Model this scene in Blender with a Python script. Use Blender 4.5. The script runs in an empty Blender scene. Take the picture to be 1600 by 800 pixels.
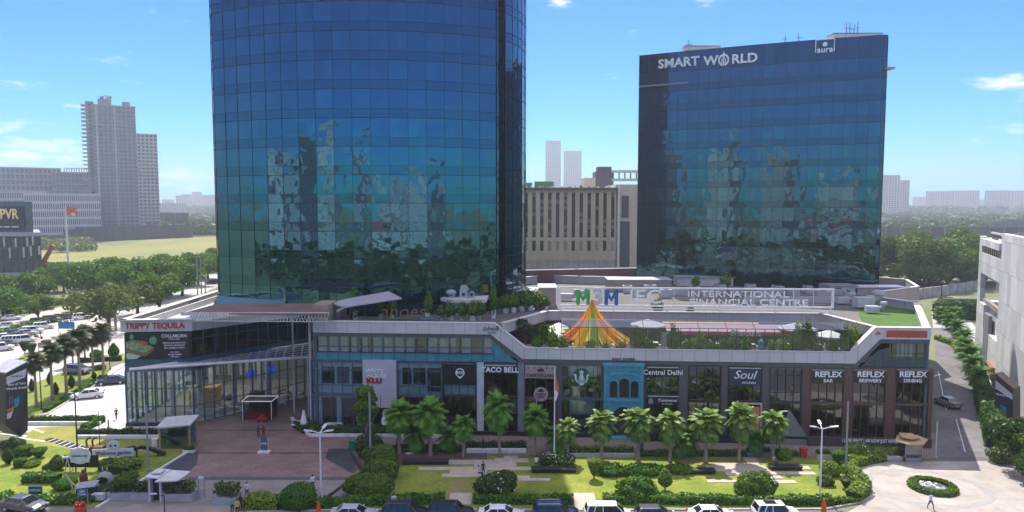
import bpy, math, random
import numpy as np
from mathutils import Vector, Matrix
random.seed(7); rng = np.random.default_rng(7)
S = bpy.context.scene
COL = S.collection
# ------------------------------------------------------------------ camera
CH = 30.0; FPX = 1100.0; PITCH = math.atan(82/1100)
cam_d = bpy.data.cameras.new("camera"); cam = bpy.data.objects.new("camera", cam_d); COL.objects.link(cam)
cam.location = (0, 0, CH); cam.rotation_euler = (math.pi/2-PITCH, 0, 0)
cam_d.sensor_width = 36; cam_d.lens = 36*FPX/1600; cam_d.clip_start = 0.5; cam_d.clip_end = 20000
S.camera = cam
S.render.resolution_x = 1024; S.render.resolution_y = 512
S.view_settings.view_transform = 'Standard'; S.view_settings.look = 'None'
S.view_settings.exposure = 0.56; S.view_settings.gamma = 1
# ------------------------------------------------------------------ light
SUN_EL = math.radians(57); SD = Vector((-0.07, 1, 0)).normalized()      # horizontal direction towards the sun
sunv = Vector((SD.x*math.cos(SUN_EL), SD.y*math.cos(SUN_EL), math.sin(SUN_EL)))
sl = bpy.data.lights.new("sun", 'SUN'); sl.energy = 4.8; sl.angle = math.radians(0.55); sl.color = (1, 0.93, 0.83)
so = bpy.data.objects.new("sun", sl); COL.objects.link(so); so.location = (0, 0, 300)
so.rotation_euler = (-sunv).to_track_quat('-Z', 'Y').to_euler()
w = bpy.data.worlds.new("World"); S.world = w; w.use_nodes = True
nt = w.node_tree; nt.nodes.clear()
def N(t, ty, **k):
    n = t.nodes.new(ty)
    for a, b in k.items(): setattr(n, a, b)
    return n
sky = N(nt, 'ShaderNodeTexSky', sky_type='NISHITA', sun_disc=False, sun_elevation=SUN_EL, sun_rotation=math.atan2(SD.x, SD.y))
sky.altitude = 200; sky.air_density = 1.0; sky.dust_density = 0.25; sky.ozone_density = 3.0
hs = N(nt, 'ShaderNodeHueSaturation'); hs.inputs['Saturation'].default_value = 1.45; hs.inputs['Value'].default_value = 1.0
tint = N(nt, 'ShaderNodeMix', data_type='RGBA', blend_type='MULTIPLY'); tint.inputs[0].default_value = 1.0
tint.inputs[7].default_value = (0.07, 0.54, 0.88, 1)
bg = N(nt, 'ShaderNodeBackground'); bg.inputs[1].default_value = 0.15
wo = N(nt, 'ShaderNodeOutputWorld')
L = nt.links.new
L(sky.outputs[0], hs.inputs['Color']); L(hs.outputs[0], tint.inputs[6])
tc = N(nt, 'ShaderNodeTexCoord')
# clouds: soft noise on the sky sphere, kept to a few patches (direction, width, height)
def dirpx(px, py):
    d = Vector(((px-800)/FPX, 0, 0))+Vector((0, math.cos(PITCH), -math.sin(PITCH)))+Vector((0, math.sin(PITCH), math.cos(PITCH)))*((400-py)/FPX)
    return d.normalized()
mp = N(nt, 'ShaderNodeMapping'); mp.inputs['Scale'].default_value = (7, 7, 24)
L(tc.outputs['Generated'], mp.inputs[0])
nz = N(nt, 'ShaderNodeTexNoise'); nz.inputs['Scale'].default_value = 2.6; nz.inputs['Detail'].default_value = 9; nz.inputs['Roughness'].default_value = 0.6
L(mp.outputs[0], nz.inputs['Vector'])
acc = None
for (px, py, r, amp) in [(25, 235, .13, .8), (285, 278, .10, .75), (120, 268, .12, .5), (885, 3, .045, .9), (1090, 2, .05, .5), (1575, 124, .06, .9), (1400, 110, .03, .5), (560, 60, .1, .4), (-300, 180, .3, .9), (2000, 150, .3, .9)]:
    d = dirpx(px, py)
    vm = N(nt, 'ShaderNodeVectorMath', operation='SUBTRACT'); L(tc.outputs['Generated'], vm.inputs[0]); vm.inputs[1].default_value = d
    sc = N(nt, 'ShaderNodeVectorMath', operation='MULTIPLY'); L(vm.outputs[0], sc.inputs[0]); sc.inputs[1].default_value = (1, 1, 3.2)
    ln = N(nt, 'ShaderNodeVectorMath', operation='LENGTH'); L(sc.outputs[0], ln.inputs[0])
    mr = N(nt, 'ShaderNodeMapRange'); mr.inputs[1].default_value = 0; mr.inputs[2].default_value = r; mr.inputs[3].default_value = amp; mr.inputs[4].default_value = 0
    L(ln.outputs[1 if len(ln.outputs) > 1 else 0], mr.inputs[0])
    if acc is None: acc = mr.outputs[0]
    else:
        a = N(nt, 'ShaderNodeMath', operation='MAXIMUM'); L(acc, a.inputs[0]); L(mr.outputs[0], a.inputs[1]); acc = a.outputs[0]
ad = N(nt, 'ShaderNodeMath', operation='MULTIPLY_ADD'); L(nz.outputs[0], ad.inputs[0]); ad.inputs[1].default_value = 2.4; L(acc, ad.inputs[2])
cr = N(nt, 'ShaderNodeMapRange', interpolation_type='SMOOTHSTEP'); cr.inputs[1].default_value = 1.5; cr.inputs[2].default_value = 2.35; cr.inputs[3].default_value = 0; cr.inputs[4].default_value = 0.8
L(ad.outputs[0], cr.inputs[0])
# added even white overhead, out of view, to lift and neutralise shade light
sz = N(nt, 'ShaderNodeSeparateXYZ'); L(tc.outputs['Generated'], sz.inputs[0])
hi = N(nt, 'ShaderNodeMapRange', interpolation_type='SMOOTHSTEP'); hi.inputs[1].default_value = .34; hi.inputs[2].default_value = .6; hi.inputs[4].default_value = .5; L(sz.outputs[2], hi.inputs[0])
hm_ = N(nt, 'ShaderNodeMath', operation='MAXIMUM'); L(hi.outputs[0], hm_.inputs[0]); L(cr.outputs[0], hm_.inputs[1])
cm = N(nt, 'ShaderNodeMix', data_type='RGBA'); L(hm_.outputs[0], cm.inputs[0]); L(tint.outputs[2], cm.inputs[6]); cm.inputs[7].default_value = (8.8, 7.9, 7.7, 1)
L(cm.outputs[2], bg.inputs[0]); L(bg.outputs[0], wo.inputs[0])
S.render.engine = 'CYCLES'
S.cycles.max_bounces = 7; S.cycles.transparent_max_bounces = 16; S.cycles.volume_bounces = 0
S.cycles.glossy_bounces = 3; S.cycles.diffuse_bounces = 3; S.cycles.transmission_bounces = 3
S.cycles.caustics_reflective = False; S.cycles.caustics_refractive = False; S.cycles.sample_clamp_indirect = 4
# ------------------------------------------------------------------ pixel -> place helpers
def ray(px, py):
    return Vector(((px-800)/FPX, math.cos(PITCH)+math.sin(PITCH)*(400-py)/FPX, -math.sin(PITCH)+math.cos(PITCH)*(400-py)/FPX))
def G(px, py, z=0.0):
    d = ray(px, py); t = (z-CH)/d.z; return Vector((d.x*t, d.y*t, z))
def P(px, py, Y):
    d = ray(px, py); t = Y/d.y; return Vector((d.x*t, Y, CH+d.z*t))
# ------------------------------------------------------------------ materials
MATS = {}
def mat(name, col, rough=0.6, metal=0.0, var=0.12, scale=1.0, bump=0.0, spec=0.5, emis=None, col2=None, vecscale=None, coat=0, grain=.1):
    if name in MATS: return MATS[name]
    m = bpy.data.materials.new(name); m.use_nodes = True; t = m.node_tree; b = t.nodes['Principled BSDF']
    tc = N(t, 'ShaderNodeTexCoord'); nz = N(t, 'ShaderNodeTexNoise'); nz.inputs['Scale'].default_value = scale; nz.inputs['Detail'].default_value = 6; nz.inputs['Roughness'].default_value = 0.62
    if vecscale:
        mp = N(t, 'ShaderNodeMapping'); mp.inputs['Scale'].default_value = vecscale; t.links.new(tc.outputs['Object'], mp.inputs[0]); t.links.new(mp.outputs[0], nz.inputs['Vector'])
    else: t.links.new(tc.outputs['Object'], nz.inputs['Vector'])
    mx = N(t, 'ShaderNodeMix', data_type='RGBA')
    c = Vector(col[:3]); c2 = Vector(col2[:3]) if col2 else c*(1-var)
    c1 = c if col2 else c*(1+var)
    mx.inputs[6].default_value = (*c1, 1); mx.inputs[7].default_value = (*c2, 1)
    mr = N(t, 'ShaderNodeMapRange'); mr.inputs[1].default_value = .35; mr.inputs[2].default_value = .65
    t.links.new(nz.outputs[0], mr.inputs[0]); t.links.new(mr.outputs[0], mx.inputs[0])
    n3 = N(t, 'ShaderNodeTexNoise'); n3.inputs['Scale'].default_value = scale*9; n3.inputs['Detail'].default_value = 5; n3.inputs['Roughness'].default_value = .7; t.links.new(tc.outputs['Object'], n3.inputs['Vector'])
    m3 = N(t, 'ShaderNodeMapRange'); m3.inputs[1].default_value = .3; m3.inputs[2].default_value = .7; m3.inputs[3].default_value = 1-grain; m3.inputs[4].default_value = 1+grain; t.links.new(n3.outputs[0], m3.inputs[0])
    v3 = N(t, 'ShaderNodeVectorMath', operation='SCALE'); t.links.new(mx.outputs[2], v3.inputs[0]); t.links.new(m3.outputs[0], v3.inputs['Scale']); t.links.new(v3.outputs[0], b.inputs['Base Color'])
    b.inputs['Roughness'].default_value = rough; b.inputs['Metallic'].default_value = metal; b.inputs['Specular IOR Level'].default_value = spec
    if coat: b.inputs['Coat Weight'].default_value = coat; b.inputs['Coat Roughness'].default_value = .05
    if bump:
        n2 = N(t, 'ShaderNodeTexNoise'); n2.inputs['Scale'].default_value = scale*6; n2.inputs['Detail'].default_value = 4; t.links.new(tc.outputs['Object'], n2.inputs['Vector'])
        bp = N(t, 'ShaderNodeBump'); bp.inputs['Strength'].default_value = bump; bp.inputs['Distance'].default_value = .05
        t.links.new(n2.outputs[0], bp.inputs['Height']); t.links.new(bp.outputs[0], b.inputs['Normal'])
    if emis: b.inputs['Emission Color'].default_value = (*emis[:3], 1); b.inputs['Emission Strength'].default_value = emis[3]
    MATS[name] = m; return m
def brickmat(name, c1, c2, cm, bw, bh, mortar=.01, plane='xz', rough=.6, off=0.0, var=1.0, bump=0.2):
    if name in MATS: return MATS[name]
    m = bpy.data.materials.new(name); m.use_nodes = True; t = m.node_tree; b = t.nodes['Principled BSDF']
    tc = N(t, 'ShaderNodeTexCoord'); sx = N(t, 'ShaderNodeSeparateXYZ'); cb = N(t, 'ShaderNodeCombineXYZ')
    t.links.new(tc.outputs['Object'], sx.inputs[0])
    a, c = {'xz': (0, 2), 'xy': (0, 1), 'yz': (1, 2)}[plane]
    t.links.new(sx.outputs[a], cb.inputs[0]); t.links.new(sx.outputs[c], cb.inputs[1])
    br = N(t, 'ShaderNodeTexBrick'); br.offset = off; br.inputs['Scale'].default_value = 1
    br.inputs['Color1'].default_value = (*c1, 1); br.inputs['Color2'].default_value = (*c2, 1); br.inputs['Mortar'].default_value = (*cm, 1)
    br.inputs['Mortar Size'].default_value = mortar; br.inputs['Brick Width'].default_value = bw; br.inputs['Row Height'].default_value = bh
    t.links.new(cb.outputs[0], br.inputs['Vector'])
    nz = N(t, 'ShaderNodeTexNoise'); nz.inputs['Scale'].default_value = .35; nz.inputs['Detail'].default_value = 8; nz.inputs['Roughness'].default_value = .7
    t.links.new(tc.outputs['Object'], nz.inputs['Vector'])
    mr = N(t, 'ShaderNodeMapRange'); mr.inputs[1].default_value = .3; mr.inputs[2].default_value = .7; mr.inputs[3].default_value = 1-.28*var; mr.inputs[4].default_value = 1+.22*var
    t.links.new(nz.outputs[0], mr.inputs[0])
    vm = N(t, 'ShaderNodeVectorMath', operation='SCALE'); t.links.new(br.outputs[0], vm.inputs[0]); t.links.new(mr.outputs[0], vm.inputs['Scale'])
    t.links.new(vm.outputs[0], b.inputs['Base Color']); b.inputs['Roughness'].default_value = rough
    MATS[name] = m; return m
def glassmat(name, tint, refl=0.18, rough=0.02):
    """clear window glass: tinted transmission plus a mirror share that grows towards grazing"""
    if name in MATS: return MATS[name]
    m = bpy.data.materials.new(name); m.use_nodes = True; t = m.node_tree; t.nodes.clear()
    o = N(t, 'ShaderNodeOutputMaterial'); mx = N(t, 'ShaderNodeMixShader'); tr = N(t, 'ShaderNodeBsdfTransparent'); gl = N(t, 'ShaderNodeBsdfGlossy')
    tr.inputs[0].default_value = (*tint, 1); gl.inputs['Roughness'].default_value = rough; gl.inputs['Color'].default_value = (.8, .9, 1, 1)
    lw = N(t, 'ShaderNodeLayerWeight'); lw.inputs[0].default_value = .25
    ma = N(t, 'ShaderNodeMath', operation='MULTIPLY_ADD'); ma.inputs[1].default_value = .8; ma.inputs[2].default_value = refl; ma.use_clamp = True
    t.links.new(lw.outputs['Fresnel'], ma.inputs[0]); t.links.new(ma.outputs[0], mx.inputs[0])
    tc = N(t, 'ShaderNodeTexCoord'); nz = N(t, 'ShaderNodeTexNoise'); nz.inputs['Scale'].default_value = .5; bp = N(t, 'ShaderNodeBump'); bp.inputs['Strength'].default_value = .05; bp.inputs['Distance'].default_value = .1
    t.links.new(tc.outputs['Object'], nz.inputs['Vector']); t.links.new(nz.outputs[0], bp.inputs['Height']); t.links.new(bp.outputs[0], gl.inputs['Normal'])
    t.links.new(tr.outputs[0], mx.inputs[1]); t.links.new(gl.outputs[0], mx.inputs[2]); t.links.new(mx.outputs[0], o.inputs[0])
    MATS[name] = m; return m
def towerglass(name, c1, c2, wav=.35, wscale=.22):
    """coated mirror glass: every pane (mesh island) has its own slight tint, panes bow a little"""
    if name in MATS: return MATS[name]
    m = bpy.data.materials.new(name); m.use_nodes = True; t = m.node_tree; b = t.nodes['Principled BSDF']
    g = N(t, 'ShaderNodeNewGeometry'); tc = N(t, 'ShaderNodeTexCoord')
    mx = N(t, 'ShaderNodeMix', data_type='RGBA'); mx.inputs[6].default_value = (*c1, 1); mx.inputs[7].default_value = (*c2, 1)
    t.links.new(g.outputs['Random Per Island'], mx.inputs[0]); t.links.new(mx.outputs[2], b.inputs['Base Color'])
    b.inputs['Metallic'].default_value = .93; b.inputs['Roughness'].default_value = .03
    # bow of each pane: noise offset per island
    cb = N(t, 'ShaderNodeVectorMath', operation='SCALE'); cb.inputs[0].default_value = (37, 91, 53); t.links.new(g.outputs['Random Per Island'], cb.inputs['Scale'])
    av = N(t, 'ShaderNodeVectorMath', operation='ADD'); t.links.new(tc.outputs['Object'], av.inputs[0]); t.links.new(cb.outputs[0], av.inputs[1])
    nz = N(t, 'ShaderNodeTexNoise'); nz.inputs['Scale'].default_value = wscale; nz.inputs['Detail'].default_value = 1.5; t.links.new(av.outputs[0], nz.inputs['Vector'])
    bp = N(t, 'ShaderNodeBump'); bp.inputs['Strength'].default_value = wav; bp.inputs['Distance'].default_value = .12
    t.links.new(nz.outputs[0], bp.inputs['Height']); t.links.new(bp.outputs[0], b.inputs['Normal'])
    MATS[name] = m; return m
def leafmat(name, c1, c2, trans=.3):
    if name in MATS: return MATS[name]
    m = bpy.data.materials.new(name); m.use_nodes = True; t = m.node_tree; t.nodes.clear()
    o = N(t, 'ShaderNodeOutputMaterial'); g = N(t, 'ShaderNodeNewGeometry'); mx = N(t, 'ShaderNodeMix', data_type='RGBA')
    mx.inputs[6].default_value = (*c1, 1); mx.inputs[7].default_value = (*c2, 1)
    tc = N(t, 'ShaderNodeTexCoord'); nz = N(t, 'ShaderNodeTexNoise'); nz.inputs['Scale'].default_value = .5; t.links.new(tc.outputs['Object'], nz.inputs['Vector'])
    ma = N(t, 'ShaderNodeMath', operation='MULTIPLY_ADD'); ma.inputs[1].default_value = 1.6; ma.inputs[2].default_value = -.55; t.links.new(nz.outputs[0], ma.inputs[0])
    mb = N(t, 'ShaderNodeMath', operation='MULTIPLY_ADD', use_clamp=True); mb.inputs[1].default_value = .6; t.links.new(g.outputs['Random Per Island'], mb.inputs[0]); t.links.new(ma.outputs[0], mb.inputs[2])
    t.links.new(mb.outputs[0], mx.inputs[0])
    d = N(t, 'ShaderNodeBsdfDiffuse'); tr = N(t, 'ShaderNodeBsdfTranslucent'); gl = N(t, 'ShaderNodeBsdfGlossy'); gl.inputs['Roughness'].default_value = .45
    ms = N(t, 'ShaderNodeMixShader'); ms.inputs[0].default_value = trans; m2 = N(t, 'ShaderNodeMixShader'); m2.inputs[0].default_value = .025
    t.links.new(mx.outputs[2], d.inputs[0]); t.links.new(mx.outputs[2], tr.inputs[0]); t.links.new(d.outputs[0], ms.inputs[1]); t.links.new(tr.outputs[0], ms.inputs[2])
    t.links.new(ms.outputs[0], m2.inputs[1]); t.links.new(gl.outputs[0], m2.inputs[2]); t.links.new(m2.outputs[0], o.inputs[0])
    MATS[name] = m; return m
white = mat('white_paint', (.72, .73, .74), .45); offw = mat('offwhite_render', (.62, .6, .56), .7, scale=.4)
black = mat('black_paint', (.015, .015, .017), .4); dark = mat('dark_metal', (.035, .038, .045), .45)
grey = mat('grey_metal', (.28, .29, .31), .45); lgrey = mat('light_grey_metal', (.5, .51, .53), .45)
concrete = mat('concrete', (.38, .36, .33), .85, scale=.5, bump=.2); chrome = mat('chrome', (.6, .6, .62), .15, 1.0)
blueglass = mat('dark_blue_glass', (.01, .03, .05), .05, spec=.8); rubber = mat('rubber', (.02, .02, .02), .8)
wood = mat('orange_wood', (.5, .28, .09), .55); red = mat('red_paint', (.45, .03, .02), .4); brown = mat('brown_clad', (.13, .065, .05), .5)
skin = mat('skin', (.30, .16, .10), .6); hairm = mat('hair', (.01, .008, .007), .6); stone = mat('pale_stone', (.46, .40, .33), .85, scale=1.2)
beige = mat('beige_render', (.60, .53, .43), .8, scale=.2, var=.08); soil = mat('soil', (.09, .06, .04), .95, bump=.4)
bark = mat('bark', (.16, .11, .075), .9, scale=3, bump=.5); palmbark = mat('palm_bark', (.30, .24, .18), .9, scale=2, vecscale=(1, 1, 8), bump=.4)
leafA = leafmat('leaf_mid_green', (.05, .13, .010), (.16, .28, .02)); leafB = leafmat('leaf_dark_green', (.022, .07, .010), (.075, .15, .018))
leafC = leafmat('leaf_lime', (.10, .20, .01), (.26, .36, .03)); leafD = leafmat('leaf_olive', (.07, .11, .02), (.18, .23, .05))
leafP = leafmat('leaf_palm', (.06, .19, .015), (.20, .40, .04)); leafG = leafmat('leaf_hedge', (.035, .12, .006), (.11, .26, .012))
petal = mat('white_petal', (.8, .8, .78), .6)
lawn = mat('lawn', (.25, .27, .035), .95, scale=.22, col2=(.11, .19, .012), bump=.6, grain=.3)
lawndry = mat('lawn_dry', (.31, .27, .06), .95, scale=.3, col2=(.2, .24, .03), bump=.6, grain=.3)
# ------------------------------------------------------------------ object helpers
ROOTM = {}
def tag(o, label=None, cat=None, group=None, kind=None):
    if label: o['label'] = label
    if cat: o['category'] = cat
    if group: o['group'] = group
    if kind: o['kind'] = kind
    return o
def thing(name, label, cat, loc=(0, 0, 0), rz=0.0, group=None):
    o = bpy.data.objects.new(name, None); COL.objects.link(o); o.empty_display_size = .3
    o.location = loc; o.rotation_euler = (0, 0, rz); tag(o, label, cat, group)
    ROOTM[o.name] = Matrix.Translation(Vector(loc)) @ Matrix.Rotation(rz, 4, 'Z'); return o
class MB:
    def __init__(s, M=None): s.v = []; s.f = []; s.m = []; s.cur = 0; s.M = M
    def add(s, vs, fs, mi=None):
        b = len(s.v)
        if s.M is not None: vs = [s.M @ Vector(v) for v in vs]
        s.v.extend([tuple(v) for v in vs]); s.f.extend([tuple(i+b for i in f) for f in fs]); s.m.extend([s.cur if mi is None else mi]*len(fs)); return s
    def box(s, x0, y0, z0, x1, y1, z1, mi=None):
        x0, x1 = min(x0, x1), max(x0, x1); y0, y1 = min(y0, y1), max(y0, y1); z0, z1 = min(z0, z1), max(z0, z1)
        return s.add([(x0, y0, z0), (x1, y0, z0), (x1, y1, z0), (x0, y1, z0), (x0, y0, z1), (x1, y0, z1), (x1, y1, z1), (x0, y1, z1)],
                     [(0, 3, 2, 1), (4, 5, 6, 7), (0, 1, 5, 4), (1, 2, 6, 5), (2, 3, 7, 6), (3, 0, 4, 7)], mi)
    def prism(s, poly, z0, z1, mi=None):
        n = len(poly); A = sum(poly[i][0]*poly[(i+1) % n][1]-poly[(i+1) % n][0]*poly[i][1] for i in range(n))
        if A < 0: poly = list(poly)[::-1]
        vs = [(p[0], p[1], z0) for p in poly]+[(p[0], p[1], z1) for p in poly]
        fs = [tuple(range(n))[::-1], tuple(range(n, 2*n))]+[(i, (i+1) % n, n+(i+1) % n, n+i) for i in range(n)]
        return s.add(vs, fs, mi)
    def xz(s, poly, y0, y1, mi=None):     # polygon in x,z extruded in y
        n = len(poly); vs = [(p[0], y0, p[1]) for p in poly]+[(p[0], y1, p[1]) for p in poly]
        return s.add(vs, [tuple(range(n)), tuple(range(n, 2*n))[::-1]]+[(i, n+i, n+(i+1) % n, (i+1) % n) for i in range(n)], mi)
    def cyl(s, p0, p1, r0, r1=None, n=8, mi=None, caps=True):
        r1 = r0 if r1 is None else r1; p0 = Vector(p0); p1 = Vector(p1); d = (p1-p0)
        if d.length < 1e-6: return s
        q = d.to_track_quat('Z', 'Y'); vs = []
        for p, r in ((p0, r0), (p1, r1)):
            for i in range(n):
                a = 2*math.pi*i/n; vs.append(p+q @ Vector((r*math.cos(a), r*math.sin(a), 0)))
        fs = [(i, (i+1) % n, n+(i+1) % n, n+i) for i in range(n)]
        if caps: fs += [tuple(range(n))[::-1], tuple(range(n, 2*n))]
        return s.add(vs, fs, mi)
    def tube(s, pts, r, n=6, mi=None):
        for a, b in zip(pts[:-1], pts[1:]): s.cyl(a, b, r, r, n, mi)
        return s
    def lathe(s, prof, c=(0, 0, 0), n=16, mi=None, sx=1, sy=1):
        vs = []; m = len(prof)
        for r, z in prof:
            for i in range(n):
                a = 2*math.pi*i/n; vs.append((c[0]+r*sx*math.cos(a), c[1]+r*sy*math.sin(a), c[2]+z))
        fs = [(j*n+i, j*n+(i+1) % n, (j+1)*n+(i+1) % n, (j+1)*n+i) for j in range(m-1) for i in range(n)]
        fs += [tuple(range(n))[::-1], tuple(range((m-1)*n, m*n))]
        return s.add(vs, fs, mi)
    def ball(s, c, rx, ry=None, rz=None, n=12, mi=None, jit=0):
        ry = ry or rx; rz = rz or rx; m = n//2+1; vs = []
        for j in range(1, m):
            t = math.pi*j/m
            for i in range(n):
                a = 2*math.pi*i/n; k = 1+random.uniform(-jit, jit)
                vs.append((c[0]+rx*k*math.sin(t)*math.cos(a), c[1]+ry*k*math.sin(t)*math.sin(a), c[2]-rz*k*math.cos(t)))
        vs += [(c[0], c[1], c[2]-rz), (c[0], c[1], c[2]+rz)]; b = (m-1)*n
        fs = [(j*n+i, j*n+(i+1) % n, (j+1)*n+(i+1) % n, (j+1)*n+i) for j in range(m-2) for i in range(n)]
        fs += [(b, (i+1) % n, i) for i in range(n)]+[(b+1, (m-2)*n+i, (m-2)*n+(i+1) % n) for i in range(n)]
        return s.add(vs, fs, mi)
    def leaves(s, P_, Nn, size, jit=.6, mi=None, aspect=1.5):
        """one small quad per point, roughly facing its normal"""
        n = len(P_); Nn = Nn+rng.normal(0, jit, (n, 3)); Nn /= np.linalg.norm(Nn, axis=1)[:, None]+1e-9
        r = rng.normal(0, 1, (n, 3)); A = np.cross(Nn, r); A /= np.linalg.norm(A, axis=1)[:, None]+1e-9; B = np.cross(Nn, A)
        sz = size*rng.uniform(.6, 1.35, (n, 1)); A = A*sz*.5*aspect; B = B*sz*.5
        V = np.stack([P_-A, P_-B, P_+A, P_+B], 1).reshape(-1, 3)
        if s.M is not None:
            Mn = np.array(s.M); V = V @ Mn[:3, :3].T+Mn[:3, 3]
        b = len(s.v); s.v.extend(map(tuple, V.tolist())); s.f.extend([(b+4*i, b+4*i+1, b+4*i+2, b+4*i+3) for i in range(n)]); s.m.extend([s.cur if mi is None else mi]*n); return s
    def build(s, name, mats, parent=None, world=True, smooth=False):
        me = bpy.data.meshes.new(name); vs = s.v
        if parent is not None and world:
            r = parent
            while r.parent: r = r.parent
            Mi = np.array(ROOTM[r.name].inverted()); V = np.array(vs, float).reshape(-1, 3); vs = (V @ Mi[:3, :3].T+Mi[:3, 3]).tolist()
        me.from_pydata(vs, [], s.f)
        if not isinstance(mats, (list, tuple)): mats = [mats]
        for m in mats: me.materials.append(m)
        if len(mats) > 1: me.polygons.foreach_set('material_index', s.m)
        if smooth: me.polygons.foreach_set('use_smooth', [True]*len(me.polygons))
        me.update(); o = bpy.data.objects.new(name, me); COL.objects.link(o)
        if parent is not None: o.parent = parent
        return o
def copy_tree(o, parent=None):
    c = o.copy(); COL.objects.link(c)
    if parent is not None: c.parent = parent
    for ch in list(o.children): copy_tree(ch, c)
    return c
def place(o, loc, rz=0, scale=1.0, label=None, group=None):
    o.location = loc; o.rotation_euler = (0, 0, rz); o.scale = (scale,)*3 if not isinstance(scale, (tuple, list)) else scale
    if label: o['label'] = label
    if group: o['group'] = group
    return o
def struct(name, mb, m, smooth=False):
    o = mb.build(name, m, smooth=smooth); o['kind'] = 'structure'; return o
def sheet(name, pts, z, m, group=None):
    mb = MB(); mb.add([(p[0], p[1], z) for p in pts], [tuple(range(len(pts)))]); o = struct(name, mb, m)
    if o.data.polygons[0].normal.z < 0: o.data.flip_normals()
    return o
def gsheet(name, pxs, z, m): return sheet(name, [G(x, y, z) for x, y in pxs], z, m)
TXT = {}
def text(parent, s, loc, size, m, rz=0.0, align='CENTER', ext=.04, bold=0.0, sx=1.0, name='lettering', shear=0, world=True, tilt=math.pi/2):
    cu = bpy.data.curves.new('t', 'FONT'); cu.body = s; cu.size = size; cu.extrude = ext; cu.offset = bold*size; cu.align_x = align; cu.align_y = 'CENTER'; cu.shear = shear; cu.resolution_u = 3
    cu.space_line = .95; cu.space_character = 1+1.2*max(0, bold)
    ob = bpy.data.objects.new('t', cu); COL.objects.link(ob); dg = bpy.context.evaluated_depsgraph_get(); dg.update()
    me = bpy.data.meshes.new_from_object(ob.evaluated_get(dg)); bpy.data.objects.remove(ob); bpy.data.curves.remove(cu)
    M = Matrix.Translation(Vector(loc)) @ Matrix.Rotation(rz, 4, 'Z') @ Matrix.Rotation(tilt, 4, 'X') @ Matrix.Diagonal((sx, 1, 1, 1))
    if parent is not None and world:
        r = parent
        while r.parent: r = r.parent
        M = ROOTM[r.name].inverted() @ M
    me.transform(M); me.materials.clear(); me.materials.append(m); me.name = name
    o = bpy.data.objects.new(name, me); COL.objects.link(o)
    if parent is not None: o.parent = parent
    return o
def sphere_pts(n, c, r, lo=.8, hi=1.05, top=-1.0):
    v = rng.normal(0, 1, (n*2, 3)); v /= np.linalg.norm(v, axis=1)[:, None]; v = v[v[:, 2] > top][:n]
    k = rng.uniform(lo, hi, (len(v), 1)); return np.array(c)+v*k*np.array(r), v
# ================================================================== GROUND AND ROADS
gm = mat('dry_ground', (.20, .20, .10), .95, scale=.012, col2=(.11, .15, .06))
sheet('ground', [(-4300, -1500), (4300, -1500), (4300, 4300), (-4300, 4300)], -.02, gm)
road_pale = mat('pale_road', (.45, .43, .40), .85, scale=.1, var=.16, bump=.1, grain=.15)
asph = mat('asphalt', (.16, .155, .155), .85, scale=.12, var=.25, bump=.3, grain=.2)
plaza_white = brickmat('pale_plaza', (.52, .52, .50), (.57, .57, .55), (.40, .40, .39), 2.4, 2.4, .02, 'xy', .75, 0, .7)
field = mat('field_grass', (.26, .24, .07), .95, scale=.02, col2=(.17, .20, .05))
gsheet('field', [(50, 418), (340, 428), (520, 430), (520, 362), (300, 362), (180, 385), (50, 376)], 0, field)
gsheet('scrubland', [(-200, 374), (170, 378), (170, 356), (-200, 352)], .004, mat('scrub', (.15, .18, .07), .95, scale=.05, col2=(.22, .22, .12)))
gsheet('far_lawn', [(1395, 415), (1530, 415), (1530, 372), (1395, 372)], .004, mat('far_grass', (.16, .21, .09), .95, scale=.03))
# left road network
sheet('highway', [G(-60, 640), G(60, 600), G(130, 575), G(195, 560), G(195, 530), G(330, 452), G(420, 425), G(420, 415), G(340, 420), G(200, 462), G(100, 478), G(-60, 505)], .004, road_pale)
def lines_on(name, pairs, wd, z, m, n=1, gap=0):
    mb = MB()
    for (a, b) in pairs:
        a = Vector(G(*a)); b = Vector(G(*b)); d = (b-a); Ln = d.length; d.normalize(); s = Vector((-d.y, d.x, 0))*wd/2
        k = 0.0
        while k < Ln:
            e = min(Ln, k+(gap if gap else Ln)); p = a+d*k; q = a+d*e
            mb.add([(p-s)+Vector((0, 0, z)), (q-s)+Vector((0, 0, z)), (q+s)+Vector((0, 0, z)), (p+s)+Vector((0, 0, z))], [(0, 1, 2, 3)]); k = e+gap*1.5
            if not gap: break
    return struct(name, mb, m)
roadpaint = mat('road_paint', (.7, .7, .68), .7)
lines_on('lane_markings', [((20, 560), (190, 510)), ((0, 530), (170, 480)), ((190, 500), (330, 440))], .25, .008, roadpaint, gap=3)
# front road with the parked cars
sheet('road', [(-90, 40), (75, 40), (75, 66.9), (43, 66.9), (-14, 67.9), (-90, 69.6)], .004, asph)
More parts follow.
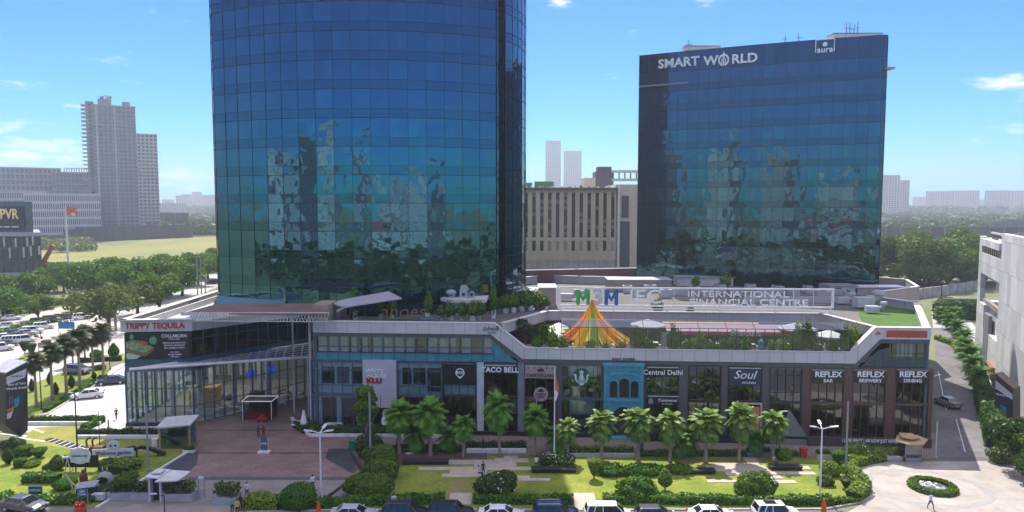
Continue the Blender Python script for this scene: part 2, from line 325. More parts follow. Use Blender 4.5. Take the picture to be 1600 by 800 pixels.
# drive in front of the plaza
drive = brickmat('grey_drive', (.22, .205, .195), (.25, .235, .225), (.14, .13, .125), 4, 4, .02, 'xy', .85, 0, 1.0)
gsheet('driveway', [(120, 800), (168, 786), (300, 700), (330, 746), (560, 746), (545, 770), (495, 790), (480, 800)], .008, drive)
gsheet('forecourt', [(140, 810), (210, 787), (375, 790), (385, 810)], .012, mat('pink_paving', (.30, .25, .235), .85, scale=.4))
pave_red = brickmat('red_paving', (.215, .145, .135), (.26, .18, .165), (.10, .075, .07), 1.2, .6, .025, 'xy', .7, .5)
gsheet('plaza', [(290, 745), (305, 668), (345, 655), (480, 618), (480, 500), (520, 500), (545, 672), (548, 700), (578, 746)], .012, pave_red)
gsheet('promenade', [(545, 668), (1462, 676), (1462, 716), (560, 710)], .009, brickmat('promenade_paving', (.225, .17, .16), (.27, .21, .20), (.12, .09, .085), 1.5, .5, .03, 'xy', .75, .5))
dpv = brickmat('slate_paving', (.05, .06, .075), (.065, .075, .09), (.03, .035, .04), .8, .8, .03, 'xy', .6)
gsheet('slate_ramp', [(260, 742), (250, 725), (300, 700), (310, 708), (308, 724), (292, 742)], .017, dpv)
gsheet('slate_strip', [(513, 701), (545, 701), (562, 735), (551, 740), (508, 716)], .017, dpv)
lines_on('plaza_drain', [((304, 708), (513, 708)), ((302, 673), (484, 672))], .28, .021, black)
lines_on('drive_kerb', [((292, 748), (556, 748))], .8, .014, mat('dark_kerb', (.09, .09, .1), .8))
# lawns
gsheet('garden_lawn', [(548, 793), (560, 712), (905, 713), (1330, 714), (1348, 716), (1330, 735), (1344, 764), (1356, 778), (1290, 794)], .02, lawn)
gsheet('garden_soil', [(552, 735), (560, 708), (760, 708), (762, 722), (640, 724), (600, 735)], .024, mat('bare_soil', (.13, .095, .065), .95, scale=.5, bump=.3))
gsheet('worn_lawn', [(700, 785), (696, 770), (712, 748), (730, 748), (740, 770), (736, 785)], .024, mat('worn_lawn', (.27, .2, .09), .95, scale=.5, col2=(.2, .2, .05)))
gsheet('worn_track', [(1060, 716), (1250, 716), (1240, 722), (1060, 724)], .024, mat('worn_lawn', (.27, .2, .09)))
gsheet('left_garden_lawn', [(-60, 790), (-60, 690), (30, 690), (120, 700), (190, 686), (300, 686), (302, 700), (200, 760), (145, 792)], .02, lawn)
gsheet('dry_lawn', [(28, 689), (55, 668), (120, 665), (190, 684), (120, 703)], .026, lawndry)
# sunlit drop-off area at the left wing
gsheet('drop_off', [(40, 675), (40, 640), (95, 612), (150, 585), (190, 568), (290, 548), (290, 660), (215, 676), (120, 690)], .012, plaza_white)
gsheet('palm_lawn', [(38, 652), (38, 605), (95, 582), (150, 578), (176, 575), (160, 592), (74, 645)], .028, lawn)
gsheet('verge', [(24, 572), (32, 556), (90, 552), (78, 572)], .028, lawndry)
gsheet('shrub_verge', [(122, 566), (150, 556), (195, 552), (195, 563)], .028, lawndry)
gsheet('median', [(-10, 522), (140, 482), (160, 484), (0, 529)], .016, mat('median_grass', (.16, .2, .05), .95))
gsheet('verge_strip', [(-10, 492), (95, 474), (110, 476), (0, 503)], .016, mat('median_grass', (.16, .2, .05), .95))
# stepped path with dark and white bays
mb = MB(); a, b, c, d = G(68, 688), G(80, 684), G(145, 700), G(132, 707)
for i in range(8):
    t0 = i/8; t1 = (i+.82)/8
    q = [a.lerp(d, t0), b.lerp(c, t0), b.lerp(c, t1), a.lerp(d, t1)]
    mb.add([(p.x, p.y, .034) for p in q], [(0, 1, 2, 3)])
struct('path_slabs', mb, black)
sheet('path', [a, b, c, d], .030, white)
lines_on('path_edge', [((0, 678), (42, 682)), ((30, 684), (70, 690)), ((45, 668), (68, 676))], .35, .03, white)
# right drive, ring and side road
ringm = brickmat('ring_concrete', (.38, .345, .31), (.42, .385, .35), (.27, .25, .23), 3.2, 3.2, .02, 'xy', .85, 0, .9)
gsheet('side_road', [(1462, 726), (1461, 545), (1458, 512), (1490, 512), (1520, 560), (1545, 640), (1562, 726)], .006, asph)
gsheet('ring_drive', [(1300, 815), (1352, 784), (1348, 766), (1334, 740), (1345, 730), (1385, 721), (1600, 720), (1680, 760), (1680, 815)], .012, ringm)
mb = MB(); c = G(1448, 762)
n = 64
for i in range(n):
    a0 = 2*math.pi*i/n; a1 = 2*math.pi*(i+1)/n
    r0, r1 = 4.3, 5.2
    mb.add([(c.x+r*1.25*math.cos(a), c.y+r*math.sin(a), .018) for r, a in ((r0, a0), (r1, a0), (r1, a1), (r0, a1))], [(0, 1, 2, 3)])
struct('ring_marking', mb, mat('ring_band', (.33, .32, .31), .85))
lines_on('side_road_line', [((1508, 706), (1494, 655)), ((1478, 640), (1466, 580))], .12, .012, roadpaint)
gsheet('side_walk', [(1530, 560), (1552, 540), (1600, 655), (1640, 720), (1560, 700)], .01, plaza_white)
gsheet('back_lane', [(1458, 512), (1455, 482), (1500, 478), (1560, 560), (1530, 565), (1495, 512)], .008, road_pale)
def kerb(name, pxs, m=None, h=.13, wd=.25):
    mb = MB(); pts = [Vector(G(*p)) for p in pxs]
    for p, q in zip(pts[:-1], pts[1:]):
        d = (q-p).normalized(); s_ = Vector((-d.y, d.x, 0))*wd/2
        mb.prism([(v.x, v.y) for v in (p-s_, q-s_, q+s_, p+s_)], 0, h)
    return struct(name, mb, m or concrete)
kerb('kerb', [(385, 801), (560, 797), (900, 798), (1290, 796), (1345, 786), (1362, 776), (1348, 762), (1331, 737), (1345, 727), (1385, 719)])
kerb('plaza_kerb', [(302, 702), (205, 762), (150, 795)], white, .2)
kerb('lawn_kerb', [(545, 702), (566, 738), (552, 748), (495, 790)], dark, .2)
kerb('drop_off_kerb', [(40, 652), (74, 648), (165, 592), (200, 568)], concrete)
kerb('planter_edge', [(456, 655), (470, 672), (485, 682), (560, 682), (690, 683)], white, .35, .35)
# garden stone slabs
mb = MB()
for (x0, x1, y0, y1) in [(788, 809, 713, 716.4), (772, 826, 717, 723), (740, 807, 723.2, 729.6), (740, 830, 730, 735.4), (810, 860, 748, 752), (806, 828, 744, 747.8),
                         (696, 771, 719, 726), (653, 739, 730.2, 735.2), (702, 760, 735.6, 740.6), (690, 760, 741, 746), (641, 662, 718, 721), (700, 736, 771, 789), (900, 936, 771, 799),
                         (1106, 1152, 750, 754.6), (1116, 1188, 724.5, 728), (1168, 1188, 716, 724.3), (1108, 1204, 728.2, 737.6), (1136, 1195, 738, 743.6), (1195, 1276, 737.8, 742.4), (1254, 1268, 729, 734),
                         (1172, 1224, 744, 748.6), (1158, 1246, 751, 756)]:
    a = G(x0, y1); b = G(x1, y1); c = G(x1, y0); mb.box(a.x, a.y, 0, b.x, c.y, .07+random.uniform(0, .01))
struct('stone_slab_path', mb, stone)
for (x0, x1, y, lab) in [(629, 700, 727, 'dark stone bench on the bare soil near the shaded lawn'), (831, 900, 740, 'dark stone bench below the flagpole with a person sitting on it'),
                    (1077, 1118, 742, 'dark stone bench in the sunny garden without anyone on it'), (1206, 1254, 736, 'dark stone bench in the sunny garden with a man on its end')]:
    a = G(x0, y); b = G(x1, y); t = thing('stone_bench', lab, 'bench', (a.x, a.y, 0), 0, 'dark stone benches in the garden')
    MB().box(a.x, a.y+.08, 0, b.x, a.y+.9, .38).build('base', black, t); MB().box(a.x-.05, a.y, .38, b.x+.05, a.y+1, .5).build('seat', dark, t)
# ================================================================== TOWERS
def outline_panes(pts, spacing):
    """walk a polyline, return points every `spacing` (corner points kept)"""
    out = []
    for a, b in zip(pts[:-1], pts[1:]):
        a = Vector(a); b = Vector(b); L_ = (b-a).length; n = max(1, round(L_/spacing))
        for i in range(n): out.append(a.lerp(b, i/n))
    out.append(Vector(pts[-1])); return out
def arc3(p, q, r, n):
    """points on the circle through three plan points"""
    (ax, ay), (bx, by), (cx, cy) = p, q, r
    d = 2*(ax*(by-cy)+bx*(cy-ay)+cx*(ay-by)); ux = ((ax*ax+ay*ay)*(by-cy)+(bx*bx+by*by)*(cy-ay)+(cx*cx+cy*cy)*(ay-by))/d
    uy = ((ax*ax+ay*ay)*(cx-bx)+(bx*bx+by*by)*(ax-cx)+(cx*cx+cy*cy)*(bx-ax))/d
    R = math.hypot(ax-ux, ay-uy); a0 = math.atan2(ay-uy, ax-ux); a1 = math.atan2(cy-uy, cx-ux); am = math.atan2(by-uy, bx-ux)
    while a1-a0 > math.pi: a1 -= 2*math.pi
    while a1-a0 < -math.pi: a1 += 2*math.pi
    return [(ux+R*math.cos(a0+(a1-a0)*i/n), uy+R*math.sin(a0+(a1-a0)*i/n)) for i in range(n+1)]
def tower(root, segs, z0, z1, fh, spand, gl, gls, mull, topband=None, tilt=.02):
    """segs: closed outline as list of plan points (ccw seen from above). panes face outward."""
    n = len(segs); cx = sum(p[0] for p in segs)/n; cy = sum(p[1] for p in segs)/n
    # core so nothing shows through gaps
    core = [(cx+(p[0]-cx)*.985, cy+(p[1]-cy)*.985) for p in segs]
    MB().prism(core, z0, z1-.3).build('core', dark, root)
    k = 0; z = z0
    mg = MB()
    zs = []
    while z < z1-.5:
        top = min(z+fh, z1); zs.append((z, top)); z = top
    for fi, (za, zb) in enumerate(zs):
        blank = topband is not None and za >= topband-.1
        pv = MB(); ps = MB()
        for i in range(n):
            a = segs[i]; b = segs[(i+1) % n]; dx, dy = b[0]-a[0], b[1]-a[1]; ln = math.hypot(dx, dy)
            if ln < .05: continue
            nx, ny = dy/ln, -dx/ln
            def pane(mb, u0, u1, q0, q1, amt):
                o = [random.uniform(-amt, amt) for _ in range(3)]; oo = [o[0], o[1], o[1]+o[2]-o[0]+0, o[2]]
                vs = []
                for (u, q), w_ in zip(((u0, q0), (u1, q0), (u1, q1), (u0, q1)), oo):
                    vs.append((a[0]+dx*u+nx*w_, a[1]+dy*u+ny*w_, q))
                mb.add(vs, [(0, 1, 2, 3)])
            if blank: pane(ps, 0, 1, za, zb, tilt*.5); continue
            pane(ps, 0, 1, za, za+spand, tilt*.5)
            if ln > 2.0 and random.random() < .62:
                pane(pv, 0, .5, za+spand, zb, tilt); pane(pv, .5, 1, za+spand, zb, tilt)
            else: pane(pv, 0, 1, za+spand, zb, tilt)
            if random.random() < .14 and ln > 2:        # opening lights
                h0 = za+spand+random.choice([.9, 1.6])
                mg.add([(a[0]+dx*u+nx*.05, a[1]+dy*u+ny*.05, q) for u, q in ((.5, h0), (1, h0), (1, h0+.05), (.5, h0+.05))], [(0, 1, 2, 3)])
        if pv.f: pv.build('storey_glazing', gl, root)
        ps.build('spandrel_band', gls, root)
        # horizontal transoms
        for zz, t_ in ((za, .04), (za+spand, .02)):
            if blank and zz != za: continue
            for i in range(n):
                a = segs[i]; b = segs[(i+1) % n]; dx, dy = b[0]-a[0], b[1]-a[1]; ln = math.hypot(dx, dy)
                if ln < .05: continue
                nx, ny = dy/ln*.07, -dx/ln*.07
                mg.prism([(a[0], a[1]), (b[0], b[1]), (b[0]+nx, b[1]+ny), (a[0]+nx, a[1]+ny)], zz-t_, zz+t_)
    for i in range(n):
        a = segs[i-1]; p = segs[i]; b = segs[(i+1) % n]; tx, ty = b[0]-a[0], b[1]-a[1]; l = math.hypot(tx, ty)
        if l < .05: continue
        tx, ty = tx/l*.025, ty/l*.025; nx, ny = ty/.025*.06, -tx/.025*.06
        mg.prism([(p[0]-tx, p[1]-ty), (p[0]+tx, p[1]+ty), (p[0]+tx+nx, p[1]+ty+ny), (p[0]-tx+nx, p[1]-ty+ny)], z0, z1)
    mg.build('mullion_grid', mat('mullion_dark', (.01, .02, .03), .4), root)
T1_G = towerglass('tower_glass_blue', (.055, .150, .205), (.075, .185, .24), .5, .42)
T1_S = towerglass('tower_spandrel_blue', (.046, .130, .178), (.055, .148, .195), .3, .4)
front = arc3((-46.9, 112.2), (-24, 105.0), (-2.5, 110.0), 17)
right = arc3((-1.0, 111.6), (2.0, 119), (1.2, 130), 9)
back = arc3((1.2, 130), (-22, 141), (-45, 131), 14)
left = arc3((-45, 131), (-49.2, 121.5), (-46.9, 112.2), 8)
seg1 = front+[(-2.45, 113.6), (-1.1, 113.9)]+right+back[1:]+left[1:-1]
t1 = thing('office_tower', 'tall curved blue glass office tower rising out of the picture over the podium', 'tower', (-22, 120, 13.2))
tower(t1, seg1, 13.25, 97.25, 4.2, 1.35, T1_G, T1_S, None, tilt=.016)
# glass skirt at its left foot
mb = MB(); sk = [p for p in left[4:]+front[1:6]]
for a, b in zip(sk[:-1], sk[1:]):
    mb.add([(a[0]*1.012+.2, a[1]-1.6, 13.4), (b[0]*1.012+.2, b[1]-1.6, 13.4), (b[0], b[1]-.15, 15.3), (a[0], a[1]-.15, 15.3)], [(0, 1, 2, 3)])
mb.build('skirt_glazing', T1_S, t1)
# tower two
ang2 = math.atan2(133.3-151.2, 69.3-27.2)
f2 = arc3((27.0, 151.8), (47.8, 141.6), (69.0, 133.2), 22)
seg2 = f2+[(69.9, 133.6), (70.6, 134.8)]+outline_panes([(70.9, 136.2), (71.5, 150), (66, 166)], 2.6)+outline_panes([(64, 168), (36, 174)], 2.6)+[(33, 172)]+outline_panes([(30.5, 167), (28.2, 156), (27.4, 153)], 2.2)
t2 = thing('office_block', 'broad dark blue glass office block with white company lettering along its top', 'tower', (48, 150, 13.2))
T2_G = towerglass('block_glass_blue', (.050, .120, .155), (.068, .15, .185), .5, .42)
T2_S = towerglass('block_spandrel_blue', (.040, .095, .122), (.046, .11, .14), .3, .4)
tower(t2, seg2, 13.25, 61.25, 4.0, 1.3, T2_G, T2_S, None, topband=57.2, tilt=.014)
mb = MB()
c2x = sum(p[0] for p in seg2)/len(seg2); c2y = sum(p[1] for p in seg2)/len(seg2)
mb.prism([(c2x+(p[0]-c2x)*.99, c2y+(p[1]-c2y)*.99) for p in seg2], 60.9, 61.25)
mb.build('roof_slab', lgrey, t2)
def on_t2(px, py):
    d = ray(px, py); best = None
    for a, b in zip(f2[:-1], f2[1:]):
        ex, ey = b[0]-a[0], b[1]-a[1]; den = d.x*ey-d.y*ex
        t = (a[0]*ey-a[1]*ex)/den; u = (a[0]*d.y-a[1]*d.x)/(ex*d.y-ey*d.x) if False else ((d.x*t-a[0])*ex+(d.y*t-a[1])*ey)/(ex*ex+ey*ey)
        if -.001 <= u <= 1.001 and t > 0: return Vector((d.x*t, d.y*t, CH+d.z*t)), math.atan2(ey, ex)
    return None, None
# ledge on the left part
mb = MB()
for a, b in zip(f2[:5], f2[1:6]):
    mb.prism([(a[0], a[1]), (b[0], b[1]), (b[0]-.05, b[1]-.5), (a[0]-.05, a[1]-.5)], 54.6, 54.85)
mb.box(69.3, 132.4, 54.9, 70.9, 134.4, 55.2)
mb.build('ledge', grey, t2)
letw = mat('white_letters', (.85, .86, .88), .4)
p1_, a1_ = on_t2(1062, 98); p2_, _ = on_t2(1156, 93)
sw = thing('rooftop_sign', 'large white SMART WORLD lettering near the top of the dark glass block', 'sign', (p1_.x, p1_.y, p1_.z))
def sidew(px, py, s, size, parent, bold=.03, sx=1.0, m=letw, nm='lettering'):
    p, a = on_t2(px, py); n_ = Vector((math.sin(a), -math.cos(a), 0)); return text(parent, s, p+n_*.25, size, m, a, 'CENTER', .08, bold, sx, nm)
sidew(1060.5, 98.5, 'SMART', 2.5, sw, .03, 1.06); sidew(1111, 95.5, 'W', 2.5, sw, .03, 1.06); sidew(1163.5, 92, 'RLD', 2.5, sw, .03, 1.06)
p, a = on_t2(1131, 94); n_ = Vector((math.sin(a), -math.cos(a), 0)); p = p+n_*.25
mb = MB(Matrix.Translation(p) @ Matrix.Rotation(a, 4, 'Z'))
for i in range(24):
    a0, a1 = 2*math.pi*i/24, 2*math.pi*(i+1)/24
    if 14 < i < 22 and i in (17, 18): continue
    mb.xz([(.75*math.cos(a0), .85*math.sin(a0)), (1.08*math.cos(a0), 1.2*math.sin(a0)), (1.08*math.cos(a1), 1.2*math.sin(a1)), (.75*math.cos(a1), .85*math.sin(a1))], -.06, .06)
mb.xz([(-.12, -1.2), (.12, -1.2), (.12, 1.3), (0, 1.8), (-.12, 1.3)], -.08, .08); mb.xz([(-.42, -.9), (-.28, -.9), (-.28, .5), (-.42, .2)], -.08, .08); mb.xz([(.42, -.9), (.28, -.9), (.28, .5), (.42, .2)], -.08, .08)
mb.build('emblem', letw, sw)
p, a = on_t2(1289, 72); n_ = Vector((math.sin(a), -math.cos(a), 0))
au = thing('rooftop_emblem', 'small white framed aura emblem at the top right of the dark glass block', 'sign', p)
M_ = Matrix.Translation(p+n_*.25) @ Matrix.Rotation(a, 4, 'Z'); mb = MB(M_)
mb.box(-1.7, -.05, -1.1, -1.55, .05, 1.3); mb.box(1.55, -.05, -1.1, 1.7, .05, 1.3); mb.box(-1.55, -.05, 1.15, 1.55, .05, 1.3); mb.build('frame', letw, au)
MB(M_).cyl((0, -.05, .3), (0, .05, .3), .42, n=16).build('disc', letw, au)
sidew(1289, 78, 'aura', 1.5, au, .02, 1.05)
# roof plant of tower two
for (px, py, w_, h_, nm) in [(1100, 77, 3.6, .8, 'left'), (1345, 60, 4.5, .7, 'right')]:
    p, a = on_t2(px, py+6)
    o = thing('plant_room', 'low pale plant box on the '+nm+' end of the dark block roof', 'plant room', (p.x, p.y+2, 61.25))
    MB().box(p.x-w_, p.y+1, 61.25, p.x+w_, p.y+4, 61.25+h_).build('wall', offw, o); MB().box(p.x-w_-.1, p.y+.9, 61.25+h_, p.x+w_+.1, p.y+4.1, 61.4+h_).build('roof', mat('rust_roof', (.25, .13, .1)), o)
for i, (px, h_, lab) in enumerate([(1078, 1.7, 'short antenna above the S of the rooftop lettering'), (1082, 1.2, 'thin whip antenna beside the left roof box'), (1328, 2.3, 'thick mast left of the mast cluster'), (1333, 2.2, 'leaning mast second in the cluster'),
                                   (1339, 1.9, 'thin mast with curved tip in the cluster'), (1345, 2.2, 'rightmost mast of the rooftop cluster'), (1231, .9, 'short bent lamp on the roof edge, left one'), (1253, 1.0, 'short bent lamp on the roof edge by the emblem')]):
    p, a = on_t2(px, 75); o = MB().cyl((p.x, p.y+1.5, 61.2), (p.x+random.uniform(-.2, .2), p.y+1.5, 61.25+h_+.8), .09, .05, 6).cyl((p.x-.5, p.y+1.5, 61.4+h_*.8), (p.x+.5, p.y+1.5, 61.4+h_*.8), .05, .05, 5).build('antenna', dark)
    tag(o, lab, 'antenna', 'masts on the dark block roof')
# ================================================================== PODIUM (main mall front), built in its own frame: x along the front, y inwards
P0 = Vector((-26.2, 92.0, 0)); ANG = math.atan2(-5.0, 78.4); FM = Matrix.Translation(P0) @ Matrix.Rotation(ANG, 4, 'Z'); FMi = FM.inverted()
def F(px, py, v=0.0):
    d = ray(px, py); o = Vector((0, 0, CH)); nrm = Matrix.Rotation(ANG, 3, 'Z') @ Vector((0, 1, 0)); q = P0+nrm*v
    t = (q-o).dot(nrm)/d.dot(nrm); r = FMi @ (o+d*t); return r.x, r.z
def U(px, py=600, v=0): return F(px, py, v)[0]
def Z(px, py, v=0): return F(px, py, v)[1]
def fthing(name, label, cat, u, v, z, group=None):
    p = FM @ Vector((u, v, z)); return thing(name, label, cat, p, ANG, group)
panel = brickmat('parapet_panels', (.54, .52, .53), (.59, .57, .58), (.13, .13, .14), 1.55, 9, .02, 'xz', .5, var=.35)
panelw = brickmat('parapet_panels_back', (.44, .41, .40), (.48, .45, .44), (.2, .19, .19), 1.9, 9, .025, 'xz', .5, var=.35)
fascia = mat('dark_fascia', (.10, .105, .125), .4, var=.1, scale=.3)
teal = mat('teal_spandrel', (.05, .26, .34), .3, .2, scale=.5, var=.2)
curtain = mat('lilac_curtain', (.52, .48, .52), .8, scale=1.2, vecscale=(9, 1, .3), var=.25)
whitew = mat('white_inner_wall', (.78, .82, .86), .6, var=.05)
frm = mat('blue_grey_frame', (.07, .10, .13), .4)
G_clear = glassmat('clear_glass', (.82, .90, .93), .08); G_dark = glassmat('dark_glass', (.16, .18, .19), .10); G_brown = glassmat('bronze_glass', (.62, .42, .33), .10)
G_teal = glassmat('teal_glass', (.3, .5, .55), .2); G_screen = glassmat('screen_glass', (.86, .9, .9), .04)
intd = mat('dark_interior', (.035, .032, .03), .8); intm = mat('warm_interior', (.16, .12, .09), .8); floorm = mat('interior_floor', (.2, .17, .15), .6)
pod = thing('shopping_podium', 'long low shopping podium with pale parapets and glass shop fronts under the towers', 'building', P0, ANG)
UE = 78.56; ZT = 14.5; ZL = 11.35
uA, uB = U(773, 512), U(822, 560); uC, uD = U(1327, 562), U(1366, 520)
def lb(mb, *a): return mb.box(*a)
# roof slabs (three pieces), terrace floor, back walls
def wl(p): r = FMi @ Vector((p[0], p[1], 0)); return (r.x, r.y)
roofm = mat('roof_membrane', (.13, .128, .125), .85, scale=.15, var=.2)
r1 = [(.3, .3), (uA-.3, .3), (uB-.5, 11.2), (uC+1, 11.2), (uD+.3, .3), (UE-.3, .3)]+[wl(p) for p in [(63.6, 110), (60.2, 117.4), (66, 125), (75.3, 131), (80.4, 144), (77, 156), (20, 172), (-24, 175), (-40, 140), (-24.6, 108)]]
MB().prism(r1, 13.0, 13.2).build('roof', roofm, pod, False)
MB().prism([(uA-6, 2), (uA+2, .3), (uC+4, .3), (uD, 11.2), (uA-6, 11.2)], 10.0, 10.25).build('terrace_floor', mat('terrace_tiles', (.30, .27, .24), .7, scale=.6), pod, False)
mb = MB(); lb(mb, uA-6, 11.2, 10.25, uD+1, 11.5, 13.0); mb.build('terrace_back_wall', mat('terrace_wall', (.10, .085, .08), .8), pod, False)  # wall coloured dark to stand for the shaded opening behind the terrace
# parapet ribbon
def ribbon(mb, pts, th, y0, y1):
    top = pts; n = len(pts); bot = []
    for i, p in enumerate(pts):
        a = Vector(pts[max(0, i-1)]); b = Vector(pts[min(n-1, i+1)]); c = Vector(p)
        d0 = (c-a).normalized() if i > 0 else (b-c).normalized(); d1 = (b-c).normalized() if i < n-1 else d0
        m_ = (d0+d1).normalized(); nn = Vector((m_.y, -m_.x)); k = th/max(.4, nn.dot(Vector((d1.y, -d1.x)))); bot.append((c.x+nn.x*k, c.y+nn.y*k))
    for i in range(n-1): mb.xz([top[i], bot[i], bot[i+1], top[i+1]], y0, y1)
    return bot
mb = MB(); path_ = [(0, ZT), (uA, ZT), (uB, ZL), (uC, ZL), (uD, ZT), (UE, ZT)]; bot = ribbon(mb, path_, 1.42, -.35, .25); mb.build('parapet', panel, pod, False)
mb = MB(); ribbon(mb, [(p[0], p[1]-.001) for p in bot], .55, -.12, .3); mb.build('fascia', fascia, pod, False)
mb = MB(); ribbon(mb, [(p[0], p[1]+.07) for p in path_], .07, -.42, .55); mb.build('coping', mat('pale_coping', (.6, .58, .57), .5), pod, False)
# side and back parapets as plan walls
def wall_path(mb, pts, z0, z1, th=.4):
    for a, b in zip(pts[:-1], pts[1:]):
        a = Vector((a[0], a[1])); b = Vector((b[0], b[1])); d = (b-a).normalized(); s_ = Vector((-d.y, d.x))*th/2; a2 = a-d*th*.45; b2 = b+d*th*.45
        mb.prism([tuple(a2-s_), tuple(b2-s_), tuple(b2+s_), tuple(a2+s_)], z0, z1)
mb = MB(); wall_path(mb, [(uA+1.2, .45), (uB+2.5, 11.0), (uC+.5, 11.0), (uC+.5, 11.02)], 13.15, ZT-.02); wall_path(mb, [(uC+.5, 11.0), (uD+.3, .5)], 13.15, ZT-.02); mb.build('terrace_parapet', panelw, pod, False)
mb = MB(); wall_path(mb, [(uA+1.2, .45), (uB+2.5, 11.0), (uC+.5, 11.0), (uD+.3, .5)], ZT-.02, ZT+.06, .7); mb.build('coping', MATS['pale_coping'], pod, False)
mb = MB(); rp = [(UE-.2, .5)]+[wl(p) for p in [(63.6, 110), (60.2, 117.4)]]; wall_path(mb, rp, 12.9, ZT-.02, .5); wall_path(mb, [wl(p) for p in [(60.2, 117.4), (52, 119.5), (40, 120)]], 13.2, 14.2, .4); mb.build('side_parapet', panelw, pod, False)
mb = MB(); wall_path(mb, rp, ZT-.02, ZT+.06, .9); mb.build('coping', MATS['pale_coping'], pod, False)
# right red-brown sign strip and side wall
mb = MB(); lb(mb, U(1383, 519), -.40, Z(1383, 526), UE-.5, -.36, Z(1383, 515.5)); mb.build('red_band', mat('red_band', (.42, .07, .03), .5), pod, False)
mb = MB(); lb(mb, UE-.3, .3, 0, UE, 22, 12.9); mb.build('side_wall', mat('side_wall', (.30, .29, .30), .7), pod, False)
# slabs and piers
mb = MB(); lb(mb, 0, .05, 9.0, UE, 8, 9.4); lb(mb, 0, .05, 4.55, UE, 8, 4.85); lb(mb, 0, 0, 0, UE, 8, .12); mb.build('floor_slab', mat('slab_edge', (.16, .17, .19), .6), pod, False)
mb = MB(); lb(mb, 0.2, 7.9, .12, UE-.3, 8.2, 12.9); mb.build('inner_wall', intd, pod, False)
# upper glass storey, left (lilac blinds) and right
mb = MB(); x = .5
ul = U(745, 540)
mb2 = MB()
while x < uA-1.0:
    wd = 1.44
    if random.random() < .86: mb.box(x+.06, .3, 10.45, x+wd*random.choice([1, 1, .55, .8])-.06, .36, 12.5)
    x += 1.47
mb.build('blind', curtain, pod, False)
mb = MB(); lb(mb, .35, .2, 10.4, uA-.4, .24, 12.55); mb.build('upper_window', G_clear, pod, False)
mb = MB(); lb(mb, .3, .02, 9.4, uA+1.2, .22, 10.38)
mb.xz([(uA-.4, 10.38), (uA+1.2, 10.38), (uA+.4, 11.9), (uA-.4, 12.5)], .1, .22); mb.xz([(uA+1.2, 9.4), (uB-1.0, 9.4), (uB-2.0, 10.0), (uA+1.2, 11.6)], .02, .2); mb.build('spandrel', teal, pod, False)
mb = MB(); x = .35
while x < uA+1.8:
    mb.box(x-.035, -.06, 9.42, x+.035, .02, 12.55 if x < uA-.3 else 10.9); x += 1.47
lb(mb, .3, -.05, 11.15, uA-.3, .19, 11.22); lb(mb, .3, -.07, 10.36, uA, .0, 10.43); lb(mb, .3, -.07, 9.36, uB-1, .0, 9.43); mb.build('mullion', frm, pod, False)
ur0 = U(1390, 545); 
mb = MB(); lb(mb, ur0, .02, 9.5, UE-.3, .2, 10.6); mb.xz([(uC+1.5, 9.5), (ur0, 9.5), (ur0, 12.0), (uD+.6, 11.6)], .02, .2); mb.build('spandrel', mat('slate_teal', (.06, .10, .11), .25, .3), pod, False)
mb = MB(); lb(mb, ur0, .1, 10.6, UE-.3, .14, 12.45); mb.build('upper_window', G_clear, pod, False)
mb = MB(); x = ur0+.1
i = 0
while x < UE-.8:
    if i not in (0, 3): mb.box(x, .4, 10.7 if i % 3 else 11.2, x+.85, .45, 12.4)
    x += 1.0; i += 1
mb.build('blind', mat('cream_blind', (.6, .6, .55), .8), pod, False)
mb = MB(); x = uC+2.2
while x < UE:
    mb.box(x-.03, -.05, 9.5, x+.03, .02, min(12.45, 9.9+(x-uC-2.2)*.9 if x < ur0 else 12.45)); x += 1.0
lb(mb, ur0, -.06, 11.2, UE-.3, .0, 11.26); lb(mb, ur0-.6, -.06, 10.56, UE-.3, .0, 10.63); mb.build('mullion', frm, pod, False)
mb = MB(); lb(mb, 0, -.05, 0, .35, .3, 12.55); lb(mb, UE-.35, -.05, 0, UE-.02, .28, 12.55); mb.build('corner_post', frm, pod, False)
# ---- storefront bays ------------------------------------------------------------
def bay(pxa, pxb, label, glass, frame_m, inner, nv=4, zt=9.35, zmid=4.7, sill=.25, top_h=None, inner_wall=None, vcol=None, hlines=None, depth=5.0, piers=True):
    a, b = U(pxa), U(pxb); f = MB()
    f.box(a-.08, -.1, .1, a+.08, .28, zt).box(b-.08, -.1, .1, b+.08, .28, zt).box(a, -.09, zt-.12, b, .27, zt).box(a, -.09, zmid-.14, b, .27, zmid+.14).box(a, -.08, .1, b, .27, sill)
    for i in range(1, nv): x = a+(b-a)*i/nv; f.box(x-.03, -.04, sill, x+.03, .1, zt-.1)
    for hz in (hlines or []): f.box(a, -.03, hz-.04, b, .09, hz+.04)
    fr = f.build('shop_front', frame_m, pod, False); tag(fr, label)
    g = MB().box(a+.08, .12, sill, b-.08, .15, zmid-.14).box(a+.08, .12, zmid+.14, b-.08, .15, zt-.12); g.build('window', glass, fr, False)
    r = MB(); r.box(a-.02, .3, .12, a+.02, depth, 9.0); r.box(b-.02, .3, .12, b+.02, depth, 9.0); r.box(a, depth, .12, b, depth+.1, 9.0)
    # furniture and clutter seen through the glass
    r.build('interior_wall', inner, fr, False)
    c = MB()
    for fl in (.12, 4.86):
        for k in range(int((b-a)*1.1)):
            x = random.uniform(a+.6, b-.6); y = random.uniform(.8, depth-.6)
            c.box(x-.35, y-.35, fl, x+.35, y+.35, fl+.72) if random.random() < .5 else c.box(x-.2, y-.2, fl, x+.2, y+.2, fl+1.0)
    if c.f: c.build('furniture', random.choice([lgrey, wood, grey, brown]), fr, False)
    return a, b, fr
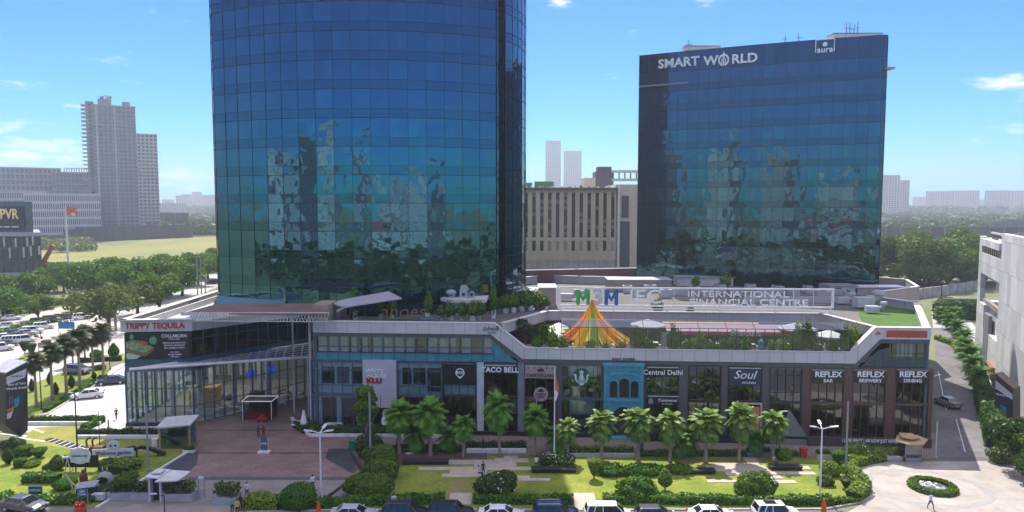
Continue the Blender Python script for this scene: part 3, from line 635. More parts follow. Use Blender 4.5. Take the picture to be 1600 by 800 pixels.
def inner_white(a, b, fr, z0, z1, wins, y=.38):
    """white inner wall with openings wins=[(x0,x1,zb,zt)]"""
    m = MB(); xs = sorted(wins); cur = a
    for (x0, x1, zb, zt) in xs:
        m.box(cur, y, z0, x0, y+.15, z1); m.box(x0, y, z0, x1, y+.15, zb); m.box(x0, y, zt, x1, y+.15, z1); cur = x1
    m.box(cur, y, z0, b, y+.15, z1); m.build('interior_wall', whitew, fr, False)
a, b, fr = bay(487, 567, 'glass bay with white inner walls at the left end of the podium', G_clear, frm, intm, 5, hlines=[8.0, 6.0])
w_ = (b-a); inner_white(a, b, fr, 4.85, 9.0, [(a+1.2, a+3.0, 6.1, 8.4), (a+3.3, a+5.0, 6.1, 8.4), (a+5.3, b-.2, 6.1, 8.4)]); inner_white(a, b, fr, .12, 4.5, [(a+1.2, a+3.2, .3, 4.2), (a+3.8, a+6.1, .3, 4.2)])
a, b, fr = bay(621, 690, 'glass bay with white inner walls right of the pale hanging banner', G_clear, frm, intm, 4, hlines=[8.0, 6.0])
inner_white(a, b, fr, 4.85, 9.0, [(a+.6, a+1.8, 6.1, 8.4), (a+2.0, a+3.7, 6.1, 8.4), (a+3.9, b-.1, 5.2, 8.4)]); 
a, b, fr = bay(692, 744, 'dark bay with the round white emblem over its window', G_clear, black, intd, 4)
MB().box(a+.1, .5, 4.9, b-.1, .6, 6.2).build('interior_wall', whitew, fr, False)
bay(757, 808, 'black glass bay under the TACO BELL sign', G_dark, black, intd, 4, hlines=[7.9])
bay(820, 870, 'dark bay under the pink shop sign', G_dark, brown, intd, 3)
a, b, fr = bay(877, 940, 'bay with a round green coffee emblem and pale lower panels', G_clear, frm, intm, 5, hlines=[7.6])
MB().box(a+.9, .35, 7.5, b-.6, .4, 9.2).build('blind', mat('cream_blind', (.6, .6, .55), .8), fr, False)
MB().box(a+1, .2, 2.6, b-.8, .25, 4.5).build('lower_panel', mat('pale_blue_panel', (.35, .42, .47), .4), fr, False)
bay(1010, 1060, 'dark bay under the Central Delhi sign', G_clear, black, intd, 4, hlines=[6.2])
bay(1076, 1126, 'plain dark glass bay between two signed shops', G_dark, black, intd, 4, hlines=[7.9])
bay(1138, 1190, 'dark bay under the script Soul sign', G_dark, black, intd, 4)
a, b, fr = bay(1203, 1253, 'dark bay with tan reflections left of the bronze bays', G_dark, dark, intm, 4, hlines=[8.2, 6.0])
MB().box(a+.2, .3, 6.2, b-.2, .34, 8.1).build('tan_reflection', mat('tan_reflection', (.30, .25, .19), .5), fr, False)  # tan sheet behind the glass, painted as its reflections
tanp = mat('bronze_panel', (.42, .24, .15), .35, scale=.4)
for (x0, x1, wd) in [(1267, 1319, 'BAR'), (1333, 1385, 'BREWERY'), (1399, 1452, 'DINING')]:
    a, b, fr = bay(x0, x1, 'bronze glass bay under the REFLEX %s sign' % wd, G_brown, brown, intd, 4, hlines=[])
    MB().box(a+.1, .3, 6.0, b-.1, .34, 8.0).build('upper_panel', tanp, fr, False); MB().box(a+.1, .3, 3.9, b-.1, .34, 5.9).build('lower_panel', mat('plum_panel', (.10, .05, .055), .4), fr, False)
# piers between the bays
pie = mat('pier_stone', (.10, .10, .11), .4); pieb = mat('pier_pale', (.52, .58, .64), .5); pieg = mat('pier_blue_grey', (.2, .24, .28), .5)
for (x0, x1, m_) in [(691, 692, pie), (745, 756, pieb), (809, 819, pieg), (871, 876, frm), (941, 943, frm), (1005, 1009, pie), (1061, 1075, pie), (1127, 1137, pie), (1191, 1202, pie), (1254, 1266, brown), (1320, 1332, brown), (1386, 1398, brown), (1453, 1458, brown)]:
    MB().box(U(x0), -.02, .12, U(x1), .6, 9.35).build('pier', m_, pod, False)
# pale banner panel (568-620)
ax, bx = U(568), U(620)
bn = fthing('banner_wall', 'pale grey hanging wall panel with white script and red letters', 'sign panel', (ax+bx)/2, -.3, 3.0)
hw = (bx-ax)/2
MB().box(-hw, 0, Z(590, 636)-3, hw, .3, 9.5-3).build('panel', mat('pale_lilac_panel', (.46, .45, .50), .6, scale=.5, var=.06), bn, False)
text(bn, 'WHITE', (-.7, -.06, Z(590, 579)-3), .78, letw, 0, 'CENTER', .03, .01, 1, 'lettering', .2, False); text(bn, 'HOUSE', (-.4, -.06, Z(590, 586.5)-3), .78, letw, 0, 'CENTER', .03, .01, 1, 'lettering', .2, False)
text(bn, 'KLU', (-.7, -.06, Z(590, 594)-3), .9, mat('red_letters', (.45, .01, .01), .4), 0, 'CENTER', .05, .06, 1.2, 'red_lettering', 0, False)
# ---- shop signs ------------------------------------------------------------------
def board(label, x0, x1, y0, y1, m, lines, proud=-.14, cat='shop sign', trim=None, name='shop_sign'):
    a, zt = F(x0, y0); b, zb = F(x1, y1); t = fthing(name, label, cat, (a+b)/2, proud, (zt+zb)/2); hw = (b-a)/2; hh = (zt-zb)/2
    MB().box(-hw, -.06, -hh, hw, .06, hh).build('board', m, t, False)
    if trim: MB().box(-hw, -.09, hh, hw, .08, hh+.1).build('trim', trim, t, False)
    for (s, dx, dz, sz, lm, bold, sx, sh) in lines: text(t, s, (dx, -.1, dz), sz, lm, 0, 'CENTER', .03, bold, sx, 'lettering', sh, False)
    return t, hw, hh
bb = mat('black_board', (.012, .012, .014), .35); bn2 = mat('navy_board', (.03, .04, .075), .4); pk = mat('pink_board', (.40, .29, .29), .6, scale=.8)
board('black sign board reading TACO BELL in bold white', 757, 806, 571, 584, bb, [('TACO BELL', 0, 0, .92, letw, .03, 1, 0)], trim=lgrey)
ink = mat('dark_ink', (.03, .02, .02), .6)
t, hw, hh = board('pink sign board reading DARYAGANJ in dark letters', 821, 869, 572, 591, pk, [('DARYAGANJ', 0, -.4, .64, ink, .012, 1, 0), ('....', 0, .12, .5, ink, .01, 1, 0)], trim=lgrey)
MB().xz([(-.45, .15), (.45, .15), (.35, .5), (.15, .42), (0, .62), (-.15, .42), (-.35, .5)], -.1, -.05).build('emblem', ink, t, False)
mb = MB()
for i in range(5): mb.cyl((-1.6+.8*i, -.3, .75), (-1.6+.8*i, -.3, .55), .07, n=6)
mb.build('lamp', black, t, False)
t, hw, hh = board('black board reading Central Delhi in white', 1011, 1060, 574, 589, bb, [('Central Delhi', 0, 0, .9, letw, .012, 1, 0)], trim=lgrey)
t, hw, hh = board('lower black board reading Continental with a small bag emblem', 1012, 1060, 619, 633, bb, [('Continental', .55, .1, .5, letw, .012, 1, 0), ('the food market', .5, -.35, .2, letw, 0, 1, 0)], trim=lgrey)
MB().xz([(-1.9, -.35), (-1.3, -.35), (-1.3, .2), (-1.45, .2), (-1.5, .42), (-1.7, .42), (-1.75, .2), (-1.9, .2)], -.1, -.05).build('emblem', grey, t, False)
t, hw, hh = board('navy board with large white script reading Soul', 1139, 1188, 575, 602, bn2, [('Soul', -.1, .25, 1.5, letw, 0, 1.05, .35), ('KITCHEN', .5, -.75, .34, letw, .01, 1.2, 0)], trim=lgrey)
for (x0, wd, w2) in [(1268, 'BAR', .62), (1334, 'BREWERY', .62), (1400, 'DINING', .58)]:
    board('dark board reading REFLEX %s in white capitals' % wd, x0, x0+50, 578, 599, mat('brown_board', (.035, .025, .022), .4), [('REFLEX', 0, .32, .98, letw, .03, 1.0, 0), (wd, 0, -.48, .62, letw, .02, 1, 0)], trim=grey)
# round emblem (black bay)
def ringmesh(mb, r0, r1, y0, y1, n=28, a0=0, a1=2*math.pi):
    for i in range(n):
        p = a0+(a1-a0)*i/n; q = a0+(a1-a0)*(i+1)/n
        mb.xz([(r0*math.cos(p), r0*math.sin(p)), (r1*math.cos(p), r1*math.sin(p)), (r1*math.cos(q), r1*math.sin(q)), (r0*math.cos(q), r0*math.sin(q))], y0, y1)
uu, zz = F(719, 582); t = fthing('shop_sign', 'round white ring emblem lettered BRD over the black bay', 'shop sign', uu, -.16, zz)
mb = MB(); ringmesh(mb, .48, .6, -.04, .04); mb.xz([(-.15, -.75), (.1, -.75), (.3, -.5), (-.3, -.5)], -.04, .04); mb.build('emblem', letw, t, False); text(t, 'BRD', (0, -.03, 0), .48, letw, 0, 'CENTER', .03, .02, 1, 'lettering', 0, False)
MB().box(-2.15, .0, -1.5, 2.1, .03, .9).build('board', bb, t, False)
# round DARYAGANJ sign on pole
uu, zz = F(845, 616, -1.6); t = fthing('round_sign', 'round pink sign with dark writing in front of the dark bay', 'shop sign', uu, -1.6, zz)
mb = MB(); mb.cyl((0, -.06, 0), (0, .06, 0), .92, n=28); mb.build('board', pk, t, False); text(t, 'DARYA', (0, -.09, 0), .42, ink, 0, 'CENTER', .02, .01, 1, 'lettering', 0, False); text(t, 'GANJ', (0, -.09, -.36), .36, ink, 0, 'CENTER', .02, .01, 1, 'lettering', 0, False)
mb = MB(); mb.xz([(-.4, .3), (.4, .3), (.3, .6), (0, .75), (-.3, .6)], -.08, -.05); mb.build('emblem', ink, t, False); MB().cyl((-.55, .02, -.7), (-.55, .02, -zz), .05).build('pole', lgrey, t, False)
# round green coffee emblem
uu, zz = F(908.5, 589.5); t = fthing('round_emblem', 'round green and white coffee shop emblem of a crowned figure', 'shop sign', uu, -.16, zz)
MB().cyl((0, -.04, 0), (0, .04, 0), 1.12, n=36).build('disc', mat('coffee_green', (.01, .075, .055), .4), t, False)
cg = mat('pale_green_white', (.62, .72, .70), .5); mb = MB()
mb.xz([(-.1, .95), (0, 1.05), (.1, .95), (.06, .8), (.3, .86), (.22, .62), (-.22, .62), (-.3, .86), (-.06, .8)], -.08, -.045)
mb.xz([(-.2, .58), (.2, .58), (.22, .25), (.42, -.1), (.5, -.6), (.2, -1.0), (-.2, -1.0), (-.5, -.6), (-.42, -.1), (-.22, .25)], -.07, -.045)
for sgn in (1, -1): mb.xz([(sgn*.62, -.65), (sgn*.82, -.2), (sgn*.85, .15), (sgn*1.0, .42), (sgn*.78, .5), (sgn*.62, .2), (sgn*.66, -.1), (sgn*.5, -.5)], -.08, -.045)
mb.build('emblem', cg, t, False)
mb = MB(); 
for k in (-.2, -.05, .1): mb.xz([(-.14, -.45+k), (.14, -.45+k), (.14, -.40+k), (-.14, -.40+k)], -.1, -.075)
for sgn in (1, -1): mb.xz([(sgn*.25, .2), (sgn*.3, .2), (sgn*.42, -.55), (sgn*.3, -.85)], -.1, -.072)
mb.xz([(-.12, .42), (.12, .42), (.12, .37), (-.12, .37)], -.1, -.072)
mb.build('figure_line', MATS['coffee_green'], t, False)
# red lettering with pot on parapet above the blue front
uu, zz = F(972, 560); t = fthing('parapet_sign', 'small red and black lettering on the parapet above the blue arched front', 'shop sign', uu, -.42, zz)
text(t, 'BABA', (-.75, -.03, 0), .42, mat('red_letters', (.45, .01, .01), .4), 0, 'CENTER', .03, .03, 1.1, 'lettering', 0, False); text(t, 'DHABA', (.85, -.03, 0), .42, ink, 0, 'CENTER', .03, .03, 1.1, 'lettering', 0, False)
uu, zz = F(767, 513); t = fthing('parapet_sign', 'thin dark one8 script on the pale parapet', 'shop sign', uu, -.42, zz)
text(t, 'one8', (0, -.03, .05), .95, ink, 0, 'CENTER', .02, -.005, 1.1, 'lettering', .15, False); text(t, 'COMMUNE', (.15, -.03, -.5), .22, ink, 0, 'CENTER', .02, 0, 1, 'lettering', 0, False)
uu, zz = F(1370, 520); t = fthing('parapet_sign', 'small red mark on the parapet left of the red band', 'shop sign', uu, -.42, zz)
MB().ball((0, 0, .05), .28, .05, .2, 8).box(-.3, -.04, -.15, .3, .04, -.08).build('emblem', mat('orange_red', (.6, .1, .03), .5), t, False)
# blue arched front
bx0, bx1 = U(942.5), U(1004.5); bw = bx1-bx0; bt = Z(972, 566)
bl = fthing('arched_shop', 'turquoise blue carved plaster front with three arched openings', 'shop front', (bx0+bx1)/2, -.75, 0)
bluep = mat('turquoise_plaster', (.045, .26, .36), .7, scale=1.5, var=.2, bump=.5); blued = mat('turquoise_trim', (.07, .32, .43), .7, scale=2, var=.2, bump=.4)
mb = MB(); hw = bw/2
def arch_wall(mb, x0, x1, z0, z1, ops, y0, y1, seg=8):
    """wall with arched openings [(xa,xb,zs,zspring)] made of column strips"""
    cur = x0
    for (xa, xb, zs, zp) in ops:
        mb.box(cur, y0, z0, xa, y1, z1)
        if zs > z0: mb.box(xa, y0, z0, xb, y1, zs)
        r = (xb-xa)/2; cx_ = (xa+xb)/2
        for i in range(seg*2):
            q0 = xa+(xb-xa)*i/(seg*2); q1 = xa+(xb-xa)*(i+1)/(seg*2)
            h0 = zp+math.sqrt(max(0, r*r-(q0-cx_)**2)); h1 = zp+math.sqrt(max(0, r*r-(q1-cx_)**2))
            mb.xz([(q0, h0), (q1, h1), (q1, z1), (q0, z1)], y0, y1)
        cur = xb
    mb.box(cur, y0, z0, x1, y1, z1)
arch_wall(mb, -hw, hw, Z(972, 625), bt-.35, [(-1.75, -.75, Z(972, 620), Z(972, 599)), (-.55, .75, Z(972, 620), Z(972, 597)), (.9, 1.9, Z(972, 620), Z(972, 599))], 0, .5)
arch_wall(mb, -hw, hw, 0, Z(972, 625)-.001, [(-1.25, 1.25, .1, 2.7)], .02, .5)
mb.build('wall', bluep, bl, False)
mb = MB(); mb.box(-hw-.08, -.15, bt-.35, hw+.08, .6, bt); mb.box(-hw, -.1, Z(972, 623)-.15, hw, 0, Z(972, 623)+.15)
for i in range(14):
    t0 = math.pi*(i+.0)/14; t1 = math.pi*(i+1.0)/14; R0 = 2.3
    zc = Z(972, 597)
    mb.xz([(-R0*math.cos(t0), zc+.75*math.sin(t0)+.5), (-R0*math.cos(t1), zc+.75*math.sin(t1)+.5), (-R0*math.cos(t1), zc+.75*math.sin(t1)+.66), (-R0*math.cos(t0), zc+.75*math.sin(t0)+.66)], -.08, 0)
for sx_ in (-hw+.1, hw-.35): mb.box(sx_, -.1, 0, sx_+.25, 0, bt-.35)
for i in range(10): mb.ball((-hw+.35+i*(bw-.7)/9, -.02, bt-.75), .14, .06, .14, 6)
for xx in (-.65, .82): mb.cyl((xx, .1, Z(972, 620)), (xx, .1, Z(972, 598)), .09, n=8)
mb.build('moulding', blued, bl, False)
MB().box(-hw+.2, .7, 0, hw-.2, .74, bt-.5).build('dark_room', intd, bl, False)
MB().box(-hw-.05, -1.0, .0, hw+.05, -.05, .15).build('step', blued, bl, False)
# long planter wall with white writing (right), low dark plinths
pw = fthing('planter_wall', 'low dark wall with a white slogan along the right shop fronts', 'wall', U(1370, 690), -2.6, 0)
x0, x1 = U(1262, 695, -2.6)-U(1370, 690), U(1456, 695, -2.6)-U(1370, 690)
MB().box(x0, 0, 0, x1, .3, 1.15).build('wall', mat('plinth_brown', (.07, .055, .055), .6), pw, False)
text(pw, 'I LOVE WHAT I AM NOW JUST NEVER TOO MUCH', (-.9, -.05, .8), .62, letw, 0, 'CENTER', .02, .02, .62, 'lettering', 0, False)
p2 = fthing('planter_wall', 'low black wall in front of the middle shop fronts', 'wall', U(1130), -2.2, 0)
MB().box(U(1010)-U(1130), 0, 0, U(1258)-U(1130), .35, 1.0).build('wall', bb, p2, False)
p3 = fthing('planter_wall', 'low black wall in front of the bays from the round emblem to the pink sign', 'wall', U(800), -1.2, 0)
MB().box(U(700)-U(800), 0, 0, U(935)-U(800), .3, .5).build('wall', bb, p3, False)
# outdoor dining things by the REFLEX bays
for i, px in enumerate([1291, 1353, 1412]):
    u_, z_ = F(px, 665, -1.5); t = fthing('dining_set', ['dark terrace table set under the BAR bay', 'dark terrace table set under the BREWERY bay', 'dark terrace table set under the DINING bay'][i], 'table', u_, -1.5, 0, 'terrace tables at the bronze bays')
    MB().cyl((0, 0, .7), (0, 0, .75), .5, n=12).build('tabletop', grey, t, False); MB().cyl((0, 0, 0), (0, 0, .7), .05).build('leg', black, t, False)
    for s_ in (-1, 1): MB().box(s_*.9-.25, -.25, .4, s_*.9+.25, .25, .46).box(s_*1.15-.03, -.25, .46, s_*1.15+.03, .25, .9).box(s_*.9-.22, -.22, 0, s_*.9+.22, .22, .4).build('chair', dark, t, False)
# ================================================================== GLASS SCREEN AND TERRACE
ga, gb = U(877, 545), U(1328, 545); zt_ = Z(1100, 514)
gs = fthing('glass_screen', 'tall glass wind screen with dark posts along the terrace edge', 'glass screen', ga, .1, ZL)
W_ = gb-ga; H_ = zt_-ZL; nst = 31
MB().box(0, 0, .05, W_, .03, H_).build('glass_pane', G_screen, gs, False)
mb = MB()
for i in range(nst+1): x = W_*i/nst; mb.box(x-.035, -.04, .08, x+.035, 0, H_+.05)
mb.box(0, -.05, H_, W_, .0, H_+.08); mb.box(0, -.05, .07, W_, 0, .14); mb.build('post', dark, gs, False)
mb = MB()
for i in range(0, nst+1, 3):
    x = W_*i/nst; mb.cyl((x, 0, H_), (x, 1.8, H_+.75), .05, n=5)
mb.cyl((0, 1.8, H_+.75), (W_, 1.8, H_+.75), .05, n=5); mb.build('rafter', dark, gs, False)
mb = MB(); mb.add([(0, .02, H_+.06), (W_, .02, H_+.06), (W_, 1.8, H_+.78), (0, 1.8, H_+.78)], [(0, 1, 2, 3)]); mb.build('sloped_glass', glassmat('roof_glass', (.55, .57, .6), .1), gs, False)
# tent: eight striped cloth gores hung from one apex
u_, _ = F(925, 500, 5.0); tz = Z(925, 479, 5.0)
tn = fthing('striped_tent', 'pointed yellow and orange tent of hanging cloth strips on the terrace', 'tent', u_, 5.0, 10.25)
Hh = tz-10.25; cols = [(.85, .28, .01), (.95, .60, .01), (.85, .33, .02), (.95, .62, .01), (.35, .60, .10), (.9, .50, .01), (.85, .30, .02), (.8, .42, .10)]
def gore(cx_, sweep, wt, wb, m, drop=0, yy=0):
    vs = []; n = 14
    for i in range(n+1):
        t = i/n; x = cx_*(t**1.55 if abs(cx_) > 2.2 else t**1.1)+sweep*t*t; wdt = wt+(wb-wt)*t; z = Hh*(1-t)**(1.0 if abs(cx_) < 2 else 1.18)+drop
        y = yy*t-.15*math.sin(t*3)
        for k in range(5):
            f_ = k/4-.5; vs.append((x+wdt*f_, y+.12*math.cos(k*math.pi)*t, z))
    fs = [(i*5+k, i*5+k+1, (i+1)*5+k+1, (i+1)*5+k) for i in range(n) for k in range(4)]
    mb = MB().add(vs, fs); return mb.build('cloth_strip', m, tn, False)
specs = [(-5.4, 0, .25, 1.9, 0, -.5), (-4.3, 0, .25, .8, 0, -.9), (-2.1, 0, .3, 1.7, 1, -2.2), (-.9, 0, .3, 1.4, 1, 1.6), (.3, 0, .22, 1.5, 4, -2.0), (2.4, 0, .35, 1.6, 3, -2.0), (3.9, 0, .35, 1.6, 2, -1.0), (5.8, 0, .3, 1.8, 7, -.6), (3.2, 0, .3, 1.5, 5, 2.0), (-3.0, 0, .3, 1.5, 6, 2)]
for (cx_, sw_, wt, wb, ci, yy) in specs: gore(cx_, sw_, wt, wb, leafmat('tent_cloth_%d' % ci, cols[ci], tuple(min(1, 1.1*q) for q in cols[ci]), .5), 0.9 if abs(cx_) > 3.5 else .5, yy)
MB().cyl((0, 0, 0), (0, 0, Hh+.2), .06, n=6).build('pole', grey, tn, False)
# pink awning
ua, ub = U(1040, 515, 4), U(1262, 515, 4)
aw = fthing('awning', 'long pink and white awning over the terrace tables', 'awning', (ua+ub)/2, 4, 10.25); hw = (ub-ua)/2
mb = MB(); mb.add([(-hw, -1.2, 3.0), (hw, -1.2, 3.0), (hw, 2.6, 3.35), (-hw, 2.6, 3.35), (-hw, -1.2, 2.6), (hw, -1.2, 2.6)], [(0, 1, 2, 3)]); mb.build('canvas', mat('mauve_canvas', (.25, .20, .23), .7, scale=.25, col2=(.34, .13, .2)), aw, False); MB().box(-hw, -1.24, 2.55, hw, -1.2, 3.0).build('valance', mat('pink_canvas', (.55, .09, .2), .7), aw, False)
mb = MB()
for k in range(7): x = -hw+.3+(2*hw-.6)*k/6; mb.cyl((x, -1.1, 0), (x, -1.1, 2.95), .05).cyl((x, 2.5, 0), (x, 2.5, 3.3), .05)
mb.build('post', dark, aw, False)
mb = MB(); mb.add([(-hw, 2.7, 3.42), (hw*.4, 2.7, 3.42), (hw*.4, 3.2, 3.48), (-hw, 3.2, 3.48)], [(0, 1, 2, 3)]); mb.build('yellow_strip', mat('yellow_canvas', (.7, .42, .05), .7), aw, False)
def umbrella(label, u_, v_, r, h, m, group, closed=False):
    t = fthing('parasol', label, 'parasol', u_, v_, 10.25, group)
    if closed: MB().lathe([(.30, .6), (.26, 1.2), (.10, h)], n=10).build('canopy', m, t, False)
    else:
        mb = MB(); n = 8
        ring = [(r*math.cos(2*math.pi*i/n+.4), r*math.sin(2*math.pi*i/n+.4), h-.75) for i in range(n)]; low = [(p[0], p[1], p[2]-.2) for p in ring]
        mb.add([(0, 0, h)]+ring+low, [(0, 1+i, 1+(i+1) % n) for i in range(n)]+[(1+i, 9+i, 9+(i+1) % n, 1+(i+1) % n) for i in range(n)]); mb.build('canopy', m, t, False)
    MB().cyl((0, 0, 0), (0, 0, h+.05), .04, n=6).build('pole', grey, t, False); return t
umw = mat('parasol_white', (.6, .6, .6), .7); umg = mat('parasol_grey', (.38, .39, .40), .7)
umbrella('grey white parasol right of the pink awning', U(1245, 510, 4), 4, 2.6, 4.1, umg, 'terrace parasols'); umbrella('pale parasol with white side cloth at the right end of the terrace', U(1295, 530, 3), 3, 2.0, 3.4, umw, 'terrace parasols')
umbrella('grey parasol just right of the striped tent', U(1012, 512, 5), 5, 2.4, 4.2, umg, 'terrace parasols')
for i in range(5):
    umbrella(['lowest tilted white parasol left of the tent', 'second white parasol left of the tent', 'white parasol near the terrace tree', 'small white parasol behind the tree', 'highest white parasol left of the tent'][i], U(853+5*i, 520, 3), 2+1.2*i, 1.5, 2.2+.28*i, umw, 'white parasols left of the tent')
# white table clutter on the terrace
tt = mat('white_table', (.72, .70, .66), .5); seats = mat('tan_chair', (.25, .15, .09), .6)
k = 0
for i in range(26):
    px = 885+i*17; v_ = 1.6+random.uniform(0, 1)+(i % 3)*2.2; u_ = U(px, 530, v_)
    if i == 0:
        T0 = fthing('terrace_table', 'white terrace table under the left half of the striped tent, nearest the glass', 'table', u_, v_, 10.25, 'tables on the terrace')
        MB().box(-.6, -.45, .72, .6, .45, .78).build('tabletop', tt, T0, False); MB().box(-.05, -.05, 0, .05, .05, .72).build('leg', dark, T0, False)
        for sx_ in (-.9, .9): MB().box(sx_-.22, -.22, .42, sx_+.22, .22, .48).box(sx_-.22 if sx_ < 0 else sx_+.18, -.22, .48, sx_-.18 if sx_ < 0 else sx_+.22, .22, .9).box(sx_-.2, -.2, 0, sx_+.2, .2, .42).build('chair', seats if sx_ < 0 else tt, T0, False)
    else:
        c = copy_tree(T0); p = FM @ Vector((u_, v_, 10.25)); place(c, p, ANG+random.choice([0, 1.57, .4]), random.uniform(.9, 1.15))
        c['label'] = 'white terrace table '+['under the left half of the striped tent', 'under the right half of the striped tent', 'near the printed screen', 'under the left end of the pink awning', 'left of the hanging Biscuit letters', 'beside the blue tank', 'under the right end of the awning', 'by the grey parasol', 'at the right end of the terrace'][min(8, i//3)]+[', nearest the glass', ', in the middle row', ', in the back row'][i % 3]
bt_ = fthing('blue_tank', 'upright blue cylinder standing behind the terrace glass', 'tank', U(1189, 545, .9), .9, 10.25)
MB().lathe([(.33, .1), (.4, .25), (.4, 2.0), (.3, 2.2)], n=14).build('body', mat('tank_blue', (.03, .30, .40), .4), bt_, False); MB().cyl((0, 0, 2.2), (0, 0, 2.35), .15, n=8).build('cap', white, bt_, False)
scr = fthing('banner_screen', 'pale printed screen standing among the terrace plants', 'screen', U(1045, 533, 1.6), 1.6, 10.25)
MB().box(-1.0, 0, 1.2, 1.0, .06, 3.0).build('panel', mat('screen_grey', (.45, .46, .46), .7, scale=6, var=.3), scr, False); MB().box(-.9, 0, 0, -.8, .05, 1.2).box(.8, 0, 0, .9, .05, 1.2).build('leg', dark, scr, False)
text(thing('hanging_sign', 'faint white Biscuit lettering hanging under the pink awning', 'sign', FM @ Vector((U(1165, 521, 2.0), 2.0, Z(1165, 521, 2.0))), ANG), 'Biscuit', (0, 0, 0), 1.1, lgrey, 0, 'CENTER', .03, .02, 1.3, 'lettering', 0, False)
# ================================================================== M3M IFC roof sign
sv = 11.3
ia, ib = U(871, 465, sv), U(1303, 465, sv); zb_, zt2 = Z(1000, 479, sv), Z(1000, 449, sv)
sg = fthing('roof_sign', 'white framed roof sign reading M3M IFC INTERNATIONAL FINANCIAL CENTRE', 'sign', (ia+ib)/2, sv, ZT-.1); hw = (ib-ia)/2; ho = zb_-ZT+.1; H_ = zt2-zb_
mb = MB(); mb.box(-hw, -.12, ho, hw, .12, ho+.22); mb.box(-hw, -.12, ho+H_-.22, hw, .12, ho+H_); mb.box(-hw, -.13, ho+.2, -hw+.3, .13, ho+H_-.2); mb.box(hw-.3, -.13, ho+.2, hw, .13, ho+H_-.2)
for k in range(1, 14):
    x = -hw+2*hw*k/14; mb.box(x-.03, .05, ho+.2, x+.03, .11, ho+H_-.2)
mb.box(-hw, -.5, ho-.35, hw, -.3, ho-.22)
for k in range(6): mb.box(-hw+.4+k*(2*hw-.8)/5-.08, 0, 0, -hw+.4+k*(2*hw-.8)/5+.08, .2, ho)
mb.build('frame', white, sg, False)
mb = MB()
for k in range(1, 8): mb.cyl((-hw, .09, ho+.2+k*(H_-.4)/8), (hw, .09, ho+.2+k*(H_-.4)/8), .02, n=4)
mb.build('wire', grey, sg, False)
zc = ho+H_/2-.05; X_ = lambda px: U(px, 465, sv)-(ia+ib)/2
def bigM(px, m_, nm):
    x = X_(px); a = .98; h = 1.08; s_ = .52; M2 = MB(Matrix.Translation((x, -.25, zc)))
    M2.box(-a, -.1, -h, -a+s_, .1, h).box(a-s_, -.1, -h, a, .1, h).xz([(-a+s_, h), (-a+s_, h-1.1), (0, -h*.6), (0, -.05)], -.1, .1).xz([(a-s_, h), (0, -.05), (0, -h*.6), (a-s_, h-1.1)], -.1, .1); M2.build(nm, m_, sg, False)
bigM(911, mat('sign_green', (.01, .42, .09), .4), 'green_letter')
bigM(955, mat('sign_blue', (.01, .12, .45), .4), 'blue_letter')
text(sg, '3', (X_(934), -.36, zc), 3.1, mat('sign_silver', (.55, .56, .58), .4), 0, 'CENTER', .1, .05, .95, 'silver_letter', 0, False)
sgw = mat('sign_white', (.88, .88, .88), .5)
text(sg, 'IFC', (X_(1008), -.25, zc), 2.9, sgw, 0, 'CENTER', .06, 0, 1.15, 'lettering', 0, False)
text(sg, 'INTERNATIONAL', (X_(1152), -.25, zc+.55), 1.28, sgw, 0, 'CENTER', .06, .004, 1.42, 'lettering', 0, False); text(sg, 'FINANCIAL CENTRE', (X_(1169), -.25, zc-.62), 1.28, sgw, 0, 'CENTER', .06, .01, 1.42, 'lettering', 0, False)
# ================================================================== ROOF-TOP STUFF
turf = mat('roof_turf', (.08, .17, .02), .95, scale=.3, col2=(.04, .11, .015))
mb = MB(); mb.prism([(p[0], p[1]) for p in [G(1352, 512, 13.25), G(1452, 512, 13.25), G(1434, 477, 13.25), G(1345, 470, 13.25), G(1342, 490, 13.25)]], 13.2, 13.26); struct('roof_lawn', mb, turf)
def duct(label, px, py, s, z=13.2):
    p = G(px, py, z); t = thing('air_duct', label, 'duct', p, random.uniform(-.3, .3), 'air ducts on the podium roof')
    MB().box(-1.2*s, -.8*s, .3, 1.2*s, .8*s, 1.6*s).build('body', lgrey, t, False)
    mb = MB()
    for i in range(7):
        a0 = math.pi/2*i/7; a1 = math.pi/2*(i+1)/7
        mb.cyl((1.2*s+math.sin(a0)*s, 0, 1.0*s+(1-math.cos(a0))*s), (1.2*s+math.sin(a1)*s, 0, 1.0*s+(1-math.cos(a1))*s), .5*s, n=12)
    mb.build('bend', grey, t, False); MB().cyl((2.2*s, 0, 2*s), (2.2*s, 0, 2.5*s), .62*s, n=12).build('cowl', lgrey, t, False); return t
duct('large grey roof duct beside the turf roof', 1349, 482, 1.15); duct('low boxy duct on the near edge of the turf roof', 1362, 490, .75); duct('pale duct behind the right end of the roof sign', 1316, 476, .8)
duct('silver duct behind the left end of the roof sign', 885, 470, .8); duct('silver duct behind the green sign letter', 905, 462, .6)
acm = mat('ac_white', (.40, .41, .42), .5)
k = 0; AL = ['below the C of IFC', 'below the F of FINANCIAL', 'below the first N of FINANCIAL', 'below the A of FINANCIAL', 'below the C of FINANCIAL', 'below the last L of FINANCIAL', 'below the gap between the words', 'below the C of CENTRE', 'below the first E of CENTRE', 'below the T of CENTRE', 'below the last E of CENTRE', 'inside the right frame end', 'left of the IFC letters', 'right beside the blue letter', 'outside the right frame end', 'farthest right beyond the frame', 'behind the right frame post', 'below the F of IFC']
AC0 = None
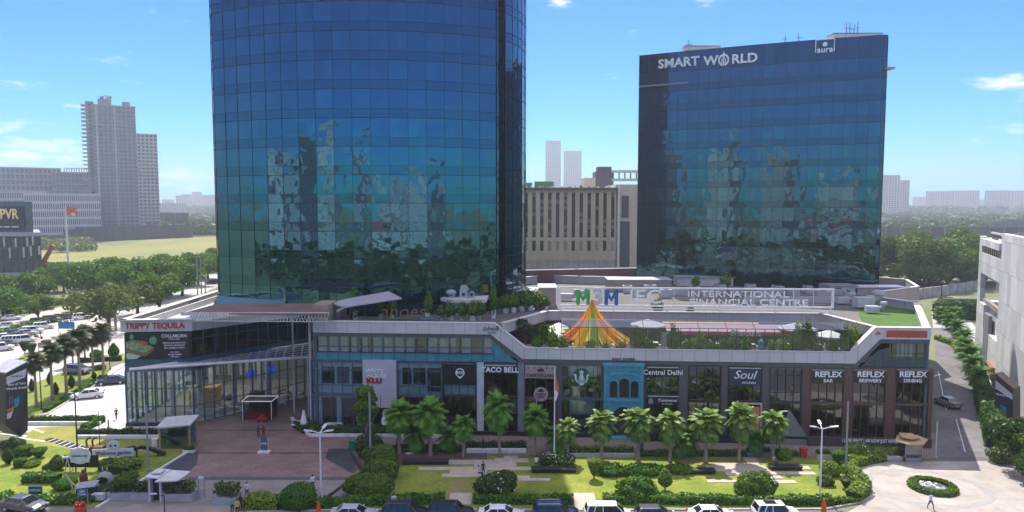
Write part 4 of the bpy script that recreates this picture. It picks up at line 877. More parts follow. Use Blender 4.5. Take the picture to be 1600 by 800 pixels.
for (px, py) in [(1040, 466), (1060, 462), (1085, 459), (1105, 464), (1125, 458), (1150, 462), (1172, 458), (1195, 465), (1215, 460), (1240, 464), (1262, 460), (1285, 466), (1000, 464), (980, 458), (1310, 462), (1325, 468), (1293, 457), (1015, 457)]:
    p = G(px, py, 13.2)
    if AC0 is None:
        AC0 = thing('cooling_unit', 'pale boxy cooling unit behind the roof sign, right below the C of IFC', 'cooling unit', p, 0, 'cooling units behind the roof sign')
        MB().box(-1.1, -.7, .25, 1.1, .7, 1.6).build('casing', acm, AC0, False); MB().cyl((0, 0, 1.6), (0, 0, 1.75), .5, n=14).build('fan', dark, AC0, False); MB().box(-.9, -.6, 0, .9, .6, .25).build('plinth', grey, AC0, False)
    else: c = copy_tree(AC0); c['label'] = 'pale boxy cooling unit behind the roof sign, '+AL[k]; k += 1; place(c, p, random.choice([0, 1.57]), (random.uniform(.7, 1.6), random.uniform(.7, 1.2), random.uniform(.7, 1.1)))
def roofbox(name, label, cat, px, py, w_, d_, h_, m, m2, z=13.2, rz=0):
    p = G(px, py, z); t = thing(name, label, cat, p, rz); MB().box(-w_/2, 0, 0, w_/2, d_, h_).build('wall', m, t, False); MB().box(-w_/2-.2, -.2, h_, w_/2+.2, d_+.2, h_+.15).build('roof', m2, t, False); return t
tanw = mat('tan_cladding', (.36, .29, .23), .7, scale=.5)
roofbox('roof_hut', 'tan clad roof hut left of the roof sign', 'roof hut', 856, 481, 2.6, 5, 3.2, tanw, white)
roofbox('roof_hut', 'long tan roof hut with stepped pale roofs beside the tall tower foot', 'roof hut', 812, 478, 7.5, 5, 2.4, tanw, lgrey)
roofbox('roof_hut', 'wide low hut with a flat pale roof behind the roof sign', 'roof hut', 1000, 456, 12, 5, 2.2, tanw, lgrey); roofbox('roof_hut', 'pale green roofed shed in front of the dark block', 'roof hut', 1105, 447, 12, 4, 1.7, offw, mat('pale_green_roof', (.33, .42, .40), .5))
roofbox('roof_hut', 'low grey block with louvres right of the roof sign', 'roof hut', 1318, 462, 5, 4, 1.7, lgrey, grey); roofbox('roof_hut', 'white walled hut under the dark block at its right foot', 'roof hut', 1375, 462, 9, 3, 1.5, panelw, white)
# ring parapets deeper on the roof
for nm, lab, pts, z0, z1 in [('roof_parapet', 'pale angled parapet between the two towers', [G(815, 434, 14.8), G(850, 430, 14.8), G(905, 432, 14.8), G(1010, 434, 14.8)], 13.2, 14.8),
                         ('roof_parapet', 'brown roof wall with a white coping behind the pale parapet between the towers', [G(812, 423, 16), G(900, 421, 16), G(1003, 419, 16)], 13.2, 16),
                         ('roof_parapet', 'pale parapet bending round the roof right of the dark block', [G(1366, 433, 14.6), G(1416, 437, 14.6), G(1434, 448, 14.6), G(1366, 457, 14.6)], 12.2, 14.6),
                         ('roof_parapet', 'pale parapet in front of the dark block foot', [G(990, 441, 14.2), G(1030, 442, 14.2)], 13.2, 14.2),
                         ('roof_parapet', 'long low edge wall on the turf roof side', [G(1345, 466, 14.2), G(1400, 468, 14.2), G(1437, 476, 14.2)], 13.2, 14.2)]:
    t = thing(nm, lab, 'parapet', (pts[0].x, pts[0].y, z0)); mb = MB(); wall_path(mb, [(p.x, p.y) for p in pts], z0, z1, .4); mb.build('wall', brown if 'brown' in lab else panelw, t); mb = MB(); wall_path(mb, [(p.x, p.y) for p in pts], z1, z1+.12, .6); mb.build('coping', white, t)
# white kiosk with curved roof (left roof terrace)
p = G(727, 492, 13.2); t = thing('roof_kiosk', 'white roof kiosk with a wide curved roof slab carrying small machines', 'kiosk', p)
MB().box(-2.7, 0, 0, 2.8, 4, 2.0).build('wall', offw, t, False); MB().prism([(-3.8, 1.0), (-2.5, -.8), (0, -1.5), (3.2, -1.2), (3.4, 4.2), (-3.2, 4.2)], 2.0, 2.5).build('roof', offw, t, False)
mb = MB()
for x in (.6, 1.4, 2.1): mb.box(x, -.03, .1, x+.35, 0, 1.9)
mb.build('door', dark, t, False)
for lab, dx, mk in [('small white dome machine on the kiosk roof', -2.2, 0), ('white hooded box machine on the kiosk roof', -.3, 1), ('round white fan unit on the kiosk roof', .9, 2)]:
    o = thing('roof_machine', lab, 'machine', p+Vector((dx, 1, 2.5)))
    (MB().ball((0, 0, .8), .8, .6, .45, 12).box(-.3, -.3, 0, .5, .3, .8) if mk == 0 else MB().box(-.6, -.4, 0, .6, .5, 1.2).xz([(-.6, 1.2), (.8, 1.2), (.4, 1.9), (-.4, 1.9)], -.4, .5) if mk == 1 else MB().cyl((0, -.3, .5), (0, .4, .5), .45, n=14)).build('casing', acm, o, False)
    MB().cyl((0, -.42, .55), (0, -.32, .55), .28, n=12).build('fan', dark, o, False)
# grey sail canopy, blue glass room
cv = mat('sail_canvas', (.44, .44, .50), .5, scale=.3, var=.08)
t = thing('sail_canopy', 'large grey sail shaped canopy over the blue glass roof room', 'canopy', G(560, 500, 13.2))
pts = [P(516, 473, 96), P(545, 466, 99), P(575, 461, 100), P(607, 455, 101), P(628, 465.5, 97), P(590, 471, 94), P(560, 475.5, 93.3), P(540, 479, 93)]
mb = MB(); mb.add([tuple(p) for p in pts]+[tuple(p-Vector((0, 0, .18))) for p in pts], [tuple(range(8)), tuple(range(8, 16))[::-1]]+[(i, 8+i, 8+(i+1) % 8, (i+1) % 8) for i in range(8)]); mb.build('canvas', cv, t)
t = thing('glass_room', 'blue glass room under the grey sail canopy', 'pavilion', G(575, 502, 13.2)); a = G(545, 500, 13.2); b = G(618, 500, 13.2)
MB().box(a.x, a.y+.5, 13.2, b.x, a.y+5, 16.2).build('wall', mat('room_blue', (.01, .05, .14), .1, .3), t); mb = MB()
for k in range(7): x = a.x+(b.x-a.x)*k/6; mb.box(x-.04, a.y+.42, 13.2, x+.04, a.y+.5, 16.2)
mb.build('mullion', frm, t)
# gold lettering on the roof terrace
gold = mat('gold_letters', (.30, .19, .08), .4, .3)
pz = P(630, 486, 95); t = thing('roof_lettering', 'curly gold lettering standing on the roof terrace among plants', 'sign', (pz.x, pz.y, 13.2))
text(t, 'anoes', (pz.x, pz.y, pz.z-.1), 2.3, gold, 0, 'CENTER', .08, -.01, 1.15, 'lettering', .1); MB().box(pz.x-4, pz.y-.1, 13.2, pz.x+4, pz.y+.1, pz.z-.95).build('base', dark, t)
# tan stair head on the left corner of the roof
a = G(502, 503, 13.2); b = G(532, 503, 13.2)
t = thing('stair_head', 'tan stone stair head at the left corner of the podium roof', 'stair head', a); MB().box(P(509, 480, a.y).x, 92.6, 13.2, P(532, 480, a.y).x, 97, 16.6).build('wall', tanw, t)
# low glass guard rail along the roof edge, plus things on the roof terrace
t = fthing('guard_rail', 'dark guard rail along the podium roof edge below the sail', 'railing', 5, .6, 13.2)
mb = MB(); x = 0
while x < uA-6: mb.box(x-.02, 0, 0, x+.02, .04, 1.9); x += 1.3
mb.box(0, 0, 1.88, uA-6, .05, 1.93); mb.build('rail', dark, t, False); MB().box(0, .01, .1, uA-6, .02, 1.85).build('glass_pane', G_screen, t, False)
t = fthing('bar_counter', 'blue and grey bar counter on the roof terrace', 'counter', U(672, 495, 1.5), 1.5, 13.2); MB().box(-1.3, 0, .5, 1.3, .8, 1.6).build('top', mat('counter_blue', (.05, .09, .25), .5), t, False); MB().box(-1.2, .1, 0, 1.2, .7, .5).build('base', grey, t, False)
# ================================================================== ENTRANCE: left wing, deck roof with truss, canopy
wing = thing('entrance_wing', 'left glass wing of the mall with a pale band and a big advertising panel', 'building', (-52, 93.2, 0))
A0 = Vector((-52, 93.2)); A1 = Vector((-43.2, 93.9)); B1 = Vector((-31.0, 107.8)); Bk = Vector((-31, 135)); Lk = Vector((-52.5, 135))
foot = [tuple(A0), tuple(A1), tuple(B1), tuple(Bk), tuple(Lk)]
MB().prism(foot, 0.0, .15).build('floor', mat('lobby_floor', (.42, .38, .33), .4), wing)
MB().prism([(p[0]*1+.0, p[1]) for p in foot], 8.9, 9.3).build('floor_slab', mat('slab_edge', (.16, .17, .19), .6), wing)
MB().prism([(-51.8, 93.5), (-43.4, 94.2), (-31.2, 108), (-31, 135), (-52.3, 135)], 13.0, 13.2).build('roof', mat('white_roof', (.52, .53, .50), .8, scale=.1), wing)
mb = MB(); wall_path(mb, [tuple(A0), tuple(A1)], 12.9, 14.45, .5); wall_path(mb, [tuple(A1), tuple(B1)], 12.9, 14.1, .4); mb.build('parapet', panel, wing)
mb = MB(); wall_path(mb, [tuple(A1), tuple(A0), tuple(Lk)], 14.45, 14.55, 1.0); wall_path(mb, [(-50.9, 95), (-51, 132)], 13.2, 14.1, .3); mb.build('coping', MATS['pale_coping'], wing)
mb = MB(); wall_path(mb, [tuple(A0), tuple(Lk)], 12.9, 14.45, .5); mb.build('side_parapet', panelw, wing)
# upper storey: solid behind the advert, dark windows on the receding face
def face(a, b): d = (b-a); ln = d.length; d = d/ln; return Matrix.Translation((a.x, a.y, 0)) @ Matrix.Rotation(math.atan2(d.y, d.x), 4, 'Z'), ln
MA, LA = face(A0, A1); MBf, LB = face(A1, B1); ML, LL = face(Lk, A0)
MB(MA).box(.2, .15, 9.3, LA-.1, .4, 12.9).build('upper_wall', fascia, wing)
mb = MB(MA); mb.box(0, -.05, 7.6, LA, .2, 9.3); mb.build('teal_band', mat('teal_band', (.05, .12, .16), .2, .3), wing)
mb = MB(MBf); mb.box(0, -.03, 7.6, LB, .2, 9.3); mb.build('teal_band', MATS['teal_band'], wing)
MB(MBf).box(.1, .3, 9.3, LB, .34, 12.9).build('upper_window', G_dark, wing)
mb = MB(MBf)
for k in range(12): x = .05+k*LB/11.5; mb.box(x-.05, .18, 9.3, x+.05, .3, 12.9)
mb.box(0, .16, 11.7, LB, .28, 11.78); mb.build('mullion', frm, wing)
mb = MB(MBf)
for x in (.7, 1.5, 9.2, 13.6, 14.4): mb.box(x, .8, 9.5, x+.6, .9, 12.6)
mb.build('blind', MATS['cream_blind'], wing)
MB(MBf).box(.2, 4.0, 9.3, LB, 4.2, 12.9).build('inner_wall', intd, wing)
# lower glass on three sides
for M_, L2, n_ in ((MA, LA, 7), (MBf, LB, 13), (ML, LL, 30)):
    MB(M_).box(.1, .06, .15, L2-.1, .1, 7.6).build('window', G_clear if M_ is not ML else glassmat('side_glass', (.9, .93, .95), .05), wing)
    mb = MB(M_)
    for k in range(n_+1):
        x = L2*k/n_; mb.box(x-.06, -.08, .15, x+.06, .14, 7.6)
    for hz in (.2, 2.6, 5.1, 7.5): mb.box(0, -.06, hz-.05, L2, .05, hz+.05)
    mb.build('mullion', frm, wing)
MB(MA).box(-.1, -.3, -.01, LA+.1, .0, .45).build('plinth', dark, wing)
# lobby interior
lob = mat('lobby_white', (.62, .60, .56), .6)
mb = MB()
for (x, y) in [(-48, 98), (-44.5, 98.5), (-40.5, 101), (-37, 105), (-46, 106), (-40, 110)]: mb.cyl((x, y, .15), (x, y, 8.9), .38, n=12)
mb.build('column', lob, wing)
mb = MB(); mb.box(-47.2, 101, .15, -43.2, 103, 3.2); mb.build('counter_block', wood, wing)
mb = MB(); mb.box(-51.6, 118, .15, -31.2, 118.3, 8.9); mb.build('back_wall', mat('back_wall', (.28, .25, .22), .7), wing)
mb = MB()
for k in range(9): mb.box(-51.2+k*1.0, 117.6, 1.0, -50.7+k*1.0, 117.8, 7.8)
mb.build('curtain_strip', lob, wing)  # white strips painted for the bright backlit curtains, no lamp
mb = MB()
for (x, y) in [(-49, 97), (-45.5, 99.5), (-49, 103), (-44, 105), (-39.5, 105), (-47, 111), (-41, 112), (-35.5, 110)]: mb.cyl((x, y, 8.75), (x, y, 8.85), .7, n=12)
mb.build('ceiling_light', mat('lobby_lamp', (.9, .85, .75), .5, emis=(1, .93, .8, 16)), wing)
mb = MB()
for k in range(9):
    t_ = k/9; q = A1.lerp(B1, t_+.05); mb.box(q.x-2.6, q.y+.8, .15, q.x-1.0, q.y+1.5, .6)
    mb.box(q.x-2.6, q.y+1.5, .15, q.x-1.0, q.y+1.7, 1.1)
mb.build('sofa', lob, wing)
MB().box(-41.5, 97.6, .15, -40.6, 98.0, 1.2).box(-39, 100.2, .15, -36.6, 100.6, 1.1).box(-36, 103.4, .15, -34, 103.8, 1.1).build('low_wall', lob, wing)
mb = MB()
for k in range(14): x = random.uniform(-46, -35); y = 104+random.uniform(-3, 6); mb.box(x-.5, y-.5, .15, x+.5, y+.5, .8)
mb.build('table', dark, wing)
for (a_, lab) in [(8.6, 'blue lit screen left'), (11.8, 'blue lit screen right')]:
    MB(MBf).cyl((a_, .5, 5.3), (a_, .6, 5.3), .75, n=6).build('screen', mat('screen_blue', (.02, .04, .3), .3, emis=(.05, .12, .9, .3)), wing)
# advert panel + lettering
ad = thing('billboard', 'wide dark food advertising panel on the left wing under the red lettering', 'billboard', MA @ Vector((LA/2, -.1, 10.9)), math.atan2((A1-A0).y, (A1-A0).x))
wA = LA/2-.15
MB().box(-wA, -.08, -1.75, wA, .08, 1.85).build('panel', bb, ad, False)
def disc2(mb, cx_, cz_, rx, rz_, y0, y1, n=16): mb.xz([(cx_+rx*math.cos(2*math.pi*i/n), cz_+rz_*math.sin(2*math.pi*i/n)) for i in range(n)], y0, y1)
mb = MB(); mb.xz([(-4.1, .6), (-3.0, .9), (-1.0, .1), (-.6, -.1), (-1.7, -1.1), (-4.0, -.4)], -.11, -.085); mb.build('tray_picture', mat('tray_green', (.22, .30, .17), .6, scale=2, var=.4), ad, False)
mb = MB(); mb.xz([(-4.1, -.2), (-1.6, -.9), (-.4, 0), (-.5, -.5), (-1.6, -1.4), (-4.1, -.8)], -.13, -.112); mb.build('board_picture', mat('board_olive', (.18, .14, .05), .6), ad, False)
mb = MB(); disc2(mb, -.55, .8, .5, .55, -.12, -.09, 9); disc2(mb, -3.3, 1.3, .28, .4, -.12, -.09, 8); mb.build('leaf_picture', mat('leaf_picture', (.10, .30, .18), .6), ad, False)
mb = MB(); mb.xz([(-2.6, .9), (-1.2, .6), (-1.3, .1), (-2.3, .35)], -.15, -.132); mb.build('filling_picture', mat('filling', (.35, .12, .04), .6, scale=4, var=.5), ad, False)
mb = MB(); mb.xz([(-4.1, -1.0), (-3.6, -.7), (-2.2, -1.3), (-2.8, -1.7), (-4.0, -1.7)], -.12, -.09); mb.build('plate_picture', mat('plate_white', (.5, .52, .45), .6), ad, False)
for (s_, z_, sz, sx_) in [('COLLABORN', 1.35, .62, .9), ('modern asian', .95, .26, 1), ('PRIVATE & CORPORATE EVENTS', .42, .27, .75), ('BIRTHDAYS ANNIVERSARIES', .08, .27, .8), ('BULK ORDERS CATERING', -.27, .27, .85), ('CALL NOW', -.85, .22, 1), ('98100 00000', -1.18, .3, 1.1), ('OPEN DAILY', -1.5, .2, 1)]:
    text(ad, s_, (2.2, -.11, z_), sz, letw, 0, 'CENTER', .015, .006, sx_, 'lettering', 0, False)
tr = thing('wall_lettering', 'red cut-out letters reading TRIPPY TEQUILA on the pale band', 'shop sign', MA @ Vector((LA/2, -.32, 13.7)), math.atan2((A1-A0).y, (A1-A0).x))
text(tr, 'TRIPPY TEQUILA', (-.2, -.03, -.02), 1.05, mat('red_letters', (.45, .01, .01), .4), 0, 'CENTER', .05, .03, .95, 'lettering', 0, False)
MB().box(-3.7, .0, -.48, 3.5, .03, .5).build('backing', lgrey, tr, False)
# deck roof with truss
deck = thing('deck_roof', 'flat red brown deck roof on a white steel truss over the entrance court', 'roof deck', (-42, 90, 16))
D = [G(286, 489, 16), G(512, 490.5, 16), G(520, 474, 16), G(342, 474, 16)]; D = [(p.x, p.y) for p in D]
MB().prism(D, 15.85, 16.0).build('deck', mat('red_deck', (.24, .14, .12), .9, scale=.25, col2=(.14, .10, .09)), deck)
mb = MB(); a = Vector((D[0][0], D[0][1], 0)); b = Vector((D[1][0], D[1][1], 0)); n_ = 44
for k in range(n_):
    p = a.lerp(b, k/n_); q = a.lerp(b, (k+.5)/n_); r = a.lerp(b, (k+1)/n_)
    if k > 1: mb.cyl((p.x, p.y+.2, 15.75), (q.x, q.y+.2, 14.95), .045, n=4).cyl((q.x, q.y+.2, 14.95), (r.x, r.y+.2, 15.75), .045, n=4)
mb.cyl((a.x+1, a.y+.2, 14.95), (b.x, b.y+.2, 14.95), .07, n=5); mb.build('truss', offw, deck)
mb = MB(); mb.box(a.x-.2, a.y-.25, 15.7, b.x, a.y, 16.08); mb.build('edge_beam', offw, deck)
MB().cyl((-31.2, 99, 0), (-31.2, 99, 15.8), .12).cyl((-27.0, 93, 0), (-27.0, 93, 15.8), .2).build('post', lgrey, deck)
# glazed canopy
cp = thing('glass_canopy', 'triangular glazed entrance canopy with a white steel grid in front of the left wing', 'canopy', (-40, 95, 8.6))
T = G(202, 577, 8.6); R1 = G(484, 557.5, 8.6); R2 = G(486, 536, 8.6)
def cpt(s_, t_): q = R1.lerp(R2, t_); return T.lerp(q, s_)
mb = MB()
edge = lambda p, q, r: mb.cyl(p, q, r, n=6)
edge(T, R1, .2); edge(T, R2, .14); edge(R1, R2, .14)
def flat(p, q, w_):
    d = (q-p).normalized(); s_ = Vector((-d.y, d.x, 0))*w_/2; mb.prism([(v.x, v.y) for v in (p-s_, q-s_, q+s_, p+s_)], 8.6, 8.63)
for k in range(1, 19): flat(cpt(k/19, 0), cpt(k/19, 1), .14)
for k in range(1, 6): flat(cpt(.03, k/6), cpt(1, k/6), .24)
mb.build('frame', white, cp)
for (s0, s1, t0, t1, m_, nm) in [(.04, .40, 0, 1, mat('pale_blue_glass', (.04, .07, .12), .2), 'glass_pane'), (.40, .63, 0, .85, mat('salmon_panel', (.55, .20, .16), .5), 'salmon_panel'), (.63, .76, .1, 1, mat('lilac_glass', (.10, .14, .55), .4), 'lilac_panel'), (.76, 1, 0, 1, G_dark, 'dark_pane')]:
    mb = MB(); k = 6
    for i in range(k):
        a0 = s0+(s1-s0)*i/k; a1 = s0+(s1-s0)*(i+1)/k
        mb.add([tuple(cpt(s, t)+Vector((0, 0, -.12-.002*i))) for s, t in ((a0, t0), (a1, t0), (a1, t1), (a0, t1))], [(0, 1, 2, 3)])
    mb.build(nm, m_, cp)
mb = MB(); edge(G(300, 664, 0)+Vector((0, .3, 0)), G(300, 664, 0)+Vector((0, .3, 8.6)), .1); mb.cyl((R1.x-.4, R1.y+.4, 0), (R1.x-.4, R1.y+.4, 8.6), .12); mb.build('post', lgrey, cp)
# court back wall
cw = thing('court_wall', 'dark glass back wall of the entrance court under the deck roof', 'wall', (-30, 118, 0)); MB().box(-31, 122, 0, -24.5, 122.3, 15.8).build('glazing', G_dark, cw); MB().box(-31, 122.6, 0, -24.5, 122.8, 15.8).build('inner_wall', intd, cw)
# podium left side face (towards the court)
mb = MB(FM); mb.box(-.02, .4, 0, .06, 22, 13); mb.build('court_side_glazing', teal, pod, True)
mb = MB(FM); mb.box(-.12, .3, 12.9, .5, 22, 14.45); mb.build('side_parapet', panelw, pod, True)
# ================================================================== TREES AND PLANTS
def tree_proto(seed, R, H, nlobe, nleaf, leaf, m, trunk_h, spread=.75):
    """returns (trunk MB, crown MB) in local coords"""
    r_ = random.Random(seed); tb = MB(); cb = MB(); cz = trunk_h+(H-trunk_h)*.5; rz = (H-trunk_h)*.5
    lob = []
    for i in range(nlobe):
        a = r_.uniform(0, 6.283); q = r_.uniform(.15, 1)**.6; z = r_.uniform(-.75, .85); k = math.sqrt(max(0, 1-z*z*.8))
        lob.append((R*spread*q*k*math.cos(a), R*spread*q*k*math.sin(a), cz+rz*z*.75, R*r_.uniform(.26, .46)))
    tb.cyl((0, 0, 0), (.1, 0, trunk_h*1.2), R*.075, R*.05, 8)
    for (x, y, z, r) in lob[:9]: tb.cyl((.1, 0, trunk_h*.9), (x*.85, y*.85, z-.1*r), R*.035, R*.012, 5)
    tot = sum(l[3]**2 for l in lob)
    for (x, y, z, r) in lob:
        n = int(nleaf*r*r/tot); p, nn = sphere_pts(n, (x, y, z), (r, r, r*.8), .5, 1.08, -.75); cb.leaves(p, nn, leaf, .55)
    return tb, cb
def make_tree(name, label, group, protoargs, m, loc, rz=0, sc=1.0, bm=bark):
    tb, cb = tree_proto(*protoargs); t = thing(name, label, 'tree', (0, 0, 0), 0, group)
    tb.build('trunk', bm, t, False); cb.build('crown', m, t, False); place(t, loc, rz, sc); return t
def repeat(proto, items):
    for (loc, rz, sc, lab) in items: c = copy_tree(proto); place(c, loc, rz, sc, lab)
# left tree mass along the highway (three proto trees)
gl = 'roadside trees by the highway'
tp = [make_tree('tree', 'broad bright green tree in the middle of the roadside group', gl, (1, 8, 13, 26, 6500, .55, None, 2.2), leafA, G(200, 476), 0),
      make_tree('tree', 'dense dark green rounded tree behind the palms of the left garden', gl, (2, 8, 12, 26, 6500, .55, None, 2.0), leafG, G(135, 468), 0),
      make_tree('tree', 'olive flat-topped tree standing alone beside the road', gl, (3, 7.5, 10.5, 22, 3400, .55, None, 2.8, .9), leafD, G(170, 516), 0)]
for (px, py, k, sc, lab) in [(30, 480, 0, .75, 'mid green tree at the left border above the queue of cars'), (55, 474, 1, .72, 'dark tree right beside the advertising building'), (8, 496, 1, .7, 'dark tree cut by the left border'),
                        (60, 500, 0, .5, 'small tree on the verge left of the highway'), (100, 456, 0, .8, 'green tree behind the flagpole foot'), (240, 470, 0, 1.0, 'large bright tree left of the tall tower'), (285, 462, 1, .95, 'dark tree with hazy top near the lamp posts'),
                        (310, 446, 0, .9, 'tree touching the left edge of the tall tower'), (265, 452, 0, .95, 'tall tree at the back of the roadside group'), (225, 452, 1, .9, 'dark tree between two bright crowns'), (325, 436, 1, .9, 'far tree beside the tall tower'),
                        (180, 450, 0, .85, 'low bright tree above the olive tree'), (150, 450, 1, .8, 'dark tree over the highway bend'), (250, 488, 0, .85, 'bright tree just above the white roof edge'), (215, 492, 2, .85, 'olive tree behind the red lettering wall'),
                        (85, 442, 1, .5, 'small dark tree by the hedge of the field'), (120, 438, 0, .5, 'small green tree under the field edge'), (50, 445, 2, .5, 'small olive tree by the orange column'), (295, 436, 0, .7, 'pale far tree at the field corner'),
                        (205, 436, 2, .55, 'lone small tree inside the dry field'), (340, 425, 0, .8, 'far tree half hidden by the tall tower'), (355, 440, 1, .8, 'tree behind the tall tower edge'), (75, 458, 0, .7, 'round tree left of the flagpole')]:
    c = copy_tree(tp[k]); place(c, G(px, py), random.uniform(0, 6), sc*random.uniform(.95, 1.05), lab)
# right tree clump
gr = 'tall trees behind the right road'
rp_ = [make_tree('tree', 'tall dense tree directly right of the dark glass block', gr, (11, 11, 19, 26, 11000, .7, None, .8, .85), leafmat('leaf_neem', (.03, .07, .01), (.17, .24, .03)), G(1400, 446), 0, 1),
       make_tree('tree', 'tall bright topped tree beside the white building', gr, (12, 11, 19, 26, 11000, .7, None, .8, .85), leafA, G(1505, 448), 0, 1)]
for (px, py, k, sc, lab) in [(1450, 452, 0, .95, 'dark tree in the middle of the right clump'), (1480, 446, 1, 1.02, 'broad green tree left of the bright topped one'), (1425, 440, 1, .98, 'tree with lighter crown second from the glass block'), (1370, 440, 0, .9, 'tree half hidden by the dark glass block'),
                        (1535, 444, 0, 1.0, 'tree behind the roof corner of the white building'), (1408, 420, 1, .75, 'far rounded tree peeping over the clump'), (1350, 425, 0, .9, 'tree behind the dark glass block'), (1470, 430, 0, .9, 'dark tree at the back of the clump'), (1560, 440, 1, .9, 'tree hidden behind the white building'), (1522, 440, 1, 1.02, 'bright tree rising left of the white building corner')]:
    c = copy_tree(rp_[k]); place(c, G(px, py), random.uniform(0, 6), (sc*random.uniform(.85, 1.1), sc*random.uniform(.85, 1.1), sc*random.uniform(.82, 1.08)), lab)
# ---- palms ------------------------------------------------------------
def palm_mesh(seed, trunk, rad, nfr, broad):
    r_ = random.Random(seed); tb = MB(); cb = MB()
    prof = [(.30, 0), (.22, .3), (.17, trunk*.5), (.17, trunk), (.24, trunk+.25)]; tb.lathe(prof, n=9)
    for i in range(nfr):
        az = i*2.39996+r_.uniform(-.35, .35); f = (i/nfr)**(.8 if broad else 1); el0 = math.radians(86-118*f+r_.uniform(-14, 14)); Ln = rad*r_.uniform(.7, 1.15)*(1.0 if f > .2 else .85)
        d = Vector((math.cos(az), math.sin(az), 0)); side = Vector((-math.sin(az), math.cos(az), 0)); p = Vector((0, 0, trunk+.15+.9*(1-f))); el = el0; pts = [p.copy()]; nn = 9
        for k in range(nn):
            st = Ln/nn; p = p+(d*math.cos(el)+Vector((0, 0, 1))*math.sin(el))*st; el -= math.radians(9 if not broad else 8); pts.append(p.copy())
        if broad:      # big undivided drooping leaf bunch on a stalk
            for k in range(3, nn):
                t_ = k/nn; wv = .33*math.sin(math.pi*min(1, (t_-.2)/.85))+.05
                for sgn in (1, -1):
                    for q in range(1):
                        a = pts[k]; b = pts[k+1]; dr = Vector((0, 0, -.35*wv))
                        cb.add([a, b, b+side*sgn*wv+dr+(b-a)*.35, a+side*sgn*wv+dr+(b-a)*.1], [(0, 1, 2, 3)])
        else:
            cb.cyl(pts[0], pts[4], .025, .015, 4, caps=False)
            for k in range(2, nn+1):
                t_ = k/nn; l = .85*math.sin(math.pi*min(1, t_*.9+.05))+.15
                for sgn in (1, -1):
                    for q in (0, .5):
                        a = pts[k-1].lerp(pts[k], q); dd = (pts[k]-pts[k-1]).normalized()
                        tip = a+side*sgn*l*.8+dd*l*.55+Vector((0, 0, -.28*l+r_.uniform(-.06, .06))); w_ = dd*.075
                        cb.add([a-w_, a+w_, tip], [(0, 1, 2)])
    return tb, cb
def palm(label, group, seed, trunk, rad, nfr, broad, m, loc, sc=1):
    tb, cb = palm_mesh(seed, trunk, rad, nfr, broad); t = thing('palm_tree', label, 'palm tree', (0, 0, 0), 0, group)
    tb.build('trunk', palmbark, t, False, smooth=True); cb.build('crown', m, t, False); place(t, loc, random.uniform(0, 6), sc); return t
gp = 'palms in a row along the promenade'
leafL = leafmat('leaf_palm_light', (.055, .14, .015), (.23, .35, .05), .3)
pA = palm('first palm of the row, dark feathery crown in front of the pale banner', gp, 5, 4.1, 2.2, 84, False, leafP, G(624, 709))
pB = palm('palm with light broad leaves in front of the turquoise arched shop', gp, 6, 3.8, 1.95, 96, True, leafL, G(940, 719))
for (px, py, k, sc, lab) in [(673, 713, 0, 1.1, 'tallest dark palm, in front of the second white bay'), (724, 715, 0, .85, 'narrow palm below the round BRD emblem'), (781, 713, 0, 1.08, 'dark palm in front of the TACO BELL bay'), (836, 712, 0, .9, 'dark palm left of the flagpole'),
                        (887, 721, 1, .85, 'small light palm right of the flagpole'), (997, 720, 1, 1.08, 'light palm between the turquoise shop and Central Delhi'), (1047, 722, 1, 1.06, 'light palm in front of the Central Delhi bay'),
                        (1102, 723, 1, 1.05, 'light palm in front of the plain dark bay'), (1154, 721, 1, 1.06, 'light palm below the Soul sign'), (1207, 720, 1, 1.04, 'last light palm of the row, left of the BAR bay')]:
    c = copy_tree([pA, pB][k]); place(c, G(px, py), random.uniform(0, 6), (sc*random.uniform(.85, 1.12), sc*random.uniform(.85, 1.12), sc*random.uniform(.9, 1.1)), lab); c.rotation_euler[0] = random.uniform(-.05, .05); c.rotation_euler[1] = random.uniform(-.05, .05)
tb, cb = tree_proto(21, 2.2, 8.0, 16, 3000, .3, None, 2.4, .5); t = thing('tree', 'slim leafy tree with hanging foliage left of the promenade palms', 'tree', (0, 0, 0)); tb.build('trunk', palmbark, t, False); cb.build('crown', leafA, t, False); place(t, G(572, 698), 0, 1)
gp2 = 'small palms behind the row'
pC = palm('small dark feathery palm behind the row near the banner', gp2, 9, 1.6, 2.2, 40, False, leafP, G(650, 705))
for (px, py, sc, lab) in [(700, 706, .8, 'small palm low behind the tallest dark palm'), (1075, 709, .9, 'small palm behind the two light palms'), (1062, 714, .8, 'young palm beside the Central Delhi bay'), (1180, 710, .8, 'young palm behind the two last light palms'), (871, 709, .9, 'young palm at the flagpole foot')]:
    c = copy_tree(pC); place(c, G(px, py), random.uniform(0, 6), sc, lab)
# tall thin palms of the left garden
gq = 'slender palms in the left garden'
def tallpalm(label, px, py, h, sc=1):
    return palm(label, gq, 31, h, 2.0, 46, False, leafmat('leaf_fan_dark', (.03, .06, .015), (.11, .14, .05)), G(px, py), sc)
q0 = tallpalm('slender palm nearest to the black billboard pylon', 57, 636, 6.2)
for (px, py, sc, lab) in [(82, 625, 1.08, 'second slender palm from the pylon, fullest crown'), (104, 616, 1.14, 'slender palm left of the parked dark car'), (125, 606, 1.2, 'tallest slender palm over the dark car'), (146, 588, 1.05, 'slender palm right of the dark car'),
                     (162, 586, 1.12, 'slender palm beside the blue car'), (133, 563, .85, 'far slender palm beyond the drive'), (114, 571, .8, 'far slender palm by the road sign')]:
    c = copy_tree(q0); place(c, G(px, py), random.uniform(0, 6), sc, lab)
